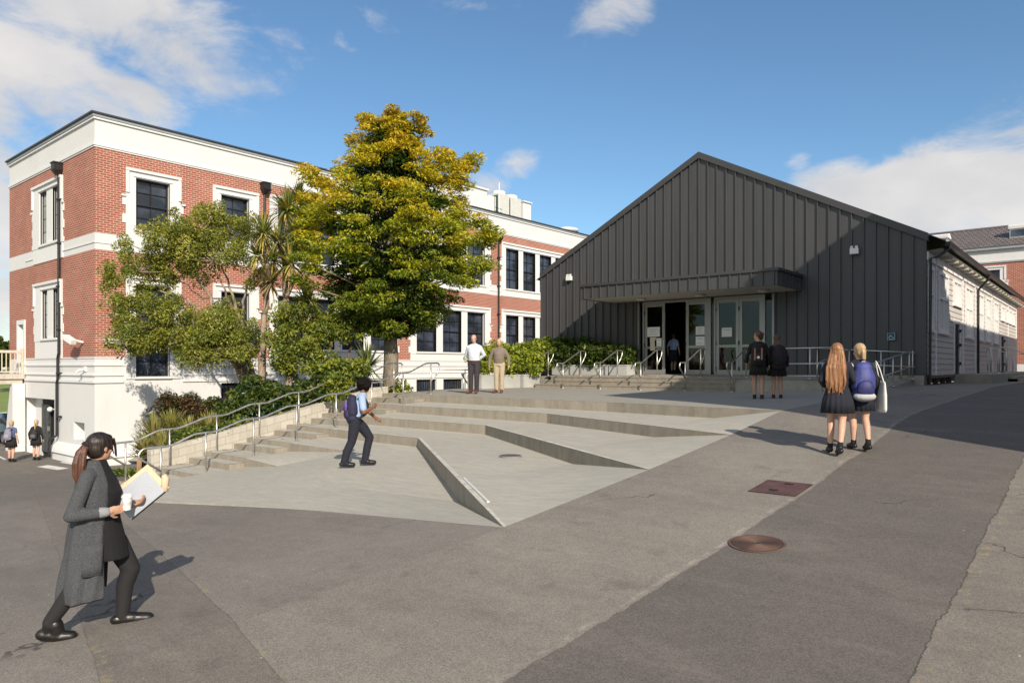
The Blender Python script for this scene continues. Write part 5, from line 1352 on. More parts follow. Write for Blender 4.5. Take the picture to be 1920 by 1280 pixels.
# lower leafy trees and shrubs in the bed
def px_clumps(L, D, k=1.0, sy=1.2, sz=.8):
    return [(at(px, py, D + dd), (r / FPX * D * k, r / FPX * D * k * sy, r / FPX * D * k * sz)) for px, py, r, dd in L]
S = lambda px, py, D: at(px, py, D)
Gm = [leafmat('shrub leaf light', (.27, .29, .04)), leafmat('shrub leaf mid', (.15, .19, .032)), leafmat('shrub leaf dark', (.055, .085, .018))]
leafy('small_tree', 'rounded small leafy tree between the cabbage trees and the golden tree, left of the two', 'tree', S(540, 738, 22.2),
      px_clumps([(545, 600, 34, 0), (575, 588, 28, .3), (520, 640, 26, 0), (555, 645, 34, -.3), (530, 615, 24, .2), (585, 640, 26, .2), (545, 672, 26, -.4), (575, 670, 24, -.3), (600, 690, 26, -.2), (530, 690, 18, 0)], 22.2), Gm, [.48, .36, .16], (.04, .068), .5, 110,
      [[(S(542, 742, 22.2), .13), (S(541, 690, 22.2), .11), (S(548, 640, 22.2), .05)], [(S(541, 690, 22.2), .06), (S(575, 640, 22.4), .03)]], BK2, flat=.3, seed=9, airy=True)
leafy('small_tree', 'small leafy tree on slanting dark stems under the golden tree', 'tree', S(606, 735, 22.6),
      px_clumps([(610, 600, 26, 0), (640, 596, 26, .2), (625, 622, 26, -.2), (590, 615, 22, .2), (652, 612, 18, .1), (635, 635, 16, -.2)], 22.8), Gm, [.44, .38, .18], (.04, .068), .5, 105,
      [[(S(600, 738, 22.6), .07), (S(612, 680, 22.6), .06), (S(622, 640, 22.6), .05), (S(636, 610, 22.7), .03)], [(S(606, 738, 22.6), .06), (S(620, 690, 22.6), .05), (S(640, 640, 22.7), .03)], [(S(604, 738, 22.6), .05), (S(604, 660, 22.6), .035), (S(596, 620, 22.6), .02)], [(S(650, 730, 23), .05), (S(655, 660, 23), .04), (S(668, 620, 23.2), .03)]], BK3, seed=13)
leafy('small_tree', 'low green branches hanging under the golden crown, left of its trunk', 'tree', S(668, 735, 22.9),
      px_clumps([(672, 585, 26, 0), (700, 598, 28, 0), (690, 625, 20, -.2), (655, 570, 16, .2), (715, 622, 18, -.2), (735, 618, 16, -.4)], 22.9), [G_grn, leafmat('bright lower leaf', (.26, .30, .03)), G_dk], [.4, .3, .3], (.055, .09), .36, 95,
      [[(S(664, 738, 22.9), .035), (S(668, 680, 22.9), .03), (S(678, 620, 22.9), .02)]], BK3, seed=14)
Bm = [leafmat('reddish shrub leaf', (.13, .065, .028)), leafmat('brown green shrub leaf', (.080, .072, .020)), leafmat('deep shrub leaf', (.035, .045, .014))]
leafy('round_shrub', 'rounded reddish green shrub above the pale grasses at the low end of the bed', 'shrub', S(330, 800, 21), px_clumps([(318, 772, 26, 0), (345, 768, 26, .2), (332, 752, 22, 0), (362, 782, 18, .1), (305, 785, 16, -.2), (350, 790, 20, -.3)], 21), Bm, [.34, .36, .3], (.035, .055), .6, 115, seed=16, limbs=False)
leafy('round_shrub', 'low brownish shrub left of the leaning tree base', 'shrub', S(405, 790, 21.5), px_clumps([(395, 768, 20, 0), (420, 760, 22, .2), (440, 768, 20, .2), (410, 785, 18, -.3), (380, 780, 15, -.2)], 21.5), [Bm[0], Gm[1], Bm[1], Gm[2]], [.25, .3, .25, .2], (.035, .055), .6, 100, seed=17, limbs=False)
for i, (pts, lab, sd) in enumerate((
        ([(455, 745, 24, 0), (480, 735, 26, .2), (470, 762, 24, -.5), (500, 748, 24, -.2), (440, 770, 20, -.5), (495, 768, 20, -.8)], 'dark glossy groundcover shrub below the leaning tree, behind the stair wall', 18),
        ([(525, 742, 24, 0), (550, 735, 22, .3), (540, 756, 22, -.4), (572, 742, 24, 0), (560, 758, 18, -.6), (600, 735, 24, -.2)], 'dark glossy groundcover shrub between the pale trunks, behind the stair wall', 19),
        ([(630, 715, 26, 0), (655, 705, 24, .2), (615, 735, 22, -.3), (645, 730, 20, -.4), (600, 700, 22, .2), (670, 690, 20, .1), (640, 690, 18, .3)], 'bright green bushy shrub behind the upper handrail', 20))):
    mats, wts = ([Gm[1], Gm[2], leafmat('glossy dark leaf', (.038, .068, .02), .2, .3)], [.3, .4, .3]) if i < 2 else (Gm, [.45, .35, .2])
    leafy('garden_shrub', lab, 'shrub', S(pts[0][0], 775, 20.5), px_clumps(pts, 20.6, 1.05), mats, wts, (.05, .085), .5, 105, seed=sd, limbs=False, group='shrubs in the garden bed')
for i, (px, py, D, L, n, lab) in enumerate(((290, 812, 19.2, .75, 120, 'pale yellow green grass clump at the low left end of the bed'), (322, 800, 19.6, .7, 120, 'yellow green grass clump below the reddish shrub'), (355, 812, 18.6, .62, 110, 'grass clump half way along the wall below the handrail'), (392, 800, 18.8, .6, 100, 'small grass clump above the middle of the stair wall'), (275, 846, 17.8, .62, 110, 'drooping grass clump beside the rusty bed edging'), (305, 838, 17.6, .6, 110, 'green grass clump behind the lowest end of the block wall'))):
    V, F, MI = swords((0, 0, 0), n * 2, L, 70 + i, .04); c = S(px, py + 10, D)
    h = MB(); h.v = [(v[0] * .9, v[1] * .9, abs(v[2]) * .95) for v in V]; h.f = F; h.m = MI
    o = h.build('grass_clump', [leafmat('grass blade light', (.30, .29, .07)), leafmat('grass blade straw', (.42, .36, .15)), leafmat('grass blade green', (.16, .20, .035)), SW[3]], loc=c, world=False, recalc=False)
    tag(o, lab, 'plant', 'grass clumps in the garden bed')
gcov = []
for k in range(260):
    u = rng.random(); y = 8.2 + 7.0 * rng.random(); x = XW - .35 - 4.5 * rng.random() ** 1.5
    gcov.append((x, y, zbed(x, y) + .10))
Ps, As, Bs, Ms = [], [], [], []
for c in gcov:
    n = 70; pts, d = cloud(c, (.34, .34, .20), n, .4, .6); A, B = leafdirs(d, n, 0, .7, .8); L = rng.uniform(.05, .085, n)[:, None]
    Ps.append(pts); As.append(A * L); Bs.append(B * L * .5); Ms.append(rng.choice(3, n, p=[.25, .4, .35]))
o = leaves('ground_cover', np.concatenate(Ps), np.concatenate(As), np.concatenate(Bs), np.concatenate(Ms), [Gm[0], Gm[1], MC['glossy dark leaf']], None); tag(o, kind='stuff'); WM[o] = Matrix()
# palm like dark plant behind the student and the sprout at the trunk
V, F, MI = swords((0, 0, 0), 60, .9, 91, .1); h = MB(); h.v = [tuple(v) for v in V]; h.f = F; h.m = MI
o = h.build('flax_plant', [SW[2], SW[0], SW[2], SW[3]], loc=S(690, 690, 21.8), world=False, recalc=False); tag(o, 'dark strappy plant arching behind the upper stair handrail', 'plant')
leafy('garden_shrub', 'small bright green sprout at the foot of the golden tree trunk', 'shrub', S(752, 742, 22.6), px_clumps([(752, 726, 12, 0), (748, 738, 10, 0), (758, 740, 9, 0)], 22.6), Gm, [.6, .3, .1], (.05, .08), .5, 60, seed=23, limbs=False, group='shrubs in the garden bed')
# hedges in the planter boxes
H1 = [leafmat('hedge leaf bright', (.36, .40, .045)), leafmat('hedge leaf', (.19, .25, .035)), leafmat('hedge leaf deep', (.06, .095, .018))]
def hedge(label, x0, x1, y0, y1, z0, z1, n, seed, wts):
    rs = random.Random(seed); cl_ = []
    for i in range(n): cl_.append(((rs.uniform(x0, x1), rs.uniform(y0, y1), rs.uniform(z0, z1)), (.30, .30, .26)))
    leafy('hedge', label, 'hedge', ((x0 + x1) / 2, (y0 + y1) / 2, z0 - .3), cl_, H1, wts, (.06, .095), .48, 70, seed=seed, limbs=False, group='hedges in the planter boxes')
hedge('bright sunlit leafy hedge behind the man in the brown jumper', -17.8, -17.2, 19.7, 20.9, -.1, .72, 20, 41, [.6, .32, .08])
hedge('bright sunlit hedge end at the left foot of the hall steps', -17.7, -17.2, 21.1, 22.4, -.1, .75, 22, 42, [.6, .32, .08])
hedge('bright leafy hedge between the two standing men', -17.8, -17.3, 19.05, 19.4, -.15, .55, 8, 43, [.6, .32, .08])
hedge('dark hedge against the left end of the hall wall', -17.3, -16.2, 23.4, 23.7, .15, .95, 18, 44, [0, .15, .85])  # this and the next two: canopy shade put into a darker leaf mix
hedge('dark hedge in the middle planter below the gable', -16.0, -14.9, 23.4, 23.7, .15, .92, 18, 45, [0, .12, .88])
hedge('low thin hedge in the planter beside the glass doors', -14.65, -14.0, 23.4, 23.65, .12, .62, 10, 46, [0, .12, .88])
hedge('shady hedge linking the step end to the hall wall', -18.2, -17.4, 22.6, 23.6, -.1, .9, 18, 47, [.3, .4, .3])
# far trees at the left edge
for i, (px, D, h_, sd) in enumerate(((2, 95, 3.6, 61), (-14, 90, 5, 62), (16, 120, 3.2, 63))):
    c = at(px, 688, D); c.z = -1.2
    cl_ = [((c.x + random.Random(sd + k).uniform(-3, 3), c.y + random.Random(sd * 3 + k).uniform(-3, 3), c.z + 1.5 + random.Random(sd * 7 + k).uniform(0, h_)), (1.2, 1.2, 1.0)) for k in range(7)]
    leafy('distant_tree', ('distant dark green tree just above the footbridge railing', 'distant tree at the very left edge behind the footbridge', 'small distant tree next to the brick corner at far left')[i], 'tree', c, cl_, [O2, O3, Gm[2]], [.4, .4, .2], (.12, .2), .6, 40, [[(c, .25), (c + Vector((0, 0, 2.5)), .12)]], BK3, seed=sd)

# ------------------------------------------------------------------ small things on the ground
def covermat(name, col):
    return pmat(name, col, .6, .3, 6, .3, 40)
z1 = lambda y: zr(y) + .006
cv = thing('access_cover', 'square dull red steel access cover with two lifting slots set in the ramp asphalt', 'manhole cover', (-2.8, 7.95, z1(7.95)))
p = MB(); x0, x1, y0, y1 = -3.05, -2.57, 7.67, 8.23
p.add([(x0, y0, z1(y0)), (x1, y0, z1(y0)), (x1, y1, z1(y1)), (x0, y1, z1(y1)), (x0, y0, z1(y0) - .03), (x1, y0, z1(y0) - .03), (x1, y1, z1(y1) - .03), (x0, y1, z1(y1) - .03)], [(0, 1, 2, 3), (0, 4, 5, 1), (1, 5, 6, 2), (2, 6, 7, 3), (3, 7, 4, 0)]); p.build('plate', covermat('dull red painted steel', (.115, .058, .052)), cv)
p = MB(); e = .016
for a, b, c_, d in ((x0 - e, x1 + e, y0 - e, y0), (x0 - e, x1 + e, y1, y1 + e), (x0 - e, x0, y0, y1), (x1, x1 + e, y0, y1)): p.quad((a, c_, z1(c_) - .003), (b, c_, z1(c_) - .003), (b, d, z1(d) - .003), (a, d, z1(d) - .003))
p.build('rim', covermat('dark pitted rim', (.06, .045, .04)), cv, recalc=False)
for yy, xx in ((7.80, -2.84), (8.12, -2.78)):
    p = MB(); p.quad((xx - .05, yy - .025, z1(yy - .025) + .004), (xx + .05, yy - .025, z1(yy - .025) + .004), (xx + .05, yy + .025, z1(yy + .025) + .004), (xx - .05, yy + .025, z1(yy + .025) + .004)); p.build('slot', pmat('black slot', (.01, .01, .01), .9), cv, recalc=False)
mh = thing('manhole_cover', 'round rusty cast iron manhole cover with concentric rings on the asphalt joint', 'manhole cover', (-2.32, 5.99, z1(5.99)))
sl = (zr(6.4) - zr(5.6)) / .8
def ring(mb, r0, r1, h0, h1, n=48):
    c = (-2.32, 5.99)
    vs = [(c[0] + r * math.cos(a), c[1] + r * math.sin(a), z1(5.99) + sl * r * math.sin(a) + h) for r, h in ((r0, h0), (r0, h1), (r1, h1), (r1, h0)) for a in np.linspace(0, 2 * math.pi, n, endpoint=False)]
    mb.add(vs, [(i * n + j, i * n + (j + 1) % n, (i + 1) * n + (j + 1) % n, (i + 1) * n + j) for i in range(3) for j in range(n)])
p = MB(); ring(p, .002, .211, 0, .003); p.build('plate', covermat('dark rusty iron', (.055, .032, .022)), mh, recalc=False)
p = MB()
for k in range(9): ring(p, .026 + k * .0200, .0345 + k * .0200, .002, .007)
p.build('rings', covermat('brown rusty iron', (.135, .080, .060)), mh, recalc=False)
p = MB(); ring(p, .212, .234, 0, .005); p.build('rim', MC['brown rusty iron'], mh, recalc=False)
FCX, FCY, FCZ = -7.97, 9.45, -1.520
fc = thing('floor_cover', 'small round dark cover in the middle of the concrete terrace', 'drain cover', (FCX, FCY, FCZ))
p = MB(); p.tube([(FCX, FCY, -1.62), (FCX, FCY, FCZ + .004)], .175, 24); p.build('lid', pmat('dark rubber lid', (.10, .095, .085), .8), fc)
p = MB(); p.tube([(FCX, FCY, -1.62), (FCX, FCY, FCZ)], .195, 24); p.build('rim', pmat('worn steel rim', (.22, .21, .19), .6), fc)
es = thing('edge_strip', 'short bright metal strip fixed along the top edge of the nearest terrace riser', 'metal strip', (-6.2, 6.6, -1.55))
a_, b_ = lerp(tops[3][1], tops[3][3], .66), lerp(tops[3][1], tops[3][3], .86)
dv = (Vector(b_) - Vector(a_)).normalized(); sd_ = Vector((0, 0, 1)).cross(dv) * .09
p = MB(); p.bar(Vector(a_) + sd_ + Vector((0, 0, .012)), Vector(b_) + sd_ + Vector((0, 0, .012)), .03, .02); p.build('strip', pmat('bright steel strip', (.72, .71, .68), .5, .08), es)
# painted parking lines near the basement door
pm_ = MB()
def gl(x, y): return (x, y, zasph(x, y) + .01)
for a, b, w in (((-40.2, 9.6), (-34.2, 9.0), .10), ((-36.0, 9.0), (-33.5, 7.6), .09)):
    d = (Vector(b) - Vector(a)).normalized(); q = Vector((-d.y, d.x)) * w / 2
    for i in range(8):
        s0, s1 = Vector(a).lerp(Vector(b), i / 8), Vector(a).lerp(Vector(b), (i + 1) / 8)
        pm_.quad(gl(*(s0 - q)), gl(*(s1 - q)), gl(*(s1 + q)), gl(*(s0 + q)))
pm_.quad(gl(-30.9, 9.1), gl(-29.3, 9.3), gl(-29.5, 9.75), gl(-31.1, 9.55)); pm_.quad(gl(-31.6, 10.1), gl(-30.2, 10.2), gl(-30.3, 10.35), gl(-31.7, 10.25))
o = pm_.build('road_markings', pmat('worn white road paint', (.62, .61, .57), .8, .2, 5, world=True), recalc=False); tag(o, kind='structure')

# dark hatchback at the left edge, nose just inside the frame
cr_ = thing('parked_car', 'dark grey car parked beyond the footbridge, its tail cut by the left edge', 'car', (-42.4, 11.6, zasph(-42, 10)))
def carbody(secs, name, mat, bevel=.04):
    p = MB(); rings = []
    for x, pts in secs: rings.append([(x, y, z) for y, z in pts])
    p.loft(rings); return p.build(name, mat, cr_, world=False, smooth=False, bevel=bevel)
def sec(w, z0, z1): return [(-w, z0), (w, z0), (w * 1.02, (z0 + z1) / 2), (w * .92, z1), (-w * .92, z1), (-w * 1.02, (z0 + z1) / 2)]
carbody([(-2.0, sec(.72, .35, .75)), (-1.9, sec(.82, .25, .92)), (-.8, sec(.85, .22, .98)), (1.0, sec(.85, .22, .96)), (1.9, sec(.82, .24, .80)), (2.12, sec(.70, .32, .62))], 'body', pmat('dark grey car paint', (.03, .034, .042), .25, .05, spec=.6))
carbody([(-1.9, sec(.66, .93, 1.05)), (-1.3, sec(.68, .94, 1.42)), (.2, sec(.68, .94, 1.45)), (1.15, sec(.66, .94, 1.0))], 'cabin', M['pane'])
for x in (-1.25, 1.3):
    for y in (-.80, .80):
        p = MB(); n = 20; p.loft([[(x + r * math.cos(a), y + d, .31 + r * math.sin(a)) for a in np.linspace(0, 2 * math.pi, n, endpoint=False)] for r, d in ((.22, -.1), (.31, -.09), (.31, .09), (.22, .1))]); w = p.build('wheel', pmat('black tyre', (.02, .02, .02), .9), cr_, world=False)
        p = MB(); p.loft([[(x + r * math.cos(a), y + d, .31 + r * math.sin(a)) for a in np.linspace(0, 2 * math.pi, n, endpoint=False)] for r, d in ((.2, -.112), (.2, .112))]); p.build('rim', M['alu'], w, world=False)
for y in (-.55, .55):
    p = MB(); p.box(2.0, 2.11, y - .14, y + .14, .55, .68); p.build('headlight', M['paper'], cr_, world=False, bevel=.03)

# dry leaf litter gathered along the foot of the wall and in the step corners
lt = MB(); rl = random.Random(77)
for i in range(260):
    k_ = rl.randint(0, 6); y = lev[k_ + 1][0] + rl.uniform(.02, lev[k_][0] - lev[k_ + 1][0] - .40); z = lev[k_ + 1][1] + .012
    x = XW + .03 + abs(rl.gauss(0, .16)); a = rl.uniform(0, 6.3); l = rl.uniform(.018, .04); w = l * .45
    if rl.random() < .2: x = rl.uniform(XW + .05, XS - .1)
    c_, s_ = math.cos(a), math.sin(a); t_ = rl.uniform(-.012, .016)
    lt.quad((x - c_ * l, y - s_ * l, z), (x - s_ * w, y + c_ * w, z + abs(t_)), (x + c_ * l, y + s_ * l, z + .004), (x + s_ * w, y - c_ * w, z + .002))
o = lt.build('leaf_litter', pmat('dry brown leaf', (.26, .14, .06), .9, .4, 30, world=True), recalc=False); tag(o, kind='stuff')
# ------------------------------------------------------------------ people
def V3(*a): return Vector(a)
class Body:
    """closed rounded volumes, merged into one skin by a voxel remesh"""
    def __init__(s): s.mb = MB(); s.seg = []
    def cap(s, a, b, r0, r1, n=12, flat=None):
        a = Vector(a); b = Vector(b); d = b - a
        if d.length < 1e-6: d = Vector((0, 0, 1e-4)); b = a + d
        t = d.normalized(); ref = Vector((0, 0, 1)) if abs(t.z) < .9 else Vector((1, 0, 0)); u = t.cross(ref).normalized(); w = t.cross(u); rings = []
        for k in (80, 55, 28, 0): q = rad(k); rings.append((a - t * r0 * math.sin(q), r0 * math.cos(q)))
        for k in (0, 28, 55, 80): q = rad(k); rings.append((b + t * r1 * math.sin(q), r1 * math.cos(q)))
        R_ = []
        for c, r in rings: R_.append([c + (u * math.cos(2 * math.pi * j / n) + w * math.sin(2 * math.pi * j / n)) * r for j in range(n)])
        s.mb.loft(R_); return s
    def chain(s, pts, rs):
        for (a, b, r0, r1) in zip(pts[:-1], pts[1:], rs[:-1], rs[1:]): s.cap(a, b, r0, r1)
        return s
    def ell(s, c, r, rot=None, n=14):
        c = Vector(c); R_ = []
        m = rot if rot is not None else Matrix.Identity(3)
        for t in np.linspace(.04, math.pi - .04, 10): R_.append([c + m @ Vector((r[0] * math.sin(t) * math.cos(a), r[1] * math.sin(t) * math.sin(a), r[2] * math.cos(t))) for a in np.linspace(0, 2 * math.pi, n, endpoint=False)])
        s.mb.loft(R_); return s
    def rings(s, L, n=22, wav=None):
        """L: (centre, rx, ry) horizontal rings"""
        R_ = []
        for i, (c, rx, ry) in enumerate(L):
            row = []
            for a in np.linspace(0, 2 * math.pi, n, endpoint=False):
                k = 1 + (wav(a, i / (len(L) - 1)) if wav else 0)
                row.append(Vector(c) + Vector((rx * k * math.cos(a), ry * k * math.sin(a), 0)))
            R_.append(row)
        s.mb.loft(R_); return s
    def finish(s, name, mats, parent, voxel=.011, smooth=4, pick=None, raw=False):
        me = bpy.data.meshes.new(name); me.from_pydata([tuple(p) for p in s.mb.v], [], s.mb.f)
        bm = bmesh.new(); bm.from_mesh(me); bmesh.ops.recalc_face_normals(bm, faces=bm.faces); bm.to_mesh(me); bm.free()
        if not raw:
            o = bpy.data.objects.new('tmp', me); COL.objects.link(o)
            r = o.modifiers.new('r', 'REMESH'); r.mode = 'VOXEL'; r.voxel_size = voxel
            if smooth: q = o.modifiers.new('s', 'SMOOTH'); q.iterations = smooth; q.factor = .5
            dg = bpy.context.evaluated_depsgraph_get(); dg.update()
            m2 = bpy.data.meshes.new_from_object(o.evaluated_get(dg)); bpy.data.objects.remove(o); me = m2; me.name = name
        me.materials.clear()
        if not isinstance(mats, (list, tuple)): mats = [mats]
        for m in mats: me.materials.append(m)
        n = len(me.polygons)
        if pick: me.polygons.foreach_set('material_index', [pick(p.center) for p in me.polygons])
        me.polygons.foreach_set('use_smooth', [True] * n); me.update()
        return put(name, me, parent, world=False)
SKIN = {'fair': pmat('fair skin', (.56, .33, .235), .55, .05, 12), 'tan': pmat('light brown skin', (.47, .265, .175), .55, .05, 12), 'brown': pmat('brown skin', (.20, .085, .045), .55, .06, 12)}
LIP = pmat('lip tone', (.36, .13, .10), .5); EYE = pmat('dark eye', (.02, .015, .012), .25)
NAVY = pmat('navy cloth', (.012, .014, .024), .9, .15, 14, .2, 90); BLACK = pmat('black cloth', (.012, .011, .012), .9, .15, 14, .2, 90); SHOE = pmat('black leather', (.014, .012, .012), .35, .2, 20)

def hand(B, w, d, side, curl=.5, r=1.0, palm=None, thumb=1):
    """five separate fingers off a palm: w wrist, d hand direction, palm = palm normal, thumb = which side it leaves"""
    w = Vector(w); d = Vector(d).normalized(); pn = Vector(palm if palm is not None else (0, -side, 0)); pn = (pn - d * pn.dot(d)).normalized(); s_ = d.cross(pn).normalized() * thumb
    m = Matrix((s_, d, pn)).transposed()
    B.ell(w + d * .05 * r, (.040 * r, .052 * r, .016 * r), m)
    B.cap(w - d * .01, w + d * .03 * r, .024 * r, .027 * r)
    for i, (o, l) in enumerate(((.028, .070), (.010, .080), (-.009, .074), (-.027, .058))):
        a = w + d * (.088 * r) + s_ * o * r; ang = curl * (.7 + .12 * i)
        b = a + (d * math.cos(ang * .5) + pn * math.sin(ang * .5)) * l * .45 * r
        c = b + (d * math.cos(ang * 1.5) + pn * math.sin(ang * 1.5)) * l * .32 * r
        e = c + (d * math.cos(ang * 2.3) + pn * math.sin(ang * 2.3)) * l * .24 * r
        B.chain([a - d * .015 * r, a, b, c, e], [.0088 * r, .0090 * r, .0085 * r, .0078 * r, .0066 * r])
    a = w + d * .028 * r + s_ * .032 * r; b = a + (d * .6 + s_ * .75 + pn * .35).normalized() * .036 * r; c = b + (d * .85 + s_ * .3 + pn * .55).normalized() * .032 * r
    B.chain([a, b, c], [.0115 * r, .0105 * r, .0085 * r])

def head(B, c, f, up=(0, 0, 1), k=1.0):
    """skull, jaw, nose, brow, ears; f = facing"""
    c = Vector(c); f = Vector(f).normalized(); u = Vector(up); u = (u - f * u.dot(f)).normalized(); l = u.cross(f)
    m = Matrix((f, l, u)).transposed(); P = lambda a, b, z: c + (f * a + l * b + u * z) * k
    B.ell(P(-.008, 0, .028), (.098 * k, .077 * k, .092 * k), m); B.ell(P(.022, 0, -.045), (.068 * k, .060 * k, .075 * k), m); B.ell(P(.058, 0, -.092), (.028 * k, .030 * k, .024 * k), m)
    B.cap(P(.086, 0, .012), P(.102, 0, -.024), .008 * k, .0125 * k); B.ell(P(.080, 0, .028), (.018 * k, .055 * k, .012 * k), m)
    for s in (-1, 1):
        B.ell(P(-.008, s * .080, -.005), (.020 * k, .010 * k, .032 * k), m); B.ell(P(.062, s * .036, -.030), (.024 * k, .024 * k, .024 * k), m)
    B.ell(P(.084, 0, -.062), (.012 * k, .026 * k, .010 * k), m)
    return P
def face_pick(P, k, nxt=0):
    eyes = [P(.088, s * .031, .006) for s in (-1, 1)]; mouth = [P(.094, s * .014, -.062) for s in (-1, 0, 1)]
    def f(q):
        if any((q - e).length < .0105 * k for e in eyes): return 2
        if any((q - e).length < .0105 * k for e in mouth): return 1
        return nxt
    return f
def shoe(B, ank, toe, r=1.0):
    """from the ankle to the toe tip, with a heel and sole"""
    ank = Vector(ank); toe = Vector(toe); d = toe - ank; fl = Vector((d.x, d.y, 0)).normalized()
    heel = ank - fl * .045 * r - Vector((0, 0, (ank.z - toe.z) * .72))
    ball = toe - fl * .055 * r + Vector((0, 0, .018 * r))
    B.cap(ank - Vector((0, 0, .025)) + fl * .035 * r, ank.lerp(ball, .62), .050 * r, .046 * r)
    B.cap(ank - Vector((0, 0, .02)), heel + fl * .03 + Vector((0, 0, .012)), .042 * r, .036 * r); B.cap(heel + Vector((0, 0, .018)), ball + Vector((0, 0, .004)), .040 * r, .045 * r); B.cap(ball + Vector((0, 0, .004)), toe + Vector((0, 0, .020)), .045 * r, .040 * r); B.cap(ank - Vector((0, 0, .01)) + fl * .02, ball + Vector((0, 0, .008)), .04 * r, .032 * r)
def backpack(name_label, cat, T, back, mats, size=(.15, .30, .44), straps=True, group=None, pocket=True, tilt=0, extra=None, sf=1.0):
    """T: world matrix of the wearer; back: local centre of the pack; made as a thing of its own"""
    c = T @ Vector(back); rz = T.to_euler().z; sc = T.to_scale().x
    t = thing('backpack', name_label, cat, c, rz, sc, group)
    w, d, h = size[1] / 2, size[0] / 2, size[2] / 2
    rot = Matrix.Rotation(tilt, 3, 'X')
    B = Body()
    for z, kx in ((-h * .78, .95), (-h * .3, 1.0), (h * .25, .95), (h * .72, .74)): B.ell((0, 0, z), (d * kx, w * kx, h * .42))
    B.ell((0, 0, 0), (d, w, h))
    if tilt: B.mb.v = [tuple(rot @ Vector(p)) for p in B.mb.v]
    B.finish('pack_body', mats[0], t, .014, 5)
    if pocket:
        B = Body(); B.ell((-d * .75, 0, -h * .35), (d * .55, w * .72, h * .48)); B.ell((-d * .75, 0, -h * .5), (d * .5, w * .75, h * .35))
        if tilt: B.mb.v = [tuple(rot @ Vector(p)) for p in B.mb.v]
        B.finish('pocket', mats[1], t, .012, 4)
    if straps:
        for s in (-1, 1):
            p = MB(); y = s * w * .62
            pts = [rot @ Vector(q) for q in ((d * .7, y, h * .72), (d * .9 + .03, y, h * .98), (d + .13 * sf, y * 1.02, h * .92), (d + .24 * sf, y * 1.08, h * .45), (d + .25 * sf, y * 1.12, 0), (d + .17 * sf, y * 1.3, -h * .45), (d * .8, y * 1.35, -h * .75))]
            pts = arc(pts, 3)
            for a, b in zip(pts[:-1], pts[1:]): p.bar(a, b + (b - a) * .1, .045, .014, up=(0, 1, 0))
            p.build('strap', mats[2], t, world=False)
    p = MB(); p.tube(arc([(-d * .1, -.03, h * .95), (-d * .1, -.03, h * 1.12), (-d * .1, .03, h * 1.12), (-d * .1, .03, h * .95)]), .010, 6); p.build('grab_loop', mats[2], t, world=False)
    if extra: extra(t, d, w, h, rot)
    return t
def pleats(n, amp): return lambda a, t: amp * (.3 + .7 * t) * math.sin(n * a) + .02 * math.sin(3 * a + 1)

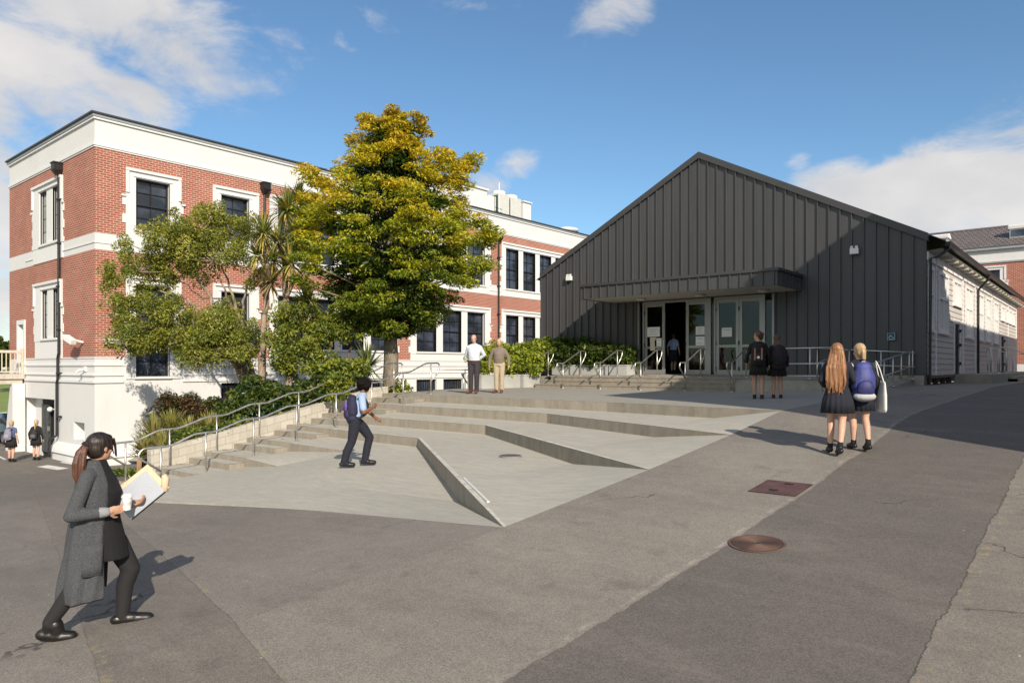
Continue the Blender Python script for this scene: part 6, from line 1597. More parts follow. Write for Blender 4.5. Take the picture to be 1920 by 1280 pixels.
def schoolgirl(label, pos, rz, sc, skin, hair, legs, skirt_w=.2, top=NAVY, headdir=(1, 0, 0), arms=None, lean=0, sock=True, skirt=(.99, .62), group=None, hairfn=None, shoes=SHOE, gy=0.0, sleeve=1.0, bot=None):
    """local frame: x forward, y left, z up; height 1.66 m at scale 1"""
    t = thing('person', label, 'person', pos, rz, sc, group)
    T = WM[t]; sk = SKIN[skin]
    B = Body()
    ch = lambda z: (lean * (z - .95), 0, z)
    B.rings([(ch(.86), .10, .155), (ch(.94), .112, .165), (ch(1.05), .092, .130), (ch(1.20), .100, .138), (ch(1.31), .092, .146), (ch(1.375), .066, .10), (ch(1.42), .05, .06)])
    B.cap(ch(1.38), ch(1.50), .050, .046)
    hc = Vector(ch(1.545)) + Vector((.02, 0, 0)); P = head(B, hc, headdir, k=.96)
    for s, (kn, an, toe) in zip((1, -1), legs):
        B.chain([(0, s * .085, .90), (kn[0], kn[1], kn[2] + .20) if False else ((kn[0]) * .5, (s * .085 + kn[1]) / 2, (.90 + kn[2]) / 2), kn, Vector(kn).lerp(Vector(an), .35) - Vector((.018, 0, 0)), an], [.088, .078, .055, .054, .034])
        B.cap(an, Vector(an) + Vector((0, 0, -.03)), .034, .034)
    arms = arms or (((-.06, .235, 1.10), (.02, .25, .86)), ((-.06, -.235, 1.10), (.02, -.25, .86)))
    for s, (el, wr) in zip((1, -1), arms):
        B.chain([(ch(1.33)[0], s * .15, 1.325), el, wr], [.046, .038, .027])
        hand(B, wr, Vector(wr) - Vector(el) + Vector((.03, 0, -.06)), s, .55, .95, palm=(0, -s, 0))
    B.finish('body', [sk, LIP, EYE], t, .0105, 3, face_pick(P, .96))
    C = Body(); g = .016
    C.rings([(ch(.90), .112, .170), (ch(1.05), .108, .148), (ch(1.20), .116, .152), (ch(1.31), .106, .160), (ch(1.375), .078, .115), (ch(1.42), .058, .066)])
    for s, (el, wr) in zip((1, -1), arms):
        e = Vector(el); w2 = Vector(el).lerp(Vector(wr), .93); sh = Vector((ch(1.33)[0], s * .15, 1.325)); C.cap((ch(1.38)[0], s * .05, 1.385), sh, .045, .055)
        if sleeve > .6: C.chain([sh, e, w2], [.056, .050, .038])
        else: C.chain([sh, sh.lerp(e, .62)], [.062, .058])
    C.finish('jacket' if sleeve > .6 else 'shirt', top, t, .012, 4)
    if skirt:
        z0, z1 = skirt; S_ = Body(); n = 96
        L = [((lean * .05, 0, z0), .118, .158), ((0, 0, z0 - .06), .130, .172), ((-.005, 0, (z0 + z1) / 2), .165, skirt_w), ((-.01, 0, z1), .19, skirt_w * 1.12), ((-.01, 0, z1 + .004), .17, skirt_w * 1.02)]
        S_.rings(L, n, pleats(17, .055)); S_.finish('skirt', bot or NAVY, t, raw=True)
    for s, (kn, an, toe) in zip((1, -1), legs):
        if sock:
            K_ = Body(); K_.chain([Vector(an).lerp(Vector(kn), .16), an], [.041, .041]); K_.finish('sock', BLACK, t, .010, 2)
        S_ = Body(); shoe(S_, an, toe, .98); S_.finish('shoe', shoes, t, .009, 3)
    hairfn(t, P, hc)
    return t
def hair_mat(name, col, streak):
    m, nt, b = new_mat(name); t_ = NT(nt); p = t_.obj()
    a = t_.noise(t_.mapping(p, (28, 28, 2.2)), 2.0, 4, .6)
    nt.links.new(t_.mix(t_.ramp(a, .35, .65), c4(col), c4(streak)), b.inputs['Base Color']); b.inputs['Roughness'].default_value = .42
    nt.links.new(t_.bump(a, .6, .01), b.inputs['Normal']); return m
H_red = hair_mat('long auburn hair', (.16, .062, .025), (.38, .19, .085)); H_blond = hair_mat('blonde hair', (.30, .19, .085), (.60, .44, .25)); H_dark = hair_mat('near black hair', (.012, .009, .008), (.035, .022, .016)); H_brown = hair_mat('brown hair', (.06, .028, .016), (.11, .05, .028)); H_pony = hair_mat('brown dyed ponytail', (.050, .020, .012), (.14, .056, .034)); H_grey = hair_mat('short grey hair', (.22, .20, .18), (.36, .34, .31))
def cap_hair(B, P, lo=.02, back=.11):
    B.ell(P(-.022, 0, .042), (.104, .088, .095)); B.ell(P(-.055, 0, -.01), (.066, .078, .085)); B.ell(P(-.06, 0, -.045), (.045, .062, .06))

# --- the woman with the cardigan -------------------------------------------------
wx, wy = -5.43, 1.98
wt_ = thing('person', 'woman in long grey cardigan and black trousers striding right, ponytailed head turned away', 'person', (wx, wy, -1.862), rad(62), .842)
TW = WM[wt_]
hipz = .93
FK, FA, FT = (.225, .085, .50), (.165, .085, .105), (.36, .085, .044)        # left leg, forward
RK, RA, RT = (-.095, -.085, .50), (-.335, -.085, .170), (-.185, -.085, .02)     # right leg, behind, heel lifted
RS, RE, RW = (-.055, -.185, 1.325), (-.155, -.235, 1.035), (.085, -.215, 1.045)
LS, LE, LW = (-.02, .185, 1.33), (.03, .22, 1.06), (.25, .02, 1.06)
B = Body()
cw = lambda z: (-.02 + .06 * max(0, z - 1.0) * .2, 0, z)
B.rings([((0, 0, .84), .12, .155), ((0, 0, .93), .125, .165), ((.01, 0, 1.05), .108, .135), ((.02, 0, 1.20), .125, .15), ((-.01, 0, 1.32), .10, .16), ((-.02, 0, 1.39), .07, .11), ((-.02, 0, 1.43), .05, .06)])
B.cap((-.02, 0, 1.38), (.0, 0, 1.50), .052, .048)
hc = Vector((.01, 0, 1.545)); hf = Vector((.72, .70, .0)); P = head(B, hc, hf, k=.95)
B.chain([(0, .085, .90), (.115, .088, .72), FK, (.18, .087, .36), FA], [.095, .085, .062, .058, .040]); B.chain([(0, -.085, .90), (-.045, -.088, .72), RK, (-.205, -.087, .36), RA], [.095, .085, .062, .058, .040])
B.chain([RS, RE, RW], [.040, .036, .028]); B.chain([LS, LE, LW], [.040, .036, .028])
cupc = Vector((.225, -.165, 1.10))
hand(B, RW, (.9, .25, .10), -1, .85, 1.0, palm=(.15, .95, .1), thumb=-1); hand(B, LW, (.75, -.55, .25), 1, .8, 1.0, palm=(-.35, -.3, .85), thumb=1)
B.finish('body', [SKIN['tan'], LIP, EYE], wt_, .0068, 3, face_pick(P, 1.0))
# trousers
C = Body(); C.rings([((0, 0, .83), .128, .165), ((0, 0, .93), .135, .172), ((.0, 0, 1.0), .125, .155)])
C.chain([(0, .085, .90), (.115, .088, .72), FK, (.18, .087, .36), (.163, .085, .105)], [.108, .098, .076, .069, .054]); C.chain([(0, -.085, .90), (-.045, -.088, .72), RK, (-.205, -.087, .36), (-.333, -.085, .170)], [.108, .098, .076, .069, .054])
C.finish('trousers', pmat('black cotton trousers', (.016, .015, .017), .85, .2, 14, .3, 70), wt_, .010, 4)
C = Body(); C.rings([((.07, .0, .63), .155, .165), ((.06, .0, .66), .16, .168), ((.045, 0, .80), .15, .17), ((.025, 0, .95), .135, .160), ((.025, 0, 1.06), .122, .140), ((.035, 0, 1.18), .138, .155), ((.01, 0, 1.30), .115, .160), ((-.012, 0, 1.385), .088, .125), ((-.012, 0, 1.435), .070, .085), ((-.01, 0, 1.45), .063, .068)])
C.finish('tunic', pmat('black jersey top', (.008, .008, .009), .9, .15, 14, .2, 90), wt_, .010, 4)
# cardigan: a coat shell open in front, sleeves, cuffs
def wool_mat():
    m, nt, b = new_mat('grey wool knit'); t_ = NT(nt); p = t_.obj()
    a = t_.noise(p, 160, 3, .7); c = t_.noise(t_.mapping(p, (30, 30, 6)), 2.0, 5)
    nt.links.new(t_.mix(t_.ramp(a, .35, .65), c4((.030, .033, .037)), c4((.105, .109, .117))), b.inputs['Base Color']); b.inputs['Roughness'].default_value = .95
    nt.links.new(t_.bump(t_.math('ADD', a, c), .45, .01), b.inputs['Normal']); return m
WOOL = wool_mat()
CUFF = pmat('pale grey ribbed cuff', (.26, .265, .28), .95, .1, 40, .4, 120)
rows = []
prof_c = [  # z, centre x, rx, ry, front opening half angle (deg), forward shift of the open edge
    (1.455, -.035, .075, .088, 50), (1.40, -.032, .105, .150, 46), (1.32, -.028, .135, .196, 42), (1.20, -.02, .158, .198, 40), (1.06, -.035, .160, .192, 41), (.94, -.045, .165, .196, 44), (.78, -.058, .176, .206, 44), (.60, -.074, .186, .214, 45), (.44, -.088, .194, .222, 46), (.315, -.096, .198, .226, 47)]
nseg = 40
for th in (0.0, .012):
    for z, cx, rx, ry, op in prof_c:
        row = []
        for i in range(nseg + 1):
            a = rad(op) + (2 * math.pi - 2 * rad(op)) * i / nseg
            fold = .017 * math.sin(a * 6 + z * 3) * min(1, (1.3 - z) * 1.4 if z < 1.3 else 0) + .013 * math.sin(a * 11 - z * 7) * (1 if z < 1.0 else .3)
            x = cx + (rx + fold - th) * math.cos(a); y = (ry + fold - th) * math.sin(a)
            zz = z + (.045 * math.cos(a) * -1 if z < .35 else 0) * -.6
            if a > math.pi and z < 1.1: x += .03 * (1.1 - z) * (math.sin(a) ** 2)
            row.append((x, y, zz))
        rows.append(row)
p = MB(); k = len(prof_c); n = nseg + 1
p.v = [q for r in rows for q in r]
idx = lambda s, j, i: (s * k + j) * n + i
for s in (0, 1):
    for j in range(k - 1):
        for i in range(n - 1): p.f.append((idx(s, j, i), idx(s, j, i + 1), idx(s, j + 1, i + 1), idx(s, j + 1, i)))
for j in range(k - 1):
    for i in (0, n - 1): p.f.append((idx(0, j, i), idx(0, j + 1, i), idx(1, j + 1, i), idx(1, j, i)))
for i in range(n - 1):
    for j in (0, k - 1): p.f.append((idx(0, j, i), idx(0, j, i + 1), idx(1, j, i + 1), idx(1, j, i)))
p.m = [0] * len(p.f)
card = p.build('cardigan', WOOL, wt_, world=False, smooth=True)
ss = card.modifiers.new('sub', 'SUBSURF'); ss.levels = 1; ss.render_levels = 1
C = Body(); C.chain([(-.04, -.13, 1.355), RS, RE, Vector(RE).lerp(Vector(RW), .80)], [.05, .060, .056, .045]); C.ell((-.155, -.235, 1.03), (.062, .056, .05)); C.ell((-.05, -.165, 1.335), (.066, .050, .056)); C.finish('sleeve', WOOL, wt_, .010, 4)
C = Body(); C.chain([(-.02, .13, 1.355), LS, LE, Vector(LE).lerp(Vector(LW), .80)], [.05, .060, .056, .045]); C.finish('sleeve', WOOL, wt_, .010, 4)
C = Body(); C.chain([Vector(RE).lerp(Vector(RW), .78), Vector(RE).lerp(Vector(RW), .98)], [.045, .040]); C.finish('cuff', CUFF, wt_, .008, 2)
C = Body(); C.chain([Vector(LE).lerp(Vector(LW), .78), Vector(LE).lerp(Vector(LW), .98)], [.045, .040]); C.finish('cuff', CUFF, wt_, .008, 2)
# patch pocket on the right side
p = MB(); pr_, pc = [], []
for z in (.79, .70, .62, .545):
    j = np.interp(z, [c[0] for c in prof_c][::-1], range(k)[::-1]); cx = np.interp(z, [c[0] for c in prof_c][::-1], [c[1] for c in prof_c][::-1]); rx = np.interp(z, [c[0] for c in prof_c][::-1], [c[2] for c in prof_c][::-1]); ry = np.interp(z, [c[0] for c in prof_c][::-1], [c[3] for c in prof_c][::-1])
    pr_.append([(cx + (rx + .012) * math.cos(a) + .03 * (1.1 - z) * math.sin(a) ** 2, (ry + .012) * math.sin(a), z - (.0 if z > .56 else .0)) for a in np.linspace(rad(262), rad(304), 8)])
p.loft(pr_, cap=False, closed=False); o = p.build('pocket', WOOL, wt_, world=False, smooth=True, recalc=False); so = o.modifiers.new('t', 'SOLIDIFY'); so.thickness = .008
p = MB(); p.tube([Vector(q) + Vector((0, -.006, .0)) for q in pr_[3]], .006, 6); p.build('pocket_hem', pmat('dark wool seam', (.03, .032, .036), .95), wt_, world=False)
for an_, to_ in ((FA, FT), (RA, RT)):
    S_ = Body(); shoe(S_, an_, to_, 1.16); sh_ = S_.finish('shoe', SHOE, wt_, .008, 1)
    fl_ = (Vector(to_) - Vector(an_)); fl_.z = 0; fl_.normalize(); heel = Vector(an_) - fl_ * .05
    pz = Vector(to_)
    S_ = MB()
    if an_ is FA: a0 = Vector((heel.x - .005, heel.y, .012)); a1 = Vector((pz.x + .02, pz.y, .012))
    else: a0 = Vector((heel.x + .03, heel.y, .085)); a1 = Vector((pz.x + .02, pz.y, .0))
    S_.bar(a0, a1, .085, .024); S_.build('sole', BLACK, wt_, world=False, bevel=.008)
# hair: smooth cap drawn into a ponytail
f_ = hf.normalized(); l_ = Vector((0, 0, 1)).cross(f_); mh_ = Matrix((f_, l_, Vector((0, 0, 1)))).transposed()
C = Body(); C.ell(P(-.014, 0, .040), (.108, .092, .095), mh_); C.ell(P(-.05, 0, -.005), (.072, .084, .085), mh_); C.ell(P(-.075, 0, .01), (.05, .06, .06), mh_); C.ell(P(.045, 0, .085), (.05, .066, .032), mh_)
C.cap(P(.045, -.074, .05), P(.075, -.072, -.06), .014, .006); C.cap(P(.05, .074, .05), P(.06, .074, -.03), .014, .007)
C.finish('hair', H_dark, wt_, .008, 4)
tie = P(-.128, 0, .035)
C = Body(); C.chain([P(-.09, 0, .01), tie], [.052, .034]); C.finish('gathered_hair', H_dark, wt_, .008, 3)
C = Body(); u_ = random.Random(8)
for i in range(26):
    ox, oy = u_.uniform(-.034, .034), u_.uniform(-.030, .030); l = u_.uniform(.84, 1.06)
    C.chain([tie + Vector((ox * .4, oy * .4, 0)), tie + Vector((-.030 + ox * .8, -.022 + oy * .8, -.055)), tie + Vector((-.044 + ox * 1.1, -.032 + oy * 1.1, -.16 * l)), tie + Vector((-.048 + ox * 1.0 + u_.uniform(-.01, .01), -.034 + oy, -.26 * l)), tie + Vector((-.044 + ox * .55 + u_.uniform(-.014, .014), -.034 + oy * .6, -.35 * l))], [.015, .016, .0155, .012, .004])
C.finish('ponytail', H_pony, wt_, .0062, 1)
C = Body()
for i in range(9):
    s_ = u_.uniform(-1, 1); C.chain([P(.075, -.045 + .03 * s_, .075), P(.092, -.066 + .012 * s_, .01), P(.098 + u_.uniform(-.01, .015), -.066 + .012 * s_, -.05 - u_.uniform(0, .06))], [.007, .005, .0025])
C.finish('loose_strands', H_dark, wt_, .0042, 0)
p = MB(); p.tube([tie + Vector((.006, .002, .006)), tie + Vector((-.010, -.004, -.012))], .036, 12); p.build('hair_tie', BLACK, wt_, world=False)
# cup and folder
cw_ = TW @ cupc; cup = thing('takeaway_cup', 'white takeaway coffee cup with lid in the hand of the cardigan woman', 'cup', cw_, 0, .868)
def lathe(mb, L, n=24): mb.loft([[(r * math.cos(a), r * math.sin(a), z) for a in np.linspace(0, 2 * math.pi, n, endpoint=False)] for r, z in L])
p = MB(); lathe(p, [(.028, -.055), (.0285, -.054), (.038, .045), (.037, .046)]); p.build('cup_body', pmat('white card cup', (.74, .72, .70), .6, .05), cup, world=False, smooth=False)
p = MB(); lathe(p, [(.042, .044), (.042, .054), (.038, .056), (.037, .066), (.030, .067), (.029, .063)]); p.build('lid', pmat('white plastic lid', (.80, .79, .77), .35), cup, world=False)
p = MB(); lathe(p, [(.0330, -.015), (.0356, .012)]); p.build('sleeve_band', pmat('grey cup print', (.55, .54, .54), .7), cup, world=False)
fo = thing('folder', 'silver grey folder over a manila paper wallet carried in front of the cardigan woman', 'folder', TW @ Vector((.29, .03, 1.13)), rad(62), .868)
d1 = Vector((.74, .05, .62)).normalized(); d2 = Vector((-.52, .22, .66)).normalized(); nn_ = d1.cross(d2).normalized(); d2 = nn_.cross(d1)
def slab(c, a, b, th, e=0): 
    m_ = MB(); c = Vector(c); v = [c + d1 * i * a / 2 + d2 * j * b / 2 + nn_ * q * th / 2 for q in (-1, 1) for i, j in ((-1, -1), (1, -1), (1, 1), (-1, 1))]
    return m_.add(v, [(3, 2, 1, 0), (4, 5, 6, 7), (0, 1, 5, 4), (1, 2, 6, 5), (2, 3, 7, 6), (3, 0, 4, 7)])
sg = -1 if nn_.y > 0 else 1
slab((0, 0, 0), .325, .235, .016).build('cover', pmat('silver grey folder cover', (.33, .355, .40), .4, .04), fo, world=False, bevel=.004)
slab(nn_ * -sg * .018 + d1 * .03 + d2 * .022, .35, .265, .012).build('paper_wallet', pmat('manila paper', (.66, .50, .34), .85, .08), fo, world=False, bevel=.003)
slab(nn_ * -sg * .009 - d2 * .118, .32, .012, .028).build('spine', BLACK, fo, world=False)
m_ = MB(); m_.tube([d1 * .155 + d2 * -.11 + nn_ * -sg * .02, d1 * .23 + d2 * -.03 + nn_ * -sg * .02, d1 * .24 + d2 * .0 + nn_ * -sg * .02], [.03, .032, .02], 8); m_.build('rolled_flap', MC['manila paper'], fo, world=False, smooth=True)

# --- student climbing the terraces ------------------------------------------------
st_ = thing('person', 'student with dark curly hair and black trousers walking up the terraces', 'person', (-10.63, 8.18, -1.815), rad(58), .945)
TS = WM[st_]
B = Body(); ls = lambda z: (.32 * max(0, z - .95), 0, z)
sFK, sFA, sFT = (.30, .09, .55), (.215, .09, .10), (.39, .09, .035); sRK, sRA, sRT = (-.06, -.09, .49), (-.205, -.09, .10), (-.03, -.09, .03)
B.rings([((0, 0, .85), .125, .155), (ls(.94), .13, .16), (ls(1.05), .115, .14), (ls(1.2), .125, .155), (ls(1.32), .105, .17), (ls(1.39), .075, .12), (ls(1.43), .05, .06)])
B.cap(ls(1.38), (.185, 0, 1.50), .052, .048); hc = Vector((.205, 0, 1.545)); sf_ = Vector((.78, .62, 0)); P = head(B, hc, sf_, k=.98)
B.chain([(0, .085, .9), (.17, .09, .74), sFK, (.25, .09, .33), sFA], [.1, .09, .064, .058, .038]); B.chain([(0, -.085, .9), (-.02, -.09, .70), sRK, (-.15, -.09, .30), sRA], [.1, .09, .064, .058, .038])
sRS, sRE, sRW = (.125, -.185, 1.33), (.15, -.245, 1.06), (.33, -.13, 1.14); sLS, sLE, sLW = (.13, .185, 1.33), (.26, .25, 1.08), (.42, .24, .93)
B.chain([sRS, sRE, sRW], [.052, .044, .030]); B.chain([sLS, sLE, sLW], [.052, .044, .030]); hand(B, sRW, (.6, .3, .5), -1, 1.2, 1, palm=(-.4, .9, 0), thumb=-1); hand(B, sLW, (.7, -.1, -.5), 1, .4, 1, palm=(0, -1, 0))
B.finish('body', [SKIN['brown'], LIP, EYE], st_, .0095, 3, face_pick(P, .98, 0))
C = Body(); C.rings([((.0, 0, .93), .140, .172), (ls(1.05), .135, .158), (ls(1.2), .142, .170), (ls(1.32), .118, .182), (ls(1.39), .085, .13), (ls(1.43), .062, .075)]); C.chain([sRS, Vector(sRS).lerp(Vector(sRE), .72)], [.070, .068]); C.chain([sLS, Vector(sLS).lerp(Vector(sLE), .72)], [.070, .068]); C.finish('shirt', pmat('pale blue shirt', (.32, .42, .62), .85, .08, 8, .3, 40), st_, .011, 4)
C = Body(); C.rings([((0, 0, .83), .13, .165), ((0, 0, .94), .138, .17), ((.01, 0, 1.0), .135, .165)]); C.chain([(0, .085, .9), (.17, .09, .74), sFK, (.25, .09, .33), (.21, .09, .10)], [.115, .106, .083, .078, .070]); C.chain([(0, -.085, .9), (-.02, -.09, .70), sRK, (-.15, -.09, .30), (-.20, -.09, .10)], [.115, .106, .083, .080, .072]); C.finish('trousers', NAVY, st_, .011, 4)
for a, b in ((sFA, sFT), (sRA, sRT)):
    S_ = Body(); shoe(S_, a, b, 1.1); S_.finish('shoe', SHOE, st_, .009, 3)
C = Body(); rr_ = random.Random(4)
C.ell(P(-.03, 0, .05), (.125, .115, .115))
for i in range(70):
    d = Vector((rr_.gauss(0, 1), rr_.gauss(0, 1), rr_.gauss(.35, 1))).normalized(); q = P(-.035, 0, .045) + Vector((d.x * .125, d.y * .118, d.z * .118))
    if (q - hc).dot(sf_.normalized()) < .065: C.ell(q, (.028, .028, .028))
C.finish('hair', pmat('black curls', (.010, .008, .007), .95, .3, 30, .6, 90, spec=.1), st_, .010, 2)
def pk_extra(t, d, w, h, rot):
    p = Body(); p.ell((-d * .95, -w * .1, h * .1), (d * .25, w * .42, h * .55)); p.finish('pattern_panel', pmat('purple patterned panel', (.16, .08, .42), .7, .5, 9), t, .012, 3)
    p = Body(); p.ell((-d * 1.22, .02, -h * .35), (.02, .018, .06)); p.finish('zip_tag', pmat('pink zip tag', (.65, .14, .22), .6), t, .01, 1)
backpack('purple and navy patterned backpack on the student climbing the terraces', 'backpack', TS, (-.045, -.05, 1.12), (pmat('dark navy pack', (.016, .016, .045), .8), pmat('purple black pocket', (.03, .02, .06), .8), BLACK), (.26, .34, .48), extra=pk_extra, sf=.62)

# --- two standing men ---------------------------------------------------------------
def man(label, pos, rz, sc, shirt, trousers, shoes, hairm, bald, arms, legs, headdir, neck=None, belt=None, chin=0):
    t = thing('person', label, 'person', pos, rz, sc); B = Body()
    B.rings([((0, 0, .88), .12, .165), ((0, 0, .97), .125, .172), ((.02, 0, 1.10), .130, .160), ((.02, 0, 1.25), .130, .180), ((0, 0, 1.36), .11, .180), ((-.01, 0, 1.43), .08, .13), ((-.01, 0, 1.47), .055, .065)])
    B.cap((-.01, 0, 1.44), (.03, 0, 1.57), .058, .055); hc = Vector((.05, 0, 1.635)); P = head(B, hc, headdir, k=1.02)
    for s, (kn, an, toe) in zip((1, -1), legs): B.chain([(0, s * .09, .94), (kn[0] * .5, (s * .09 + kn[1]) / 2, .73), kn, an], [.095, .085, .062, .040])
    for s, (el, wr, hd) in zip((1, -1), arms): B.chain([(0, s * .178, 1.375), el, wr], [.050, .044, .032]); hand(B, wr, hd, s, .6, 1.05, palm=(0, -s, 0))
    B.finish('body', [SKIN['fair'], LIP, EYE], t, .0105, 3, face_pick(P, 1.02))
    C = Body(); C.rings([((0, 0, .96), .140, .180), ((.025, 0, 1.10), .148, .172), ((.025, 0, 1.25), .146, .188), ((0, 0, 1.36), .122, .196), ((-.01, 0, 1.43), .09, .150), ((-.01, 0, 1.475), .070, .085), ((-.01, 0, 1.50), .062, .066)])
    for s, (el, wr, hd) in zip((1, -1), arms): C.chain([(-.005, s * .06, 1.445), (0, s * .178, 1.375), el, Vector(el).lerp(Vector(wr), .9)], [.05, .066, .060, .048])
    C.finish('jumper' if neck else 'shirt', shirt, t, .012, 4)
    C = Body(); C.rings([((0, 0, .87), .128, .172), ((0, 0, .97), .132, .178), ((.01, 0, 1.01), .132, .175)])
    for s, (kn, an, toe) in zip((1, -1), legs): C.chain([(0, s * .09, .93), (kn[0] * .5, (s * .09 + kn[1]) / 2, .73), kn, Vector(an) + Vector((0, 0, .0))], [.112, .100, .080, .068])
    C.finish('trousers', trousers, t, .012, 4)
    for s, (kn, an, toe) in zip((1, -1), legs): S_ = Body(); shoe(S_, an, toe, 1.15); S_.finish('shoe', shoes, t, .01, 3)
    C = Body()
    if bald: C.ell(P(-.06, 0, .0), (.058, .084, .055)); C.ell(P(-.02, .072, .005), (.05, .016, .035)); C.ell(P(-.02, -.072, .005), (.05, .016, .035)); C.ell(P(-.055, 0, .05), (.06, .082, .05))
    else: C.ell(P(-.025, 0, .045), (.102, .086, .09)); C.ell(P(-.06, 0, -.005), (.058, .078, .06))
    C.finish('hair', hairm, t, .009, 3)
    if belt: p = MB(); p.loft([[(.002 + (.139 + e) * math.cos(a), (.187 + e) * math.sin(a), z) for a in np.linspace(0, 2 * math.pi, 28, endpoint=False)] for e, z in ((0, .955), (.006, .957), (.006, .99), (0, .992))]); p.build('belt', belt, t, world=False)
    if neck: p = MB(); p.loft([[(-.008 + r * math.cos(a), r * 1.08 * math.sin(a), z) for a in np.linspace(0, 2 * math.pi, 20, endpoint=False)] for r, z in ((.074, 1.49), (.08, 1.51), (.064, 1.535), (.058, 1.525))]); p.build('collar', neck, t, world=False)
    return t
man('balding man in a pale blue shirt and dark trousers, hands behind back, looking down', (-14.40, 15.42, -.782), rad(-62), .985, pmat('very pale blue shirt', (.60, .64, .70), .85, .05, 8, .3, 40), pmat('charcoal trousers', (.035, .028, .035), .85, .15, 12), pmat('reddish brown shoes', (.14, .045, .025), .4), H_dark, True,
    (((-.12, .27, 1.16), (-.16, .06, 1.00), (-.1, -1, -.2)), ((-.12, -.28, 1.16), (-.16, -.08, .98), (-.1, 1, -.2))), (((.05, .09, .52), (-.01, .07, .10), (.20, .10, .035)), ((.02, -.10, .52), (.0, -.11, .10), (.21, -.14, .035))), (.92, -.02, -.38), belt=pmat('brown belt', (.09, .03, .025), .5))
man('older man in a brown jumper and beige trousers standing with arms at his sides', (-14.19, 16.29, -.782), rad(-58), .935, pmat('taupe wool jumper', (.20, .155, .125), .95, .1, 10, .4, 120), pmat('beige chinos', (.42, .34, .235), .85, .1, 10), pmat('brown leather shoes', (.13, .05, .03), .4), H_grey, True,
    (((-.02, .30, 1.14), (.03, .32, .90), (.05, 0, -1)), ((-.02, -.30, 1.14), (.03, -.32, .90), (.05, 0, -1))), (((.01, .09, .52), (-.02, .08, .10), (.18, .10, .035)), ((.01, -.09, .52), (-.02, -.09, .10), (.18, -.15, .035))), (.98, .1, -.15), neck=pmat('taupe wool jumper', (.2, .155, .125)))

# --- two fair haired girls walking up the ramp ------------------------------------------
def long_hair(mat, L=.50, w=.10):
    def f(t, P, hc):
        C = Body(); cap_hair(C, P); u = random.Random(3)
        for i in range(46):
            y = u.uniform(-1, 1) * w; dx = u.uniform(-.012, .03); l = (L - .28) * (u.uniform(.80, 1.08) - .22 * abs(y / w) ** 3)
            C.chain([P(-.06 + dx, y * .62, .05), P(-.095 + dx, y * .92, -.10), P(-.155 + dx, y * 1.12 + u.uniform(-.012, .012), -.26), P(-.168 + dx, y * 1.15 + u.uniform(-.022, .022), -.28 - l * .6), P(-.160 + dx + u.uniform(-.015, .015), y * 1.05 + u.uniform(-.03, .03), -.28 - l)], [.024, .023, .021, .016, .005])
        C.finish('hair', mat, t, .0075, 1)
    return f
def tied_hair(mat, bun=True, tail=.0):
    def f(t, P, hc):
        C = Body(); cap_hair(C, P)
        if bun: C.ell(P(-.09, 0, .05), (.05, .055, .05))
        if tail: C.chain([P(-.09, 0, .04), P(-.13, .0, -.02), P(-.135, 0, -.12), P(-.125, 0, -tail)], [.03, .034, .032, .014])
        C.finish('hair', mat, t, .010, 3)
    return f
ALONG = rad(66)                 # up the ramp, away from the camera
g1 = schoolgirl('girl with very long auburn hair in a navy skirt, walking away up the ramp', (-2.77, 9.90, zr(9.90)), rad(112), .865, 'fair', H_red,
    (((.10, .08, .52), (.0, .10, .10), (.19, .11, .03)), ((-.05, -.06, .50), (-.24, -.01, .14), (-.11, .01, .025))), .21, hairfn=long_hair(H_red, .68, .118), headdir=(.96, -.25, 0), arms=(((-.02, .225, 1.11), (.14, .17, 1.02)), ((-.03, -.225, 1.11), (.13, -.17, 1.02))))
g2 = schoolgirl('blonde girl with her hair up, wearing a blue backpack, beside the auburn haired girl', (-2.585, 10.23, zr(10.23)), rad(124), .845, 'fair', H_blond,
    (((.08, .075, .51), (.05, .07, .10), (.23, .08, .03)), ((-.03, -.075, .50), (-.20, -.06, .13), (-.05, -.06, .03))), .19, hairfn=tied_hair(H_blond, True, .15), headdir=(.97, .2, 0))
def bp_extra(t, d, w, h, rot):
    p = Body(); p.ell((-d * .35, 0, -h * .85), (d * .9, w * .95, h * .28)); p.finish('base_panel', pmat('grey pack base', (.42, .42, .44), .8), t, .012, 3)
backpack('royal blue and grey backpack on the back of the blonde girl', 'backpack', WM[g2], (-.235, .03, 1.08), (pmat('royal blue nylon', (.045, .055, .22), .6, .3, 8), pmat('deep blue nylon', (.022, .026, .12), .6, .2, 8), pmat('light grey webbing', (.50, .50, .50), .8)), (.27, .36, .54), extra=bp_extra)
tb = thing('tote_bag', 'white cloth tote bag hanging at the right hip of the blonde girl', 'bag', WM[g2] @ Vector((-.08, -.30, .86)), rad(124), .845)
B = Body(); B.rings([((0, 0, -.26), .14, .035), ((0, 0, -.22), .165, .05), ((.0, 0, 0), .16, .05), ((.0, 0, .2), .13, .03), ((0, 0, .22), .12, .012)]); B.finish('bag_body', pmat('white canvas', (.68, .67, .64), .9, .1, 8, .3, 60), tb, .012, 3)
p = MB(); p.tube(arc([(-.08, 0, .2), (-.05, .05, .42), (.02, .09, .56), (.06, .05, .42), (.08, 0, .2)]), .010, 6); p.build('handle', MC['white canvas'], tb, world=False)

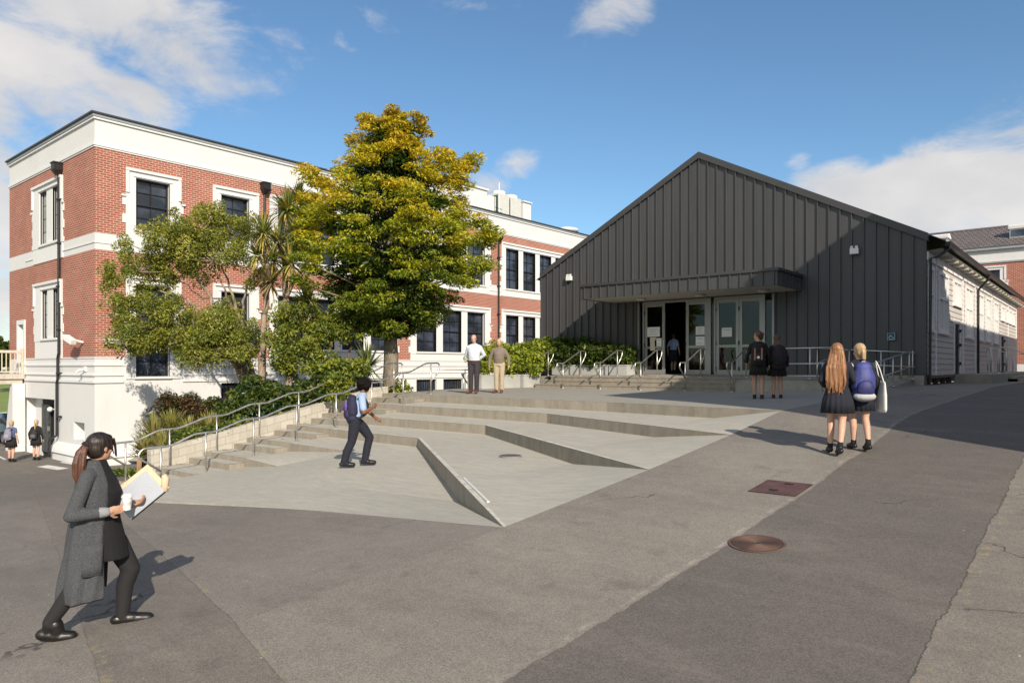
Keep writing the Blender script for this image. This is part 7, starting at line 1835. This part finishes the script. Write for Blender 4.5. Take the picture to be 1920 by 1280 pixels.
# --- two girls in dark uniform near the hall --------------------------------------------
d1_ = schoolgirl('dark haired girl in black blazer looking left, left of the pair by the hall steps', (-6.28, 16.28, -.78), rad(112), .965, 'tan', H_brown,
    (((.05, .085, .51), (.02, .08, .10), (.20, .08, .03)), ((.0, -.085, .50), (-.10, -.085, .10), (.07, -.08, .03))), .18, top=BLACK, bot=BLACK, hairfn=tied_hair(H_brown, True), headdir=(.35, .93, 0), arms=(((-.02, .235, 1.10), (.12, .26, .92)), ((-.06, -.235, 1.10), (.02, -.25, .86))))
def lace_extra(t, d, w, h, rot):
    for s in (-1, 1):
        p = MB(); p.box(-d * 1.32, -d * 1.26, s * w * .45 - .018, s * w * .45 + .018, -h * .6, h * .55); p.build('buckle_strap', pmat('pinkish tan strap', (.34, .14, .09), .7), t, world=False)
    p = MB(); p.tube([(-d * 1.36, .0, -h * .35), (-d * 1.24, 0, -h * .35)], .032, 12); p.build('badge', M['paper'], t, world=False)
backpack('black backpack with pinkish tan straps on the dark haired girl near the hall steps', 'backpack', WM[d1_], (-.22, 0, 1.12), (BLACK, pmat('dark brown pocket', (.03, .018, .015), .8), BLACK), (.24, .34, .48), extra=lace_extra)
d2_ = schoolgirl('dark brown haired girl in black, right of the pair by the hall steps, facing away', (-5.97, 16.62, -.775), rad(120), .915, 'tan', H_brown,
    (((.02, .085, .51), (-.02, .085, .10), (.16, .09, .03)), ((.04, -.085, .50), (-.02, -.09, .10), (.16, -.10, .03))), .20, top=BLACK, bot=BLACK, hairfn=long_hair(H_brown, .44, .075), headdir=(1, -.1, 0))
backpack('large plain black backpack on the right hand girl near the hall steps', 'backpack', WM[d2_], (-.24, 0, 1.10), (pmat('plum black pack', (.020, .012, .016), .85), BLACK, BLACK), (.28, .38, .54))

# --- two students by the basement door ---------------------------------------------------
f1 = schoolgirl('student in blue top with grey backpack, left of the two by the basement door', (-33.25, 8.95, zasph(-33.25, 8.95)), rad(130), .975, 'fair', H_blond,
    (((.03, .085, .51), (.0, .085, .10), (.18, .09, .03)), ((.0, -.085, .50), (-.06, -.09, .10), (.12, -.09, .03))), .19, top=pmat('dull blue polo', (.075, .105, .20), .85), bot=BLACK, hairfn=tied_hair(H_blond, True), sleeve=.5, skirt=(.99, .60))
backpack('pale grey backpack on the student in blue at far left', 'backpack', WM[f1], (-.22, 0, 1.13), (pmat('grey lilac pack', (.22, .21, .27), .8), pmat('pale lilac pocket', (.28, .26, .33), .8), BLACK), (.22, .30, .42))
f2 = schoolgirl('student in black blazer with blonde ponytail, right of two by the basement door', (-33.1, 9.75, zasph(-33.1, 9.75)), rad(138), .975, 'fair', H_blond,
    (((.03, .085, .51), (.0, .085, .10), (.18, .09, .03)), ((.0, -.085, .50), (-.06, -.09, .10), (.12, -.09, .03))), .18, top=BLACK, bot=BLACK, hairfn=tied_hair(H_blond, False, .30), skirt=(.99, .62))
backpack('small black backpack with a white patch on the ponytailed student at far left', 'backpack', WM[f2], (-.21, 0, 1.08), (pmat('black pack cloth', (.018, .018, .02), .8), pmat('pale patch pocket', (.10, .10, .11), .8), BLACK), (.20, .28, .36))
# --- student just inside the open hall door ------------------------------------------------
schoolgirl('student in pale blue shirt and dark shorts walking in through the open hall door', (-13.0, 25.15, -.262), rad(95), .94, 'tan', H_dark,
    (((.06, .085, .51), (.02, .085, .10), (.20, .09, .03)), ((.0, -.085, .50), (-.12, -.09, .11), (.05, -.09, .03))), .17, top=MC['pale blue shirt'], bot=NAVY, hairfn=tied_hair(H_dark, False), sleeve=.5, skirt=(.99, .52))
